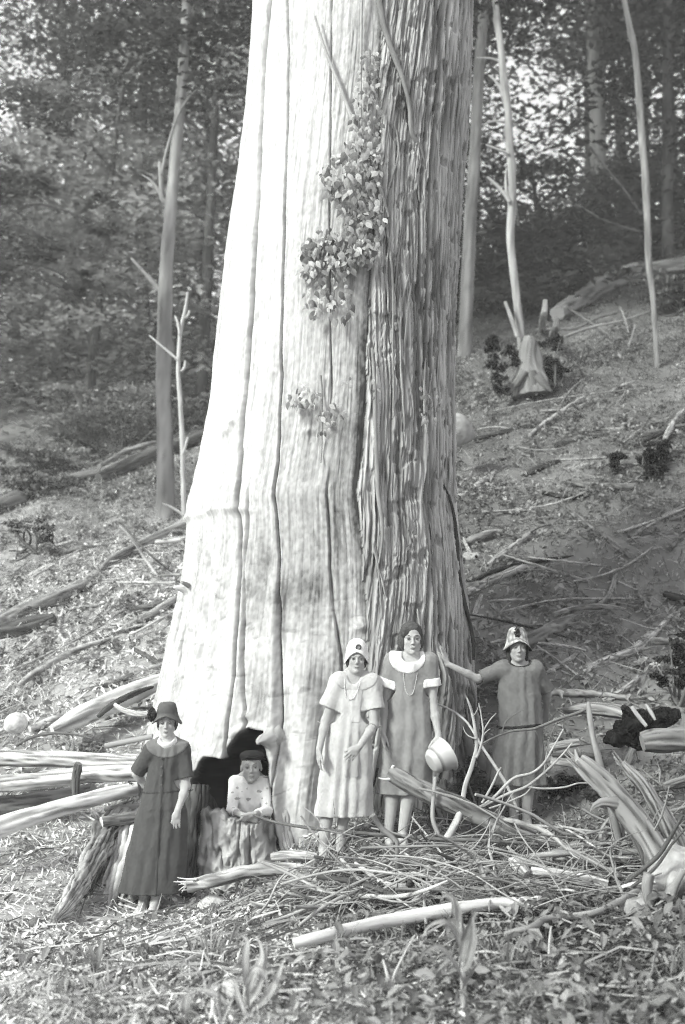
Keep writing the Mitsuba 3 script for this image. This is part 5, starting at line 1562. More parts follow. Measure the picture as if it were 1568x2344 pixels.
# ---- the tall woman with the basin
Y = 8.36
K4 = thing('person', 'tall bareheaded person in a grey dress with white bib collar, holding a basin', 'person')
M = zc3
shr, shl = M(838, 545, Y), M(1168, 548, Y)
elr, ell_ = M(770, 950, Y + .03), M(1208, 980, Y)
wrr, wrl = M(752, 1190, Y - .02), M(1248, 1215, Y - .07)
fL, fR_ = M(800, 2085, Y), M(925, 2085, Y - .06)
for a in (fL, fR_):
    a[2] = ground_z(a) + 0.07
L4, R4, c4 = figure(K4, M, Y, 1.0, (1008, 350), (0.03, -1, 0.03), 0.03, M(1005, 515, Y + .03), [shr, shl], [elr, ell_], [wrr, wrl],
                    [((0.02, -0.05, -1), (0.3, -0.9, 0), (1, 0.2, 0), 0.95, (0.3, 0.35, 0.4, 0.45), 0.05, 0.35), ((-0.05, -0.3, -0.95), (-0.9, -0.1, -0.3), (-0.55, 0.8, -0.1), 0.95, (0.75, 0.8, 0.8, 0.85), 0.06, 0.9)],
                    [M(890, 1150, Y + .04), M(1080, 1150, Y + .04)], [fL, fR_], 0.42)
rows = [(522, 850, 1155), (570, 818, 1178), (700, 815, 1168), (850, 800, 1165), (1000, 795, 1175), (1200, 770, 1192), (1400, 736, 1196), (1600, 704, 1190), (1744, 686, 1186)]
rows = [(M(1000, b_, Y)[2], M(l, b_, Y)[0], M(r_, b_, Y)[0]) for b_, l, r_ in rows]
f = Field([rows[-1][1] - .14, Y - .40, rows[-1][0] - .05], [rows[0][2] + .16, Y + .40, rows[0][0] + .12], 0.0065)
zw, zh = M(1000, 800, Y)[2], rows[-1][0]
dep = lambda z: 0.60 - 0.04 * np.clip((zw - z) / (zw - zh), 0, 1)
cy = lambda z: Y + 0.01 + 0 * z
fo = folds(8, zw, zh, 0.010, 8)
loft(f, rows, dep, cy, fo)
f.cone(M(950, 520, Y + .03), shr, 0.045, 0.056, 0.04)
f.cone(M(1060, 520, Y + .03), shl, 0.045, 0.056, 0.04)
ca, cb = M(762, 770, Y + .01), M(1203, 775, Y)
sleeve(f, shr, ca, 0.058, 0.058)
sleeve(f, shl, cb, 0.056, 0.050)
hollow_hem(f, rows, dep, cy, 0.2, 0.030, fo)
nk = M(1005, 500, Y - .05)
f.ell(nk, (0.080, 0.12, 0.062), None, 0.01, True)
dress(K4, f, 0.26, 41)
x0, z0 = M(965, 520, Y)[0], M(965, 520, Y)[2]
band(K4, f, lambda x, y, z: np.maximum(np.hypot((x - x0) / 0.136, (z - z0 - 0.005) / 0.118) - 1, y - Y - 0.05) * 0.1 + 0 * y, 0.005, 0.80, 42, 'bib_collar', 'large white bib collar', 0.08)
for a, b, rr in ((shr, ca, 0.066), (shl, cb, 0.058)):
    d = unit(b - a)
    band(K4, f, lambda x, y, z: np.maximum(np.abs((x - b[0]) * d[0] + (y - b[1]) * d[1] + (z - b[2]) * d[2] + 0.026) - 0.030, np.sqrt((x - b[0]) ** 2 + (y - b[1]) ** 2 + (z - b[2]) ** 2) - 0.10), 0.007, 0.78, 43, 'cuff', 'white cuff', 0.08)
q = on_front(K4, M, [(930, 655), (936, 740), (955, 830), (985, 852), (1010, 835), (1035, 750), (1052, 655)], f, 0.006)
s = spline(np.array(q), 50)
part(K4, 'necklace', join([(lambda m: (m.vertices + p_, m.faces, 0.62))(trimesh.creation.icosphere(1, 0.0034)) for p_ in s]), 'skin', label='long string of small pale beads')
hair(K4, L4, 1.0, R4, [((0, 0.02, 0.045), (0.084, 0.100, 0.088)), ((-0.070, 0.015, -0.01), (0.034, 0.050, 0.075)), ((0.070, 0.03, -0.015), (0.022, 0.048, 0.065)), ((0.0, 0.06, -0.01), (0.075, 0.055, 0.07)), ((-0.055, -0.05, 0.055), (0.035, 0.03, 0.042))], 0.085, 44,
     label='dark bobbed hair parted on one side', cuts=[((0.022, -0.115, 0.016), (0.050, 0.062, 0.064)), ((0.02, -0.09, -0.06), (0.06, 0.06, 0.06))])
# the basin
ax_ = unit(np.array([0.82, 0.36, 0.44]))
cb_ = M(1178, 1474, Y - .13)
prof = [(0.001, 0.0), (0.060, 0.0), (0.074, 0.006), (0.090, 0.024), (0.094, 0.032), (0.098, 0.042), (0.0965, 0.046), (0.104, 0.064), (0.117, 0.112), (0.124, 0.142), (0.134, 0.148), (0.136, 0.152), (0.132, 0.153), (0.121, 0.146), (0.113, 0.112), (0.100, 0.064), (0.086, 0.028), (0.07, 0.010), (0.001, 0.006)]
n = 64
a = np.linspace(0, 2 * np.pi, n, endpoint=False)
prof = np.array(prof)
v = np.stack([prof[:, 0][:, None] * np.cos(a), prof[:, 0][:, None] * np.sin(a), prof[:, 1][:, None] + 0 * a[None]], -1).reshape(-1, 3)
i, j = np.meshgrid(np.arange(len(prof) - 1), np.arange(n), indexing='ij')
q = quads(np.stack([i * n + j, i * n + (j + 1) % n, (i + 1) * n + (j + 1) % n, (i + 1) * n + j], -1).reshape(-1, 4))[:, ::-1]
tr = trimesh.geometry.align_vectors([0, 0, 1], ax_)[:3, :3]
v = v @ tr.T + cb_
hz = np.repeat(prof[:, 1], n)
t = 0.55 * (0.85 + 0.3 * fbm(v * 14, 3, 4)) * np.where(np.abs(hz - 0.044) < 0.004, 0.45, 1)
KB = thing('basin', 'dented tin basin hanging from the hand of the tall bareheaded person', 'basin')
part(KB, 'bowl', (v, q, t), 'tin', smooth=True)

# ---- the girl touching the tree
Y = 8.84
K5 = thing('person', 'young person in a grey dress and patterned cloche hat leaning one hand on the bark', 'person')
M = zc5
shr, shl = M(752, 615, Y), M(1040, 615, Y)
elr, ell_ = M(520, 712, Y - .03), M(1150, 850, Y + .10)
wrr, wrl = M(248, 575, Y + .02), M(1140, 1010, Y + .22)
fL, fR_ = M(850, 2020, Y), M(965, 2020, Y)
for a in (fL, fR_):
    a[2] = ground_z(a) + 0.06
L5, R5, c5 = figure(K5, M, Y, 0.98, (880, 425), (0.0, -1, 0.03), 0.0, M(885, 580, Y + .03), [shr, shl], [elr, ell_], [wrr, wrl],
                    [((-0.28, 0.12, 0.95), (-0.55, -0.75, 0.1), (-0.6, 0.8, 0), 0.92, (0.05, 0.06, 0.08, 0.1), 0.12, 0.5), ((-0.1, 0.4, -0.8), (-0.9, 0, 0), (0, 1, 0), 0.9)],
                    [M(830, 1150, Y + .03), M(985, 1150, Y + .03)], [fL, fR_], 0.36, arm=0.95)
rows = [(592, 765, 1040), (640, 722, 1068), (750, 708, 1078), (900, 708, 1094), (1050, 712, 1108), (1120, 716, 1110), (1150, 712, 1108), (1300, 668, 1114), (1500, 636, 1122), (1660, 614, 1150)]
rows = [(M(900, b_, Y)[2], M(l, b_, Y)[0], M(r_, b_, Y)[0]) for b_, l, r_ in rows]
f = Field([shr[0] - .26, Y - .40, rows[-1][0] - .05], [rows[0][2] + .18, Y + .42, rows[0][0] + .12], 0.0065)
zw, zh = M(900, 760, Y)[2], rows[-1][0]
dep = lambda z: 0.62 + 0 * z
cy = lambda z: Y + 0.01 + 0 * z
fo = folds(15, zw, zh, 0.015, 10)
loft(f, rows, dep, cy, fo)
f.cone(M(840, 588, Y + .03), shr, 0.045, 0.054, 0.04)
f.cone(M(930, 588, Y + .03), shl, 0.045, 0.054, 0.04)
sleeve(f, shr, M(548, 700, Y - .03), 0.064, 0.050)
sleeve(f, shl, M(1148, 815, Y + .08), 0.060, 0.060)
hollow_hem(f, rows, dep, cy, 0.2, 0.030, fo)
nk = M(905, 555, Y - .05)
f.ell(nk, (0.084, 0.11, 0.036), None, 0.01, True)
sl = M(897, 620, Y - .15)
f.ell(sl, (0.005, 0.06, 0.045), None, 0.003, True)
dress(K5, f, 0.165, 51)
zb_ = M(900, 1135, Y)[2]
xb = M(900, 1135, Y)[0]
band(K5, f, lambda x, y, z: np.abs(z - zb_ - 0.012 * np.sin((x - xb) * 8)) - 0.010 + 0 * y, 0.007, 0.03, 52, 'belt', 'thin dark belt')
zn = nk
band(K5, f, lambda x, y, z: np.maximum(np.abs(np.hypot((x - zn[0]) / 0.086, (z - zn[2]) / 0.038) - 1) * 0.05 - 0.005, y - Y) + 0 * y, 0.004, 0.05, 53, 'neck_binding')
rr_ = np.random.default_rng(9)
at5 = hat(K5, c5, R5, 0.98, [(0.0, 0.168), (0.025, 0.166), (0.046, 0.159), (0.061, 0.147), (0.071, 0.130), (0.077, 0.108), (0.084, 0.078), (0.090, 0.050), (0.099, 0.030), (0.115, 0.008), (0.121, -0.002)], 0.34, 55, brim_drop=0.028, front_lift=0.046, label='patterned cloche hat with a dark edged brim',
          pattern=lambda A, z, t: np.where(z < 0.006, 0.06, t * (0.62 + 0.75 * (np.sin(A * 2 + z * 110) > 0.1)) * (0.8 + 0.4 * (np.sin(A * 17) * np.sin(z * 220) > 0))))
pts, nr, dd = [], [], []
for i in range(70):
    p = at5(rr_.normal() * 0.12 - 0.12, 0.115 + rr_.normal() * 0.026, 0.083)
    pts.append(p)
    nr.append(R5[:, 1] + 0.6 * rr_.normal(size=3))
    dd.append(rr_.normal(size=3))
part(K5, 'hat_flower', leaf_cloud(np.array(pts), unit(np.array(nr)), np.array(dd), 0.022, 0.03 + 0.03 * rr_.random(70), 0.7), 'matte', smooth=False, label='dark flower trim on the front of the hat')
hair(K5, L5, 0.98, R5, [((0.066, 0.02, -0.055), (0.026, 0.045, 0.085)), ((-0.066, 0.02, -0.055), (0.026, 0.045, 0.085)), ((0, 0.06, -0.05), (0.07, 0.045, 0.09))], 0.045, 56)

# ---- the boy in the hollow
Y = 8.76
K2 = thing('person', 'young person in a white patterned shirt and dark flat cap inside the burnt hollow', 'person')
M = zc2
shr, shl = M(588, 955, Y), M(822, 958, Y)
elr, ell_ = M(562, 1188, Y - .12), M(840, 1184, Y - .12)
wrr, wrl = M(655, 1218, Y - .36), M(742, 1208, Y - .38)
fL, fR_ = M(660, 1600, Y + .04), M(760, 1600, Y + .04)
L2, R2, c2 = figure(K2, M, Y - .06, 1.0, (716, 838), (0.08, -1, 0.10), 0.03, M(712, 935, Y), [shr, shl], [elr, ell_], [wrr, wrl],
                    [((0.9, -0.1, -0.35), (0, -0.5, 0.8), (0.2, 0.7, -0.6), 0.85, (0.45, 0.5, 0.5, 0.55), 0.05, 0.4), ((-0.9, -0.1, -0.35), (0, -0.5, 0.8), (-0.2, 0.7, -0.6), 0.85, (0.45, 0.5, 0.5, 0.55), 0.05, 0.4)],
                    [M(660, 1310, Y + .06), M(770, 1310, Y + .06)], [fL, fR_], 0.36, arm=0.9)
rows = [(925, 640, 790), (960, 600, 822), (1050, 592, 828), (1150, 600, 826), (1260, 606, 822), (1340, 606, 822)]
rows = [(M(700, b_, Y)[2], M(l, b_, Y)[0], M(r_, b_, Y)[0]) for b_, l, r_ in rows]
f = Field([shr[0] - .14, Y - .48, rows[-1][0] - .05], [shl[0] + .14, Y + .25, rows[0][0] + .12], 0.0055)
loft(f, rows, lambda z: 0.80 + 0 * z, lambda z: Y + 0.0 * z, folds(21, rows[0][0], rows[-1][0], 0.006, 9))
f.cone(M(680, 935, Y), shr, 0.04, 0.044, 0.04)
f.cone(M(750, 935, Y), shl, 0.04, 0.044, 0.04)
f.cone(shr, elr, 0.048, 0.041, 0.02)
f.cone(shl, ell_, 0.048, 0.041, 0.02)
sleeve(f, elr, elr + (wrr - elr) * 0.42, 0.040, 0.035, 0.02, 0.05)
sleeve(f, ell_, ell_ + (wrl - ell_) * 0.75, 0.040, 0.032, 0.02, 0.05)
nk = M(712, 915, Y - .09)
f.ell(nk, (0.040, 0.09, 0.056), None, 0.008, True)
v, fc = f.mesh()
t = cloth_tone(v, 0.80, 61, 0.15)
fig = vnoise(v * np.array([26, 26, 40]) + 3.3, 7)
t = np.where(fig > 0.80, 0.36, t)
v += (fbm(v * 26, 3, 70) - 0.5)[:, None] * np.array([0.006, 0.012, 0.004])
part(K2, 'shirt', (v, fc, t), 'cloth', label='white shirt printed with small dark figures')
x0, z0 = nk[0], nk[2]
band(K2, f, lambda x, y, z: np.maximum(np.maximum(np.abs(np.abs(x - x0) - 0.045) - 0.028, np.abs(z - z0 + 0.028 + 0.35 * (0.06 - np.abs(x - x0))) - 0.022), y - Y + 0.02) + 0 * y, 0.007, 0.74, 62, 'shirt_collar')
f = Field(c2 + [-.2, -.25, -.02], c2 + [.2, .2, .22], 0.005)
E = lambda p, r_, k=0.015, cut=False: f.ell(L2(*p), np.array(r_) * 0.97, R2, k, cut)
E((0.01, 0.02, 0.088), (0.100, 0.118, 0.042), 0)
E((0, 0.01, 0.062), (0.084, 0.102, 0.030))
v, fc = f.mesh()
v += unit(v - c2) * ((fbm(v * 22, 3, 6) - 0.5) * 0.014)[:, None]
part(K2, 'cap', (v, fc, cloth_tone(v, 0.030, 63, 0.3)), 'cloth', label='dark flat cap')
f = Field(c2 + [-.2, -.25, -.02], c2 + [.2, .2, .22], 0.005)
E((0.012, -0.090, 0.072), (0.062, 0.036, 0.009), 0)
v, fc = f.mesh()
part(K2, 'cap_visor', (v, fc, cloth_tone(v, 0.022, 64, 0.2)), 'cloth')
hair(K2, L2, 0.97, R2, [((0, 0.03, 0.03), (0.079, 0.092, 0.075))], 0.09, 65, cuts=[((0, -0.10, -0.02), (0.10, 0.10, 0.085)), ((0, 0.0, -0.08), (0.12, 0.14, 0.06))])
# ------------------------------------------------------------------ the felled brush and logs in the foreground
log('dark slender pole running from the boy across the front of the brush pile', pp([(574, 1862, 8.38), (641, 1884, 8.2), (735, 1898, 8.0), (853, 1909, 7.8), (982, 1919, 7.65), (1096, 1923, 7.5), (1232, 1932, 7.4)]), [0.008, 0.011, 0.012, 0.013, 0.013, 0.012, 0.009], 0.13, 101, name='pole', cat='pole', knots=5)
log('heavy grey plank-like split log slanting down in front of the tall bareheaded person', pp([(893, 1768, 7.98), (935, 1792, 7.92), (1000, 1825, 7.85), (1100, 1870, 7.75), (1225, 1918, 7.65)]), [0.052, 0.060, 0.062, 0.060, 0.05], 0.25, 102, rough=0.12, flat=1.1, streak=0.6, sides=30, grain=0.35)
KS = thing('splinter', 'pale torn splinters at the top end of the grey split log', 'splinter')
for i, q in enumerate(([(905, 1777, 7.95), (885, 1784, 7.93), (866, 1780, 7.92)], [(905, 1772, 7.96), (898, 1762, 7.95), (900, 1752, 7.94)], [(912, 1768, 7.96), (925, 1768, 7.95), (936, 1775, 7.93)])):
    part(KS, 'splinter', tube(pp(q), [[0.016, 0.012, 0.004], [0.022, 0.016, 0.012], [0.014, 0.01, 0.005]][i], 7, tone=[0.62, 0.6, 0.16][i], seed=i, rough=0.3), 'matte')
k = thing('forked_sapling', 'bare crooked forked sapling standing in the brush before the girl', 'sapling')
part(k, 'trunk', tube(pp([(1020, 1925, 7.7), (1050, 1868, 7.75), (1058, 1845, 7.78), (1061, 1820, 7.8), (1065, 1798, 7.8), (1080, 1754, 7.8), (1091, 1703, 7.8), (1087, 1665, 7.8), (1078, 1622, 7.8), (1069, 1597, 7.8)]), [0.030, 0.026, 0.02, 0.018, 0.017, 0.016, 0.013, 0.011, 0.009, 0.004], 9, tone=0.46, seed=5, rough=0.15, knots=3), 'matte')
for i, (q, rr) in enumerate((([(1090, 1734), (1103, 1698), (1106, 1673), (1103, 1647), (1096, 1609)], .010), ([(1106, 1675), (1120, 1650), (1136, 1632)], .006), ([(1090, 1690), (1070, 1682), (1060, 1662)], .006), ([(1082, 1640), (1092, 1625), (1096, 1612)], .004), ([(1080, 1632), (1072, 1610), (1066, 1592)], .004), ([(1103, 1690), (1112, 1676), (1122, 1668)], .005))):
    part(k, 'branch', tube(px(q, 7.78), [rr, rr * .8, rr * .4], 6, tone=0.42, seed=70 + i, rough=0.15), 'matte')
log('broken upright stub below the basin', pp([(1003, 1908, 7.75), (990, 1866, 7.75), (993, 1820, 7.75), (996, 1778, 7.75)]), [0.016, 0.016, 0.015, 0.012], 0.38, 104, name='stob', cat='stake')
log('thin straight stick leaning across the tree edge down past the hem of the girl', pp([(1002, 1612, 8.6), (1063, 1647, 8.45), (1103, 1708, 8.3), (1164, 1805, 8.15), (1186, 1858, 8.1)]), [0.008, 0.009, 0.011, 0.013, 0.012], 0.36, 105, name='stick', cat='stick')
log('dark bent twig over the grey split log', pp([(1000, 1808, 7.75), (1050, 1822, 7.7), (1088, 1843, 7.65), (1140, 1872, 7.6), (1192, 1906, 7.55), (1225, 1935, 7.5)]), [0.007, 0.008, 0.008, 0.007, 0.006, 0.004], 0.11, 106, name='stick', cat='stick')
k = thing('bare_branch', 'dead bare branch spreading thin twigs across the skirt of the girl', 'branch')
for i, (q, rr) in enumerate((([(1098, 1848), (1130, 1825), (1182, 1778), (1215, 1770), (1240, 1752), (1266, 1711), (1290, 1668)], .011), ([(1105, 1846), (1160, 1818), (1205, 1800), (1245, 1769), (1281, 1734), (1310, 1700)], .011), ([(1119, 1850), (1180, 1828), (1205, 1815), (1220, 1790)], .007), ([(1103, 1838), (1130, 1790), (1140, 1768), (1147, 1756)], .009), ([(1205, 1800), (1250, 1805), (1290, 1802), (1330, 1792), (1370, 1795)], .008), ([(1245, 1768), (1248, 1745), (1252, 1718)], .004))):
    part(k, 'branch', tube(px(q, 7.85), [rr, rr, rr * .8, rr * .5], 7, tone=0.38, seed=80 + i, rough=0.12), 'matte')
k = thing('bare_branch', 'long thin dark branch reaching left across the belt of the girl', 'branch')
for i, (q, rr) in enumerate((([(1352, 1618), (1320, 1632), (1280, 1645), (1243, 1660), (1215, 1669), (1180, 1672), (1150, 1680), (1104, 1702)], .011), ([(1150, 1678), (1156, 1655), (1175, 1637), (1200, 1624)], .005), ([(1211, 1669), (1225, 1674), (1232, 1684)], .005), ([(1104, 1702), (1094, 1710)], .006), ([(1280, 1645), (1262, 1680), (1250, 1720)], .005))):
    part(k, 'branch', tube(px(q, 7.95), [rr, rr, rr * .8, rr * .5], 7, tone=0.16, seed=90 + i, rough=0.12), 'matte')
log('broken upright branch with a pale top right of the girl', pp([(1376, 1760, 7.7), (1370, 1735, 7.7), (1356, 1680, 7.72), (1350, 1640, 7.74), (1347, 1606, 7.75)]), [0.024, 0.024, 0.021, 0.02, 0.012], 0.30, 107, name='stob', cat='stake')
# split snag at the right
k = thing('split_snag', 'big weathered snag split in two, leaning in from the right edge', 'snag')
part(k, 'stem', tube(pp([(1324, 1742, 7.25), (1345, 1762, 7.22), (1375, 1790, 7.2), (1420, 1836, 7.15), (1456, 1880, 7.1), (1490, 1932, 7.02), (1518, 1985, 6.95), (1548, 2060, 6.9)]), [0.052, 0.066, 0.074, 0.080, 0.084, 0.09, 0.10, 0.10], 44, step=0.016, tone=0.30, seed=11, rough=0.34, streak=0.6, grain=0.32, knots=3), 'matte')
part(k, 'stem', tube(pp([(1424, 1745, 7.3), (1445, 1768, 7.28), (1466, 1790, 7.25), (1500, 1845, 7.2), (1532, 1905, 7.12), (1560, 1965, 7.05), (1590, 2040, 7.0)]), [0.034, 0.048, 0.054, 0.060, 0.062, 0.07, 0.08], 40, step=0.016, tone=0.30, seed=12, rough=0.38, streak=0.7, flat=0.8, grain=0.38), 'matte')
part(k, 'stem', tube(pp([(1480, 1795, 7.35), (1515, 1850, 7.28), (1550, 1905, 7.2), (1590, 1960, 7.1)]), [0.022, 0.035, 0.04, 0.05], 30, step=0.02, tone=0.40, grain=0.4, seed=13, rough=0.3, streak=0.6), 'matte')
part(k, 'root', tube(pp([(1412, 1840, 7.12), (1395, 1836, 7.08), (1374, 1836, 7.06), (1360, 1845, 7.05), (1351, 1858, 7.05)]), [0.05, 0.034, 0.024, 0.016, 0.004], 18, tone=0.32, seed=14, rough=0.4, grain=0.25, knots=2), 'matte')
part(k, 'splinter', tube(pp([(1325, 1750, 7.24), (1321, 1736, 7.24), (1316, 1715, 7.24)]), [0.025, 0.016, 0.005], 8, tone=0.42, seed=15, rough=0.3), 'matte')
RJ = np.random.default_rng(31)
for (u, v, y_, rr, du, dv) in ((1322, 1742, 7.25, 0.042, -26, -26), (1424, 1745, 7.3, 0.03, -20, -28), (1480, 1795, 7.35, 0.02, -16, -24)):
    for i in range(7):
        o = RJ.normal(size=3) * rr * 0.55
        ln_ = RJ.uniform(0.3, 1.1)
        part(k, 'splinter', tube([P(u - du * 1.2, v - dv * 1.2, y_) + o, P(u - du * 0.2, v - dv * 0.2, y_) + o, P(u + du * ln_, v + dv * ln_, y_) + o * 1.1], [rr * 0.5, rr * 0.42, 0.003], 7, tone=RJ.uniform(0.25, 0.48), seed=i, rough=0.4, grain=0.3, flat=0.6), 'matte')
log('grey stub standing under the root of the split snag', pp([(1396, 1845, 7.35), (1406, 1880, 7.3), (1418, 1925, 7.25)]), [0.022, 0.026, 0.027], 0.20, 108, name='stob', cat='stake')
log('thinner stub beside the grey one under the split snag', pp([(1420, 1855, 7.4), (1424, 1885, 7.35), (1428, 1918, 7.3)]), [0.010, 0.011, 0.011], 0.32, 109, name='stob', cat='stake')
# root mass with black hollows, right edge
k = thing('stump', 'big pale torn stump with black hollows at the lower right edge', 'stump')
c = P(1560, 2060, 6.7)
f = Field(c + [-0.42, -0.45, -0.5], c + [0.42, 0.45, 0.45], 0.013)
f.ell(P(1560, 2030, 6.85), (0.20, 0.22, 0.22))
f.cone(P(1520, 1950, 7.0), P(1560, 2060, 6.8), 0.08, 0.16, 0.1)
f.cone(P(1500, 2010, 6.8), P(1488, 2060, 6.62), 0.06, 0.05, 0.06)
f.cone(P(1488, 2060, 6.62), P(1470, 2105, 6.5), 0.055, 0.05, 0.05)
f.cone(P(1470, 2090, 6.5), P(1530, 2160, 6.25), 0.075, 0.07, 0.06)
f.cone(P(1450, 2085, 6.55), P(1400, 2065, 6.6), 0.06, 0.03, 0.06)
f.cone(P(1545, 2010, 6.6), P(1528, 2080, 6.4), 0.04, 0.03, 0.04)
f.cone(P(1568, 1998, 6.55), P(1545, 2035, 6.45), 0.03, 0.025, 0.03)
f.ell(P(1556, 2108, 6.35), (0.115, 0.28, 0.095), None, 0.03, True)
f.ell(P(1510, 2100, 6.42), (0.045, 0.2, 0.035), None, 0.02, True)
x, y, z = f.at()
v, fc = f.mesh()
v = v + ((fbm(v * np.array([16, 16, 7]), 4, 3) - 0.5) * 0.06)[:, None] * unit(v - c)
deep = sstep(0.02, 0.10, v[:, 1] - (P(1540, 2105, 6.45)[1])) * np.exp(-((v[:, 2] - P(1550, 2108, 6.4)[2]) / 0.13) ** 4) * sstep(P(1490, 2100, 6.4)[0], P(1510, 2100, 6.4)[0], v[:, 0])  # shade inside the hollows, painted in by depth
part(k, 'root_mass', (v, fc, 0.36 * (0.55 + 0.9 * fbm(v * np.array([30, 30, 8]), 4, 4)) * (1 - 0.9 * deep)), 'matte')
for i, (q, rr) in enumerate((([(1440, 2080), (1490, 2125), (1540, 2165), (1585, 2190)], .06), ([(1500, 2130), (1540, 2185), (1580, 2215)], .05), ([(1486, 2000), (1480, 2040), (1490, 2080)], .03), ([(1565, 1990), (1545, 2030), (1532, 2085)], .02))):
    part(k, 'root', tube(px(q, 6.42), [rr, rr, rr * .8, rr * .5], 14, step=0.025, tone=0.28, seed=120 + i, rough=0.3), 'matte')
# black mass put in for the shadow under the pale slab
k = thing('rotten_log', 'black mass standing for shade under the pale slab behind the snag', 'log')
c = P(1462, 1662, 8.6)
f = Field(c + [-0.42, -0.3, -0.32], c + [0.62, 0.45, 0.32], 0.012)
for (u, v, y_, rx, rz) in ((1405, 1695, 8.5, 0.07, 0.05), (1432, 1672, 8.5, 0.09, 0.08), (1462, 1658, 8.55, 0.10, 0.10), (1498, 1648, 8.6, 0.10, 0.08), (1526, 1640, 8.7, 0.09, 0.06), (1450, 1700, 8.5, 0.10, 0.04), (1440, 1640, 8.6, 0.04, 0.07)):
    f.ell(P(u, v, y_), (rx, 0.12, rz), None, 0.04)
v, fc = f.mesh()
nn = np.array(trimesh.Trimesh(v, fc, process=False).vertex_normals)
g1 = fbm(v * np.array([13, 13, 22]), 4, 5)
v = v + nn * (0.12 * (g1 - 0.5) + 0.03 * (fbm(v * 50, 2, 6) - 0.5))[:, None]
part(k, 'shade_lumps', (v, fc, 0.010 + 0.05 * np.clip(g1 - 0.5, 0, 1)), 'matte')
log('pale slab lying over the black mass of shade', pp([(1290, 1625, 9.1), (1350, 1622, 9.0), (1410, 1628, 8.9), (1440, 1640, 8.8)]), [0.04, 0.085, 0.09, 0.05], 0.36, 111, rough=0.28, flat=0.6, streak=0.5)
log('pale broken stick poking across the black mass of shade', pp([(1446, 1618, 8.35), (1462, 1640, 8.3), (1480, 1662, 8.25)]), [0.014, 0.017, 0.014], 0.36, 112, name='stick', cat='stick', cap_tone=0.5)
log('pale chip right of the black mass of shade', pp([(1478, 1612, 8.4), (1490, 1630, 8.36), (1500, 1648, 8.34)]), [0.010, 0.016, 0.008], 0.36, 113, name='chip', cat='wood chip')
log('rounded log lying under the black mass of shade at the right edge', pp([(1470, 1700, 8.3), (1510, 1694, 8.3), (1610, 1690, 8.4)]), [0.07, 0.088, 0.09], 0.24, 114, rough=0.2)
for i, (q, rr, tn, lb) in enumerate((([(1258, 1712, 8.6), (1290, 1704, 8.6), (1325, 1698, 8.6)], .035, .32, 'pale log just right of the skirt of the girl, upper one'), ([(1262, 1742, 8.4), (1295, 1744, 8.35), (1330, 1752, 8.3)], .030, .34, 'pale log just right of the skirt of the girl, lower one'), ([(1265, 1728, 8.5), (1330, 1728, 8.5), (1380, 1732, 8.5)], .02, .08, 'dark strip of painted shade between the two short logs right of the girl'),  # the dark bar stands in for shade in the gap
        ([(1430, 1760, 8.0), (1440, 1735, 8.0), (1448, 1712, 8.0)], .03, .2, 'grey stub below the rounded log at the right'), ([(1520, 1800, 7.8), (1550, 1790, 7.8), (1600, 1775, 7.8)], .03, .22, 'grey log at the right edge above the split snag'), ([(1500, 1810, 7.9), (1545, 1802, 7.9), (1590, 1798, 7.9)], .012, .08, 'dark stick at the right edge above the split snag'))):
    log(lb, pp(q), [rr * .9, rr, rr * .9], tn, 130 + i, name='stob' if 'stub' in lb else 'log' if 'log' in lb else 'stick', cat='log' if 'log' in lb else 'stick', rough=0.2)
# logs on the near ground
log('pale smooth pole lying across the foreground, right of centre', gl([(672, 2205), (720, 2192), (790, 2173), (907, 2146), (1066, 2118), (1161, 2107), (1238, 2102)], 0.10), [0.026, 0.032, 0.036, 0.038, 0.037, 0.033, 0.028], 0.66, 140, rough=0.10, streak=0.25, step=0.04, grain=0.05)
log('curved grey branch lying in the lower right foreground', gl([(1155, 2172), (1203, 2160), (1261, 2134), (1349, 2124), (1408, 2100), (1466, 2066), (1530, 2044)], 0.075), [0.014, 0.018, 0.020, 0.019, 0.019, 0.020, 0.012], 0.30, 141, name='branch', cat='branch', knots=4)
log('pale broken log with a splintered end before the hollow', pp([(428, 2026, 8.0), (512, 2010, 8.02), (576, 1994, 8.05), (658, 1990, 8.05), (735, 1998, 8.0)]), [0.040, 0.050, 0.052, 0.048, 0.042], 0.44, 142, rough=0.22, streak=0.7, knots=4)
for i in range(9):
    q = P(432, 2022, 7.98) + r0.normal(size=3) * [0.01, 0.02, 0.02]
    if i == 0:
        KS = thing('splinter', 'bright splinters fanning from the end of the log before the hollow', 'splinter')
    part(KS, 'splinter', tube([q + [0.05, 0, 0], q, q + [-0.05 - 0.05 * r0.random(), 0, 0.03 * r0.normal()]], [0.010, 0.008, 0.002], 5, tone=0.66, seed=i), 'matte')
log('thick pale flat log lying under the splintered one', pp([(530, 2075, 7.75), (590, 2052, 7.8), (650, 2028, 7.8), (710, 2008, 7.85)]), [0.03, 0.06, 0.065, 0.04], 0.42, 143, rough=0.25, flat=0.7, streak=0.6)
log('pale level log at the foot of the trunk beside the bare ankles', pp([(622, 1962, 8.25), (670, 1958, 8.22), (725, 1962, 8.2)]), [0.03, 0.04, 0.03], 0.56, 144, rough=0.2)
log('bright split log in the brush at the right, with a torn end', pp([(1216, 1994, 7.05), (1270, 2000, 7.0), (1330, 2010, 6.95), (1392, 2024, 6.9)]), [0.035, 0.046, 0.046, 0.04], 0.52, 145, rough=0.22, flat=0.7, streak=0.7, cap_tone=0.6)
log('narrow bright slat right of the split log', pp([(1420, 2032, 6.7), (1455, 2022, 6.68), (1500, 2018, 6.66)]), [0.016, 0.02, 0.012], 0.60, 146, flat=0.6, name='stick', cat='stick')
log('pale lump of torn wood left of the bright split log', pp([(1168, 1968, 7.1), (1186, 1980, 7.05), (1206, 2000, 7.0)]), [0.02, 0.045, 0.03], 0.60, 147, rough=0.35, name='chunk', cat='wood chunk')
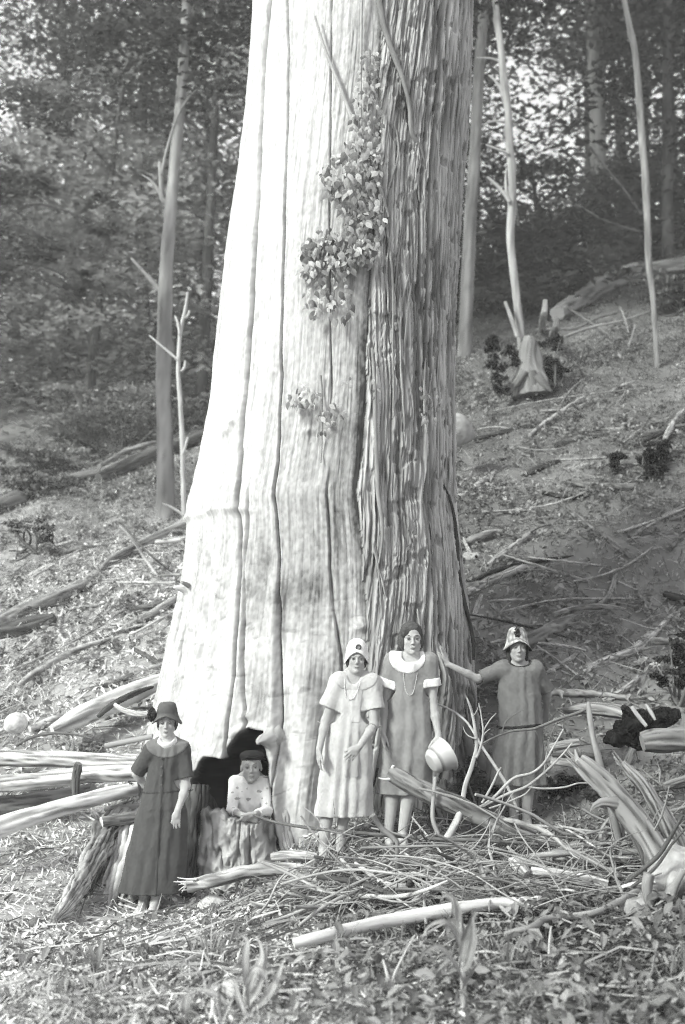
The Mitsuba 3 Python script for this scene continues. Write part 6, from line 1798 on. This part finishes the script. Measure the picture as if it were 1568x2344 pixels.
log('dark limb rising from the brush to the right edge', pp([(1430, 2020, 6.7), (1470, 1990, 6.65), (1507, 1958, 6.6), (1535, 1915, 6.55), (1562, 1865, 6.5)]), [0.010, 0.014, 0.014, 0.012, 0.010], 0.10, 148, name='branch', cat='branch')
log('second dark limb beside the one rising to the right edge', pp([(1445, 2030, 6.6), (1500, 1985, 6.55), (1540, 1930, 6.5), (1575, 1890, 6.45)]), [0.010, 0.010, 0.008, 0.006], 0.10, 149, name='branch', cat='branch')
log('white curved branch lying in the left of the brush pile', pp([(813, 1975, 7.3), (840, 1995, 7.22), (872, 2018, 7.15), (905, 2028, 7.1), (934, 2028, 7.08)]), [0.010, 0.015, 0.017, 0.017, 0.018], 0.60, 150, name='branch', cat='branch')
log('dark rotten knot at the end of the white curved branch', pp([(934, 2030, 7.06), (944, 2014, 7.06), (952, 2000, 7.05)]), [0.02, 0.026, 0.016], 0.12, 151, rough=0.35, name='chunk', cat='wood chunk')
log('thin forked pale stalk standing in the front of the picture, left of centre', pp([(888, 2345, 5.0), (888, 2320, 5.05), (893, 2260, 5.1), (886, 2230, 5.1), (877, 2198, 5.15)]), [0.012, 0.011, 0.010, 0.008, 0.005], 0.48, 152, name='stalk', cat='stalk')
log('side shoot of the thin forked stalk', pp([(894, 2256, 5.1), (905, 2225, 5.12), (922, 2190, 5.15), (950, 2140, 5.2)]), [0.007, 0.006, 0.005, 0.003], 0.48, 153, name='stalk', cat='stalk')
log('pale slender stem sticking up in the right foreground', pp([(1252, 2245, 5.6), (1256, 2200, 5.62), (1258, 2150, 5.65), (1262, 2120, 5.68)]), [0.008, 0.007, 0.006, 0.004], 0.46, 154, name='stalk', cat='stalk')
log('short dark bent stick beside the pale curved branch in the lower right', pp([(1340, 2092, 6.3), (1355, 2106, 6.28), (1378, 2102, 6.26), (1410, 2088, 6.26)]), [0.008, 0.010, 0.008, 0.005], 0.08, 155, name='stick', cat='stick')

# the heap of brush: every stick its own thing
RB = np.random.default_rng(404)
HEAP = [(760, 1925), (900, 1895), (1050, 1890), (1200, 1900), (1330, 1880), (1470, 1930), (1500, 2020), (1400, 2075), (1250, 2090), (1000, 2110), (800, 2110), (600, 2095), (620, 2000), (700, 1960)]
nst = 0
while nst < 285:
    u, v = RB.uniform(560, 1500), RB.uniform(1880, 2105)
    if not in_poly(np.array([u]), np.array([v]), HEAP)[0]:
        continue
    left = u < 850
    g = G(u, v)
    lift = 0.0 + 0.15 * RB.random() * np.exp(-((u - 1050) / 330) ** 2) + 0.04
    ang = RB.choice([math.radians(RB.normal(36, 13)) if left else math.radians(RB.normal(-8, 14)), math.radians(RB.normal(-14, 16)), math.radians(RB.normal(45, 22)), math.radians(RB.normal(-42, 18))], p=[0.40, 0.28, 0.18, 0.14])
    L = RB.uniform(0.25, 1.0) if RB.random() < 0.75 else RB.uniform(0.8, 1.7)
    az = RB.normal(0, 0.6)
    d = np.array([math.cos(ang) * math.cos(az), math.sin(az) * 0.8 + 0.35 * math.sin(ang), 0.6 * math.sin(ang) + RB.normal(0, 0.12)])
    d = unit(d)
    c0 = g + [0, 0, lift]
    a, b = c0 - d * L / 2, c0 + d * L / 2
    for e in (a, b):
        e[2] = max(e[2], float(H(e[0], e[1])) + 0.015)
    if max(a[1], b[1]) > 7.95 or (u < 640 and v < 1990):
        continue
    mid = (a + b) / 2 + RB.normal(size=3) * L * 0.05
    q1, q3_ = (a + mid) / 2 + RB.normal(size=3) * L * 0.026, (b + mid) / 2 + RB.normal(size=3) * L * 0.026
    rad = RB.choice([RB.uniform(0.003, 0.006), RB.uniform(0.006, 0.011), RB.uniform(0.012, 0.02)], p=[0.60, 0.33, 0.07])
    tn = RB.choice([RB.uniform(0.26, 0.48), RB.uniform(0.16, 0.3), RB.uniform(0.07, 0.13)], p=[0.58, 0.27, 0.15])
    thick = 'stout' if rad > 0.0115 else 'slender' if rad > 0.006 else 'thin'
    shade = 'pale' if tn > 0.3 else 'grey' if tn > 0.15 else 'dark'
    side = 'left end' if u < 860 else 'middle' if u < 1150 else 'right end'
    gr = '%s %s sticks in the %s of the brush pile' % (thick, shade, side)
    if a[0] < -0.62 or b[0] < -0.62:
        continue
    sm = [tube([a, q1, mid, q3_, b], [rad, rad, rad * .9, rad * .75, rad * .35], 7, tone=tn, seed=int(RB.integers(9999)), rough=0.3, step=L / 14, knots=2 if rad > 0.006 else 0, streak=0.5)]
    if RB.random() < 0.65:
        for _ in range(RB.integers(1, 5)):
            t_ = RB.uniform(0.3, 0.9)
            s0 = mid + (b - mid) * (2 * t_ - 1) if t_ > 0.5 else q1 + (mid - q1) * (t_ - 0.25) * 4
            e_ = s0 + (d * 0.8 + RB.normal(size=3) * [0.3, 0.3, 0.55]) * RB.uniform(0.08, 0.28)
            e_[2] = max(e_[2], float(H(e_[0], e_[1])) + 0.01)
            sm.append(tube([s0, (s0 + e_) / 2 + RB.normal(size=3) * 0.012, e_], [rad * .5, rad * .4, rad * .2], 5, tone=tn, seed=nst))
    whole('stick', join(sm), 'matte', '%s %s stick tangled in the %s of the brush pile' % (thick, shade, side), 'stick', gr)
    nst += 1

# young corn
def corn(label, base, stalk, leaves, tone, seed):
    k = thing('corn_plant', label, 'corn plant')
    r = np.random.default_rng(seed)
    if stalk:
        part(k, 'stalk', tube(pp(stalk), [0.013, 0.014, 0.012, 0.006], 9, tone=tone * 1.1, seed=seed, rough=0.08, streak=0.4), 'matte')
    for q, w in leaves:
        c = spline(np.array(pp(q)), 16)
        t = np.gradient(c, axis=0)
        t = unit(t)
        side = unit(np.cross(t, np.array([0.15 + 0.3 * r.normal(), -1.0, 0.25 + 0.2 * r.normal()])))
        nrm = np.cross(side, t)
        s = np.linspace(0, 1, 16)
        ww = w * np.clip(np.minimum(0.55 + s * 2.0, (1 - s) * 2.2), 0.02, 1)
        tw = 0.6 * np.sin(s * 3 + r.uniform(0, 6))
        sd = side * np.cos(tw)[:, None] + nrm * np.sin(tw)[:, None]
        rip = 0.12 * w * np.sin(s * 25 + r.uniform(0, 6))
        v = np.stack([c - sd * ww[:, None] + nrm * (ww * .35 + rip)[:, None], c - sd * ww[:, None] * 0.45 + nrm * (ww * 0.1)[:, None], c, c + sd * ww[:, None] * 0.45 + nrm * (ww * 0.1)[:, None], c + sd * ww[:, None] + nrm * (ww * .35 - rip)[:, None]], 1).reshape(-1, 3)
        i, j = np.meshgrid(np.arange(15), np.arange(4), indexing='ij')
        f_ = quads(np.stack([i * 5 + j, i * 5 + j + 1, (i + 1) * 5 + j + 1, (i + 1) * 5 + j], -1).reshape(-1, 4))
        tn = tone * (0.8 + 0.4 * fbm(v * 40, 2, seed)) * np.tile([1, 0.95, 1.35, 0.95, 1], 16)
        part(k, 'leaf', (v, f_, tn), 'leaf_near')


corn('tall young corn plant standing in the right foreground before the pale pole', None, [(1058, 2350, 4.95), (1060, 2290, 5.0), (1060, 2200, 5.02), (1054, 2110, 5.05)],
     [([(1058, 2200, 5.0), (1066, 2150, 4.97), (1078, 2115, 4.95), (1088, 2090, 4.95), (1095, 2095, 4.9)], 0.020), ([(1055, 2160, 5.04), (1046, 2090, 5.08), (1034, 2056, 5.1), (1020, 2048, 5.1), (1006, 2075, 5.08)], 0.018), ([(1056, 2180, 5.0), (1036, 2125, 4.98), (1012, 2108, 4.95), (985, 2118, 4.93), (964, 2160, 4.92)], 0.014),
      ([(1060, 2220, 5.0), (1076, 2190, 4.95), (1084, 2140, 4.93), (1082, 2095, 4.95), (1078, 2080, 4.97)], 0.018), ([(1052, 2150, 5.05), (1034, 2112, 5.08), (1026, 2120, 5.05), (1020, 2155, 5.0)], 0.022), ([(1060, 2250, 5.0), (1030, 2190, 4.97), (998, 2165, 4.95), (970, 2180, 4.93), (955, 2225, 4.92)], 0.012),
      ([(1060, 2270, 5.0), (1080, 2220, 4.95), (1105, 2200, 4.92), (1132, 2222, 4.9)], 0.012), ([(1053, 2120, 5.05), (1044, 2075, 5.05), (1036, 2048, 5.06), (1030, 2040, 5.06)], 0.012)], 0.30, 501)
corn('pale withered corn plant in the left foreground', None, [(560, 2345, 5.05), (562, 2290, 5.05), (566, 2230, 5.08), (568, 2175, 5.1)],
     [([(564, 2260, 5.05), (560, 2200, 5.05), (566, 2155, 5.06), (552, 2140, 5.06), (538, 2165, 5.04)], 0.015), ([(564, 2280, 5.03), (585, 2225, 5.0), (600, 2185, 5.0), (592, 2150, 5.02), (572, 2138, 5.03)], 0.017), ([(566, 2300, 5.0), (592, 2260, 5.0), (606, 2205, 5.0), (612, 2160, 5.0), (622, 2150, 5.0)], 0.014), ([(566, 2320, 5.0), (612, 2280, 5.0), (640, 2225, 5.02), (652, 2195, 5.02), (664, 2190, 5.02)], 0.016),
      ([(566, 2240, 4.98), (590, 2215, 4.96), (606, 2235, 4.96), (612, 2280, 4.95)], 0.013), ([(562, 2330, 5.0), (545, 2280, 4.98), (532, 2240, 4.98), (520, 2238, 4.97)], 0.014)], 0.44, 502)
corn('small corn shoot with two upright blades at the far left', None, None,
     [([(218, 2228, 6.0), (213, 2190, 6.0), (200, 2160, 6.0), (184, 2154, 6.0)], 0.010), ([(218, 2228, 6.0), (226, 2190, 6.0), (232, 2158, 6.02), (240, 2135, 6.03)], 0.016), ([(218, 2228, 6.0), (200, 2205, 5.98), (188, 2175, 5.98), (180, 2160, 5.98)], 0.009)], 0.26, 503)
corn('single dark arching blade rising in the front left of centre', None, None, [([(540, 2336, 4.9), (520, 2300, 4.92), (485, 2270, 4.95), (450, 2262, 4.98), (426, 2268, 5.0)], 0.012), ([(425, 2338, 4.9), (424, 2310, 4.9), (430, 2275, 4.92), (444, 2268, 4.93)], 0.02)], 0.30, 504)

# ------------------------------------------------------------------ what lies all over the ground
RL = np.random.default_rng(900)


def litter(n, y0, y1, size, power, tone_of, lift=0.012, flat=0.62, aspect=0.6, x0=-9, x1=12, fine=False):
    x, y = scatter(RL, n, x0, x1, y0, y1, power)
    z = H(x, y)
    nr = unit(ground_normal(x, y) * flat + rand_dirs(RL, len(x)) * (1 - flat) * 1.5)
    c = np.stack([x, y, z + lift * (0.3 + 2.2 * RL.random(len(x)))], -1)
    if fine:
        return leaf_cloud6(c, nr, rand_dirs(RL, len(x)), size * (0.4 + 1.2 * RL.random(len(x)) ** 2), tone_of(x, y, RL.random(len(x))), aspect, 0.3, RL)
    return leaf_cloud(c, nr, rand_dirs(RL, len(x)), size * (0.5 + RL.random(len(x))), tone_of(x, y, RL.random(len(x))), aspect, 0.3)


dead = lambda x, y, q: (0.22 + 0.46 * tone_zone(x, y)) * (0.25 + 1.7 * q ** 1.6) * (0.30 + 1.4 * fbm(np.stack([x * 1.3, y * 1.3, 0 * x], -1), 4, 77))
whole('leaf_litter', join([litter(34000, 4.3, 9.5, 0.048, 1.0, dead, aspect=0.34, fine=True), litter(38000, 9.0, 25, 0.070, 0.8, lambda x, y, q: dead(x, y, 0.30 + 0.55 * q), 0.03, aspect=0.4)]), 'matte', 'dead leaves and chips littering the whole slope', kind='stuff', smooth=False)


def blades(n, y0, y1, L, w, power, tone_of, tip=1.0, x0=-9, x1=12, keep=None, up=0.5):
    x, y = scatter(RL, n, x0, x1, y0, y1, power)
    if keep is not None:
        ok = RL.random(len(x)) < keep(x, y)
        x, y = x[ok], y[ok]
    m = len(x)
    p0 = np.stack([x, y, H(x, y) - 0.01], -1)
    az = RL.uniform(0, 2 * np.pi, m)
    e = np.abs(RL.normal(up, 0.4, m))
    d = np.stack([np.cos(az) * np.cos(e), np.sin(az) * np.cos(e), np.sin(e)], -1)
    l = L * (0.4 + 1.0 * RL.random(m))[:, None]
    s = unit(np.cross(d, np.array([0, 0, 1.0])) + 0.3 * rand_dirs(RL, m)) * (w * (0.6 + 0.8 * RL.random(m)))[:, None]
    vs = []
    for t, k in ((0, 1.0), (0.35, 1.0), (0.7, 0.75), (1.0, 0.12)):
        c = p0 + d * l * t - np.array([0, 0, 1.0]) * l * 0.55 * t * t * RL.uniform(0.2, 1.0, (m, 1)) * tip
        c[:, 2] = np.maximum(c[:, 2], H(c[:, 0], c[:, 1]) + 0.008)
        vs += [c - s * k, c + s * k]
    v = np.stack(vs, 1).reshape(-1, 3)
    b = np.arange(m)[:, None] * 8
    f_ = np.vstack([b + np.array(t_) for t_ in ([0, 1, 3], [0, 3, 2], [2, 3, 5], [2, 5, 4], [4, 5, 7], [4, 7, 6])])
    return v, f_, np.repeat(tone_of(x, y, RL.random(m)), 8)


straw = lambda x, y, q: (0.24 + 0.42 * tone_zone(x, y)) * (0.4 + 1.1 * q)
whole('dry_grass', join([blades(16000, 4.3, 10, 0.16, 0.0045, 1.0, straw, up=0.3, keep=lambda x, y: 0.4 + 0.6 * tone_zone(x, y)), blades(22000, 9.5, 22, 0.26, 0.007, 0.8, straw, up=0.4, keep=lambda x, y: 0.3 + 0.7 * tone_zone(x, y))]), 'matte', 'tangle of dry pale stems and grass over the clearing', kind='stuff', smooth=False)


def weeds(n, y0, y1, size, power, keep, tone, plants, height, x0=-9, x1=12, fine=False):
    x, y = scatter(RL, plants, x0, x1, y0, y1, power)
    ok = RL.random(len(x)) < keep(x, y)
    x, y = x[ok], y[ok]
    per = max(3, n // max(len(x), 1))
    x, y = np.repeat(x, per), np.repeat(y, per)
    m = len(x)
    sc = np.repeat(RL.uniform(0.6, 1.4, m // per), per)
    az = RL.uniform(0, 2 * np.pi, m)
    rr = size * 1.5 * sc * RL.random(m) ** 0.6
    cx_, cy_ = x + rr * np.cos(az), y + rr * np.sin(az)
    c = np.stack([cx_, cy_, H(cx_, cy_) + height * sc * (0.15 + 0.85 * RL.random(m))], -1)
    out_ = np.stack([np.cos(az), np.sin(az), -0.15 + 0.4 * RL.normal(size=m)], -1)
    nr = unit(np.stack([np.cos(az) * 0.4, np.sin(az) * 0.4, np.ones(m)], -1) + 0.45 * RL.normal(size=(m, 3)))
    t = tone * (0.55 + 0.9 * RL.random(m)) * np.repeat(RL.uniform(0.7, 1.35, m // per), per)
    if fine:
        return leaf_cloud6(c, nr, out_, size * sc * (0.5 + 0.9 * RL.random(m)), t, 0.5, 0.22, RL)
    return leaf_cloud(c, nr, out_, size * sc * (0.7 + 0.6 * RL.random(m)), t, 0.62, 0.22)


patch = lambda x, y: sstep(0.42, 0.62, fbm(np.stack([x * 0.9, y * 0.9, 0 * x], -1), 3, 15))
whole('ground_cover', join([weeds(3600, 4.3, 6.6, 0.062, 1.0, lambda x, y: (0.9 * sstep(-0.7, 0.3, x) + 0.10) * (0.25 + 0.75 * patch(x * 2, y * 2)), 0.24, 800, 0.10, fine=True), weeds(1500, 4.3, 6.6, 0.055, 1.0, lambda x, y: 0.5 * sstep(-0.2, -0.8, x), 0.46, 260, 0.06, fine=True), weeds(5000, 6.4, 10.5, 0.05, 1.0, lambda x, y: 0.15 + 0.65 * patch(x, y), 0.22, 800, 0.07, fine=True),
      weeds(20000, 10, 22, 0.075, 0.8, lambda x, y: (0.2 + 0.8 * patch(x, y)) * (1 - 0.55 * tone_zone(x, y)), 0.25, 3400, 0.12), weeds(9000, 10, 20, 0.06, 0.8, lambda x, y: 0.6 * tone_zone(x, y), 0.32, 1700, 0.07)]), 'leaf_near', 'low leafy weeds growing through the litter', kind='stuff', smooth=False)

def clumps(n, per, y0, y1, L, w, tone):
    x, y = scatter(RL, n, -3, 3, y0, y1, 1.0)
    x, y = np.repeat(x, per) + RL.normal(0, 0.03, len(x) * per), np.repeat(y, per) + RL.normal(0, 0.03, len(x) * per)
    m = len(x)
    p0 = np.stack([x, y, H(x, y) - 0.01], -1)
    az = RL.uniform(0, 2 * np.pi, m)
    o = np.stack([np.cos(az), np.sin(az), 0 * az], -1)
    l = L * (0.5 + RL.random(m))[:, None] * np.repeat(RL.uniform(0.5, 1.3, m // per), per)[:, None]
    s = np.stack([-np.sin(az), np.cos(az), 0 * az], -1) * (w * (0.6 + 0.8 * RL.random(m)))[:, None]
    k_ = RL.uniform(0.3, 1.0, (m, 1))
    vs = []
    for t, g in ((0, 0.6), (0.3, 1.0), (0.65, 0.8), (1.0, 0.08)):
        c = p0 + o * l * k_ * 0.7 * t ** 1.5 + np.array([0, 0, 1.0]) * l * (t - 0.6 * k_ * t * t)
        vs += [c - s * g, c + s * g]
    v = np.stack(vs, 1).reshape(-1, 3)
    b = np.arange(m)[:, None] * 8
    f_ = np.vstack([b + np.array(t_) for t_ in ([0, 1, 3], [0, 3, 2], [2, 3, 5], [2, 5, 4], [4, 5, 7], [4, 7, 6])])
    return v, f_, np.repeat(tone * (0.5 + RL.random(m)) * (0.8 + 0.9 * tone_zone(x, y)), 8)


whole('grass', join([clumps(95, 14, 4.3, 6.6, 0.16, 0.006, 0.26), clumps(60, 9, 4.4, 7.2, 0.10, 0.010, 0.24)]), 'leaf_near', 'loose tufts of long grass and narrow leaved weeds in the foreground', kind='stuff', smooth=False)

# fine twigs too many to count
tw = []
x, y = scatter(RL, 2000, -8, 11, 5.0, 17, 1.2)
for i in range(len(x)):
    L = RL.uniform(0.08, 0.38) * (1 + 0.04 * y[i])
    az = RL.normal(0.0, 0.8) + (0 if RL.random() < 0.8 else 1.5)
    e = np.array([x[i] + L * math.cos(az), y[i] + L * math.sin(az)])
    a = np.array([x[i], y[i], float(H(x[i], y[i])) + 0.02 + 0.02 * RL.random()])
    b = np.array([e[0], e[1], float(H(e[0], e[1])) + 0.02 + 0.07 * RL.random()])
    rr = RL.uniform(0.003, 0.008)
    s = unit(np.cross(b - a, [0, 0, 1.0])) * rr
    m = (a + b) / 2 + RL.normal(size=3) * L * 0.06
    vs = np.array([a - s, a + s, a + [0, 0, rr * 1.6], m - s, m + s, m + [0, 0, rr * 1.6], b - s * .4, b + s * .4, b + [0, 0, rr * .7]])
    fq_ = []
    for o in (0, 3):
        for j in range(3):
            fq_.append([o + j, o + (j + 1) % 3, o + 3 + (j + 1) % 3, o + 3 + j])
    z_ = float(tone_zone(x[i], y[i]))
    tw.append((vs, quads(fq_), RL.choice([0.08 + 0.04 * z_, 0.2 + 0.15 * z_, 0.34 + 0.25 * z_])))
whole('twigs', join(tw), 'matte', 'fine twigs strewn over the ground', kind='stuff', smooth=False)

# ------------------------------------------------------------------ the hazy air between the trees
scene['air'] = {'type': 'homogeneous', 'albedo': {'type': 'rgb', 'value': [0.95, 0.95, 0.95]}, 'sigma_t': 0.0028}
scene['camera']['medium'] = {'type': 'ref', 'id': 'air'}
scene['haze'] = {'type': 'cube', 'to_world': T().translate([0, 32, 14]).scale([62, 65, 28]), 'bsdf': {'type': 'null'}, 'interior': {'type': 'ref', 'id': 'air'}}
labels['haze'] = {'label': 'thin hazy air between the trees', 'kind': 'stuff'}
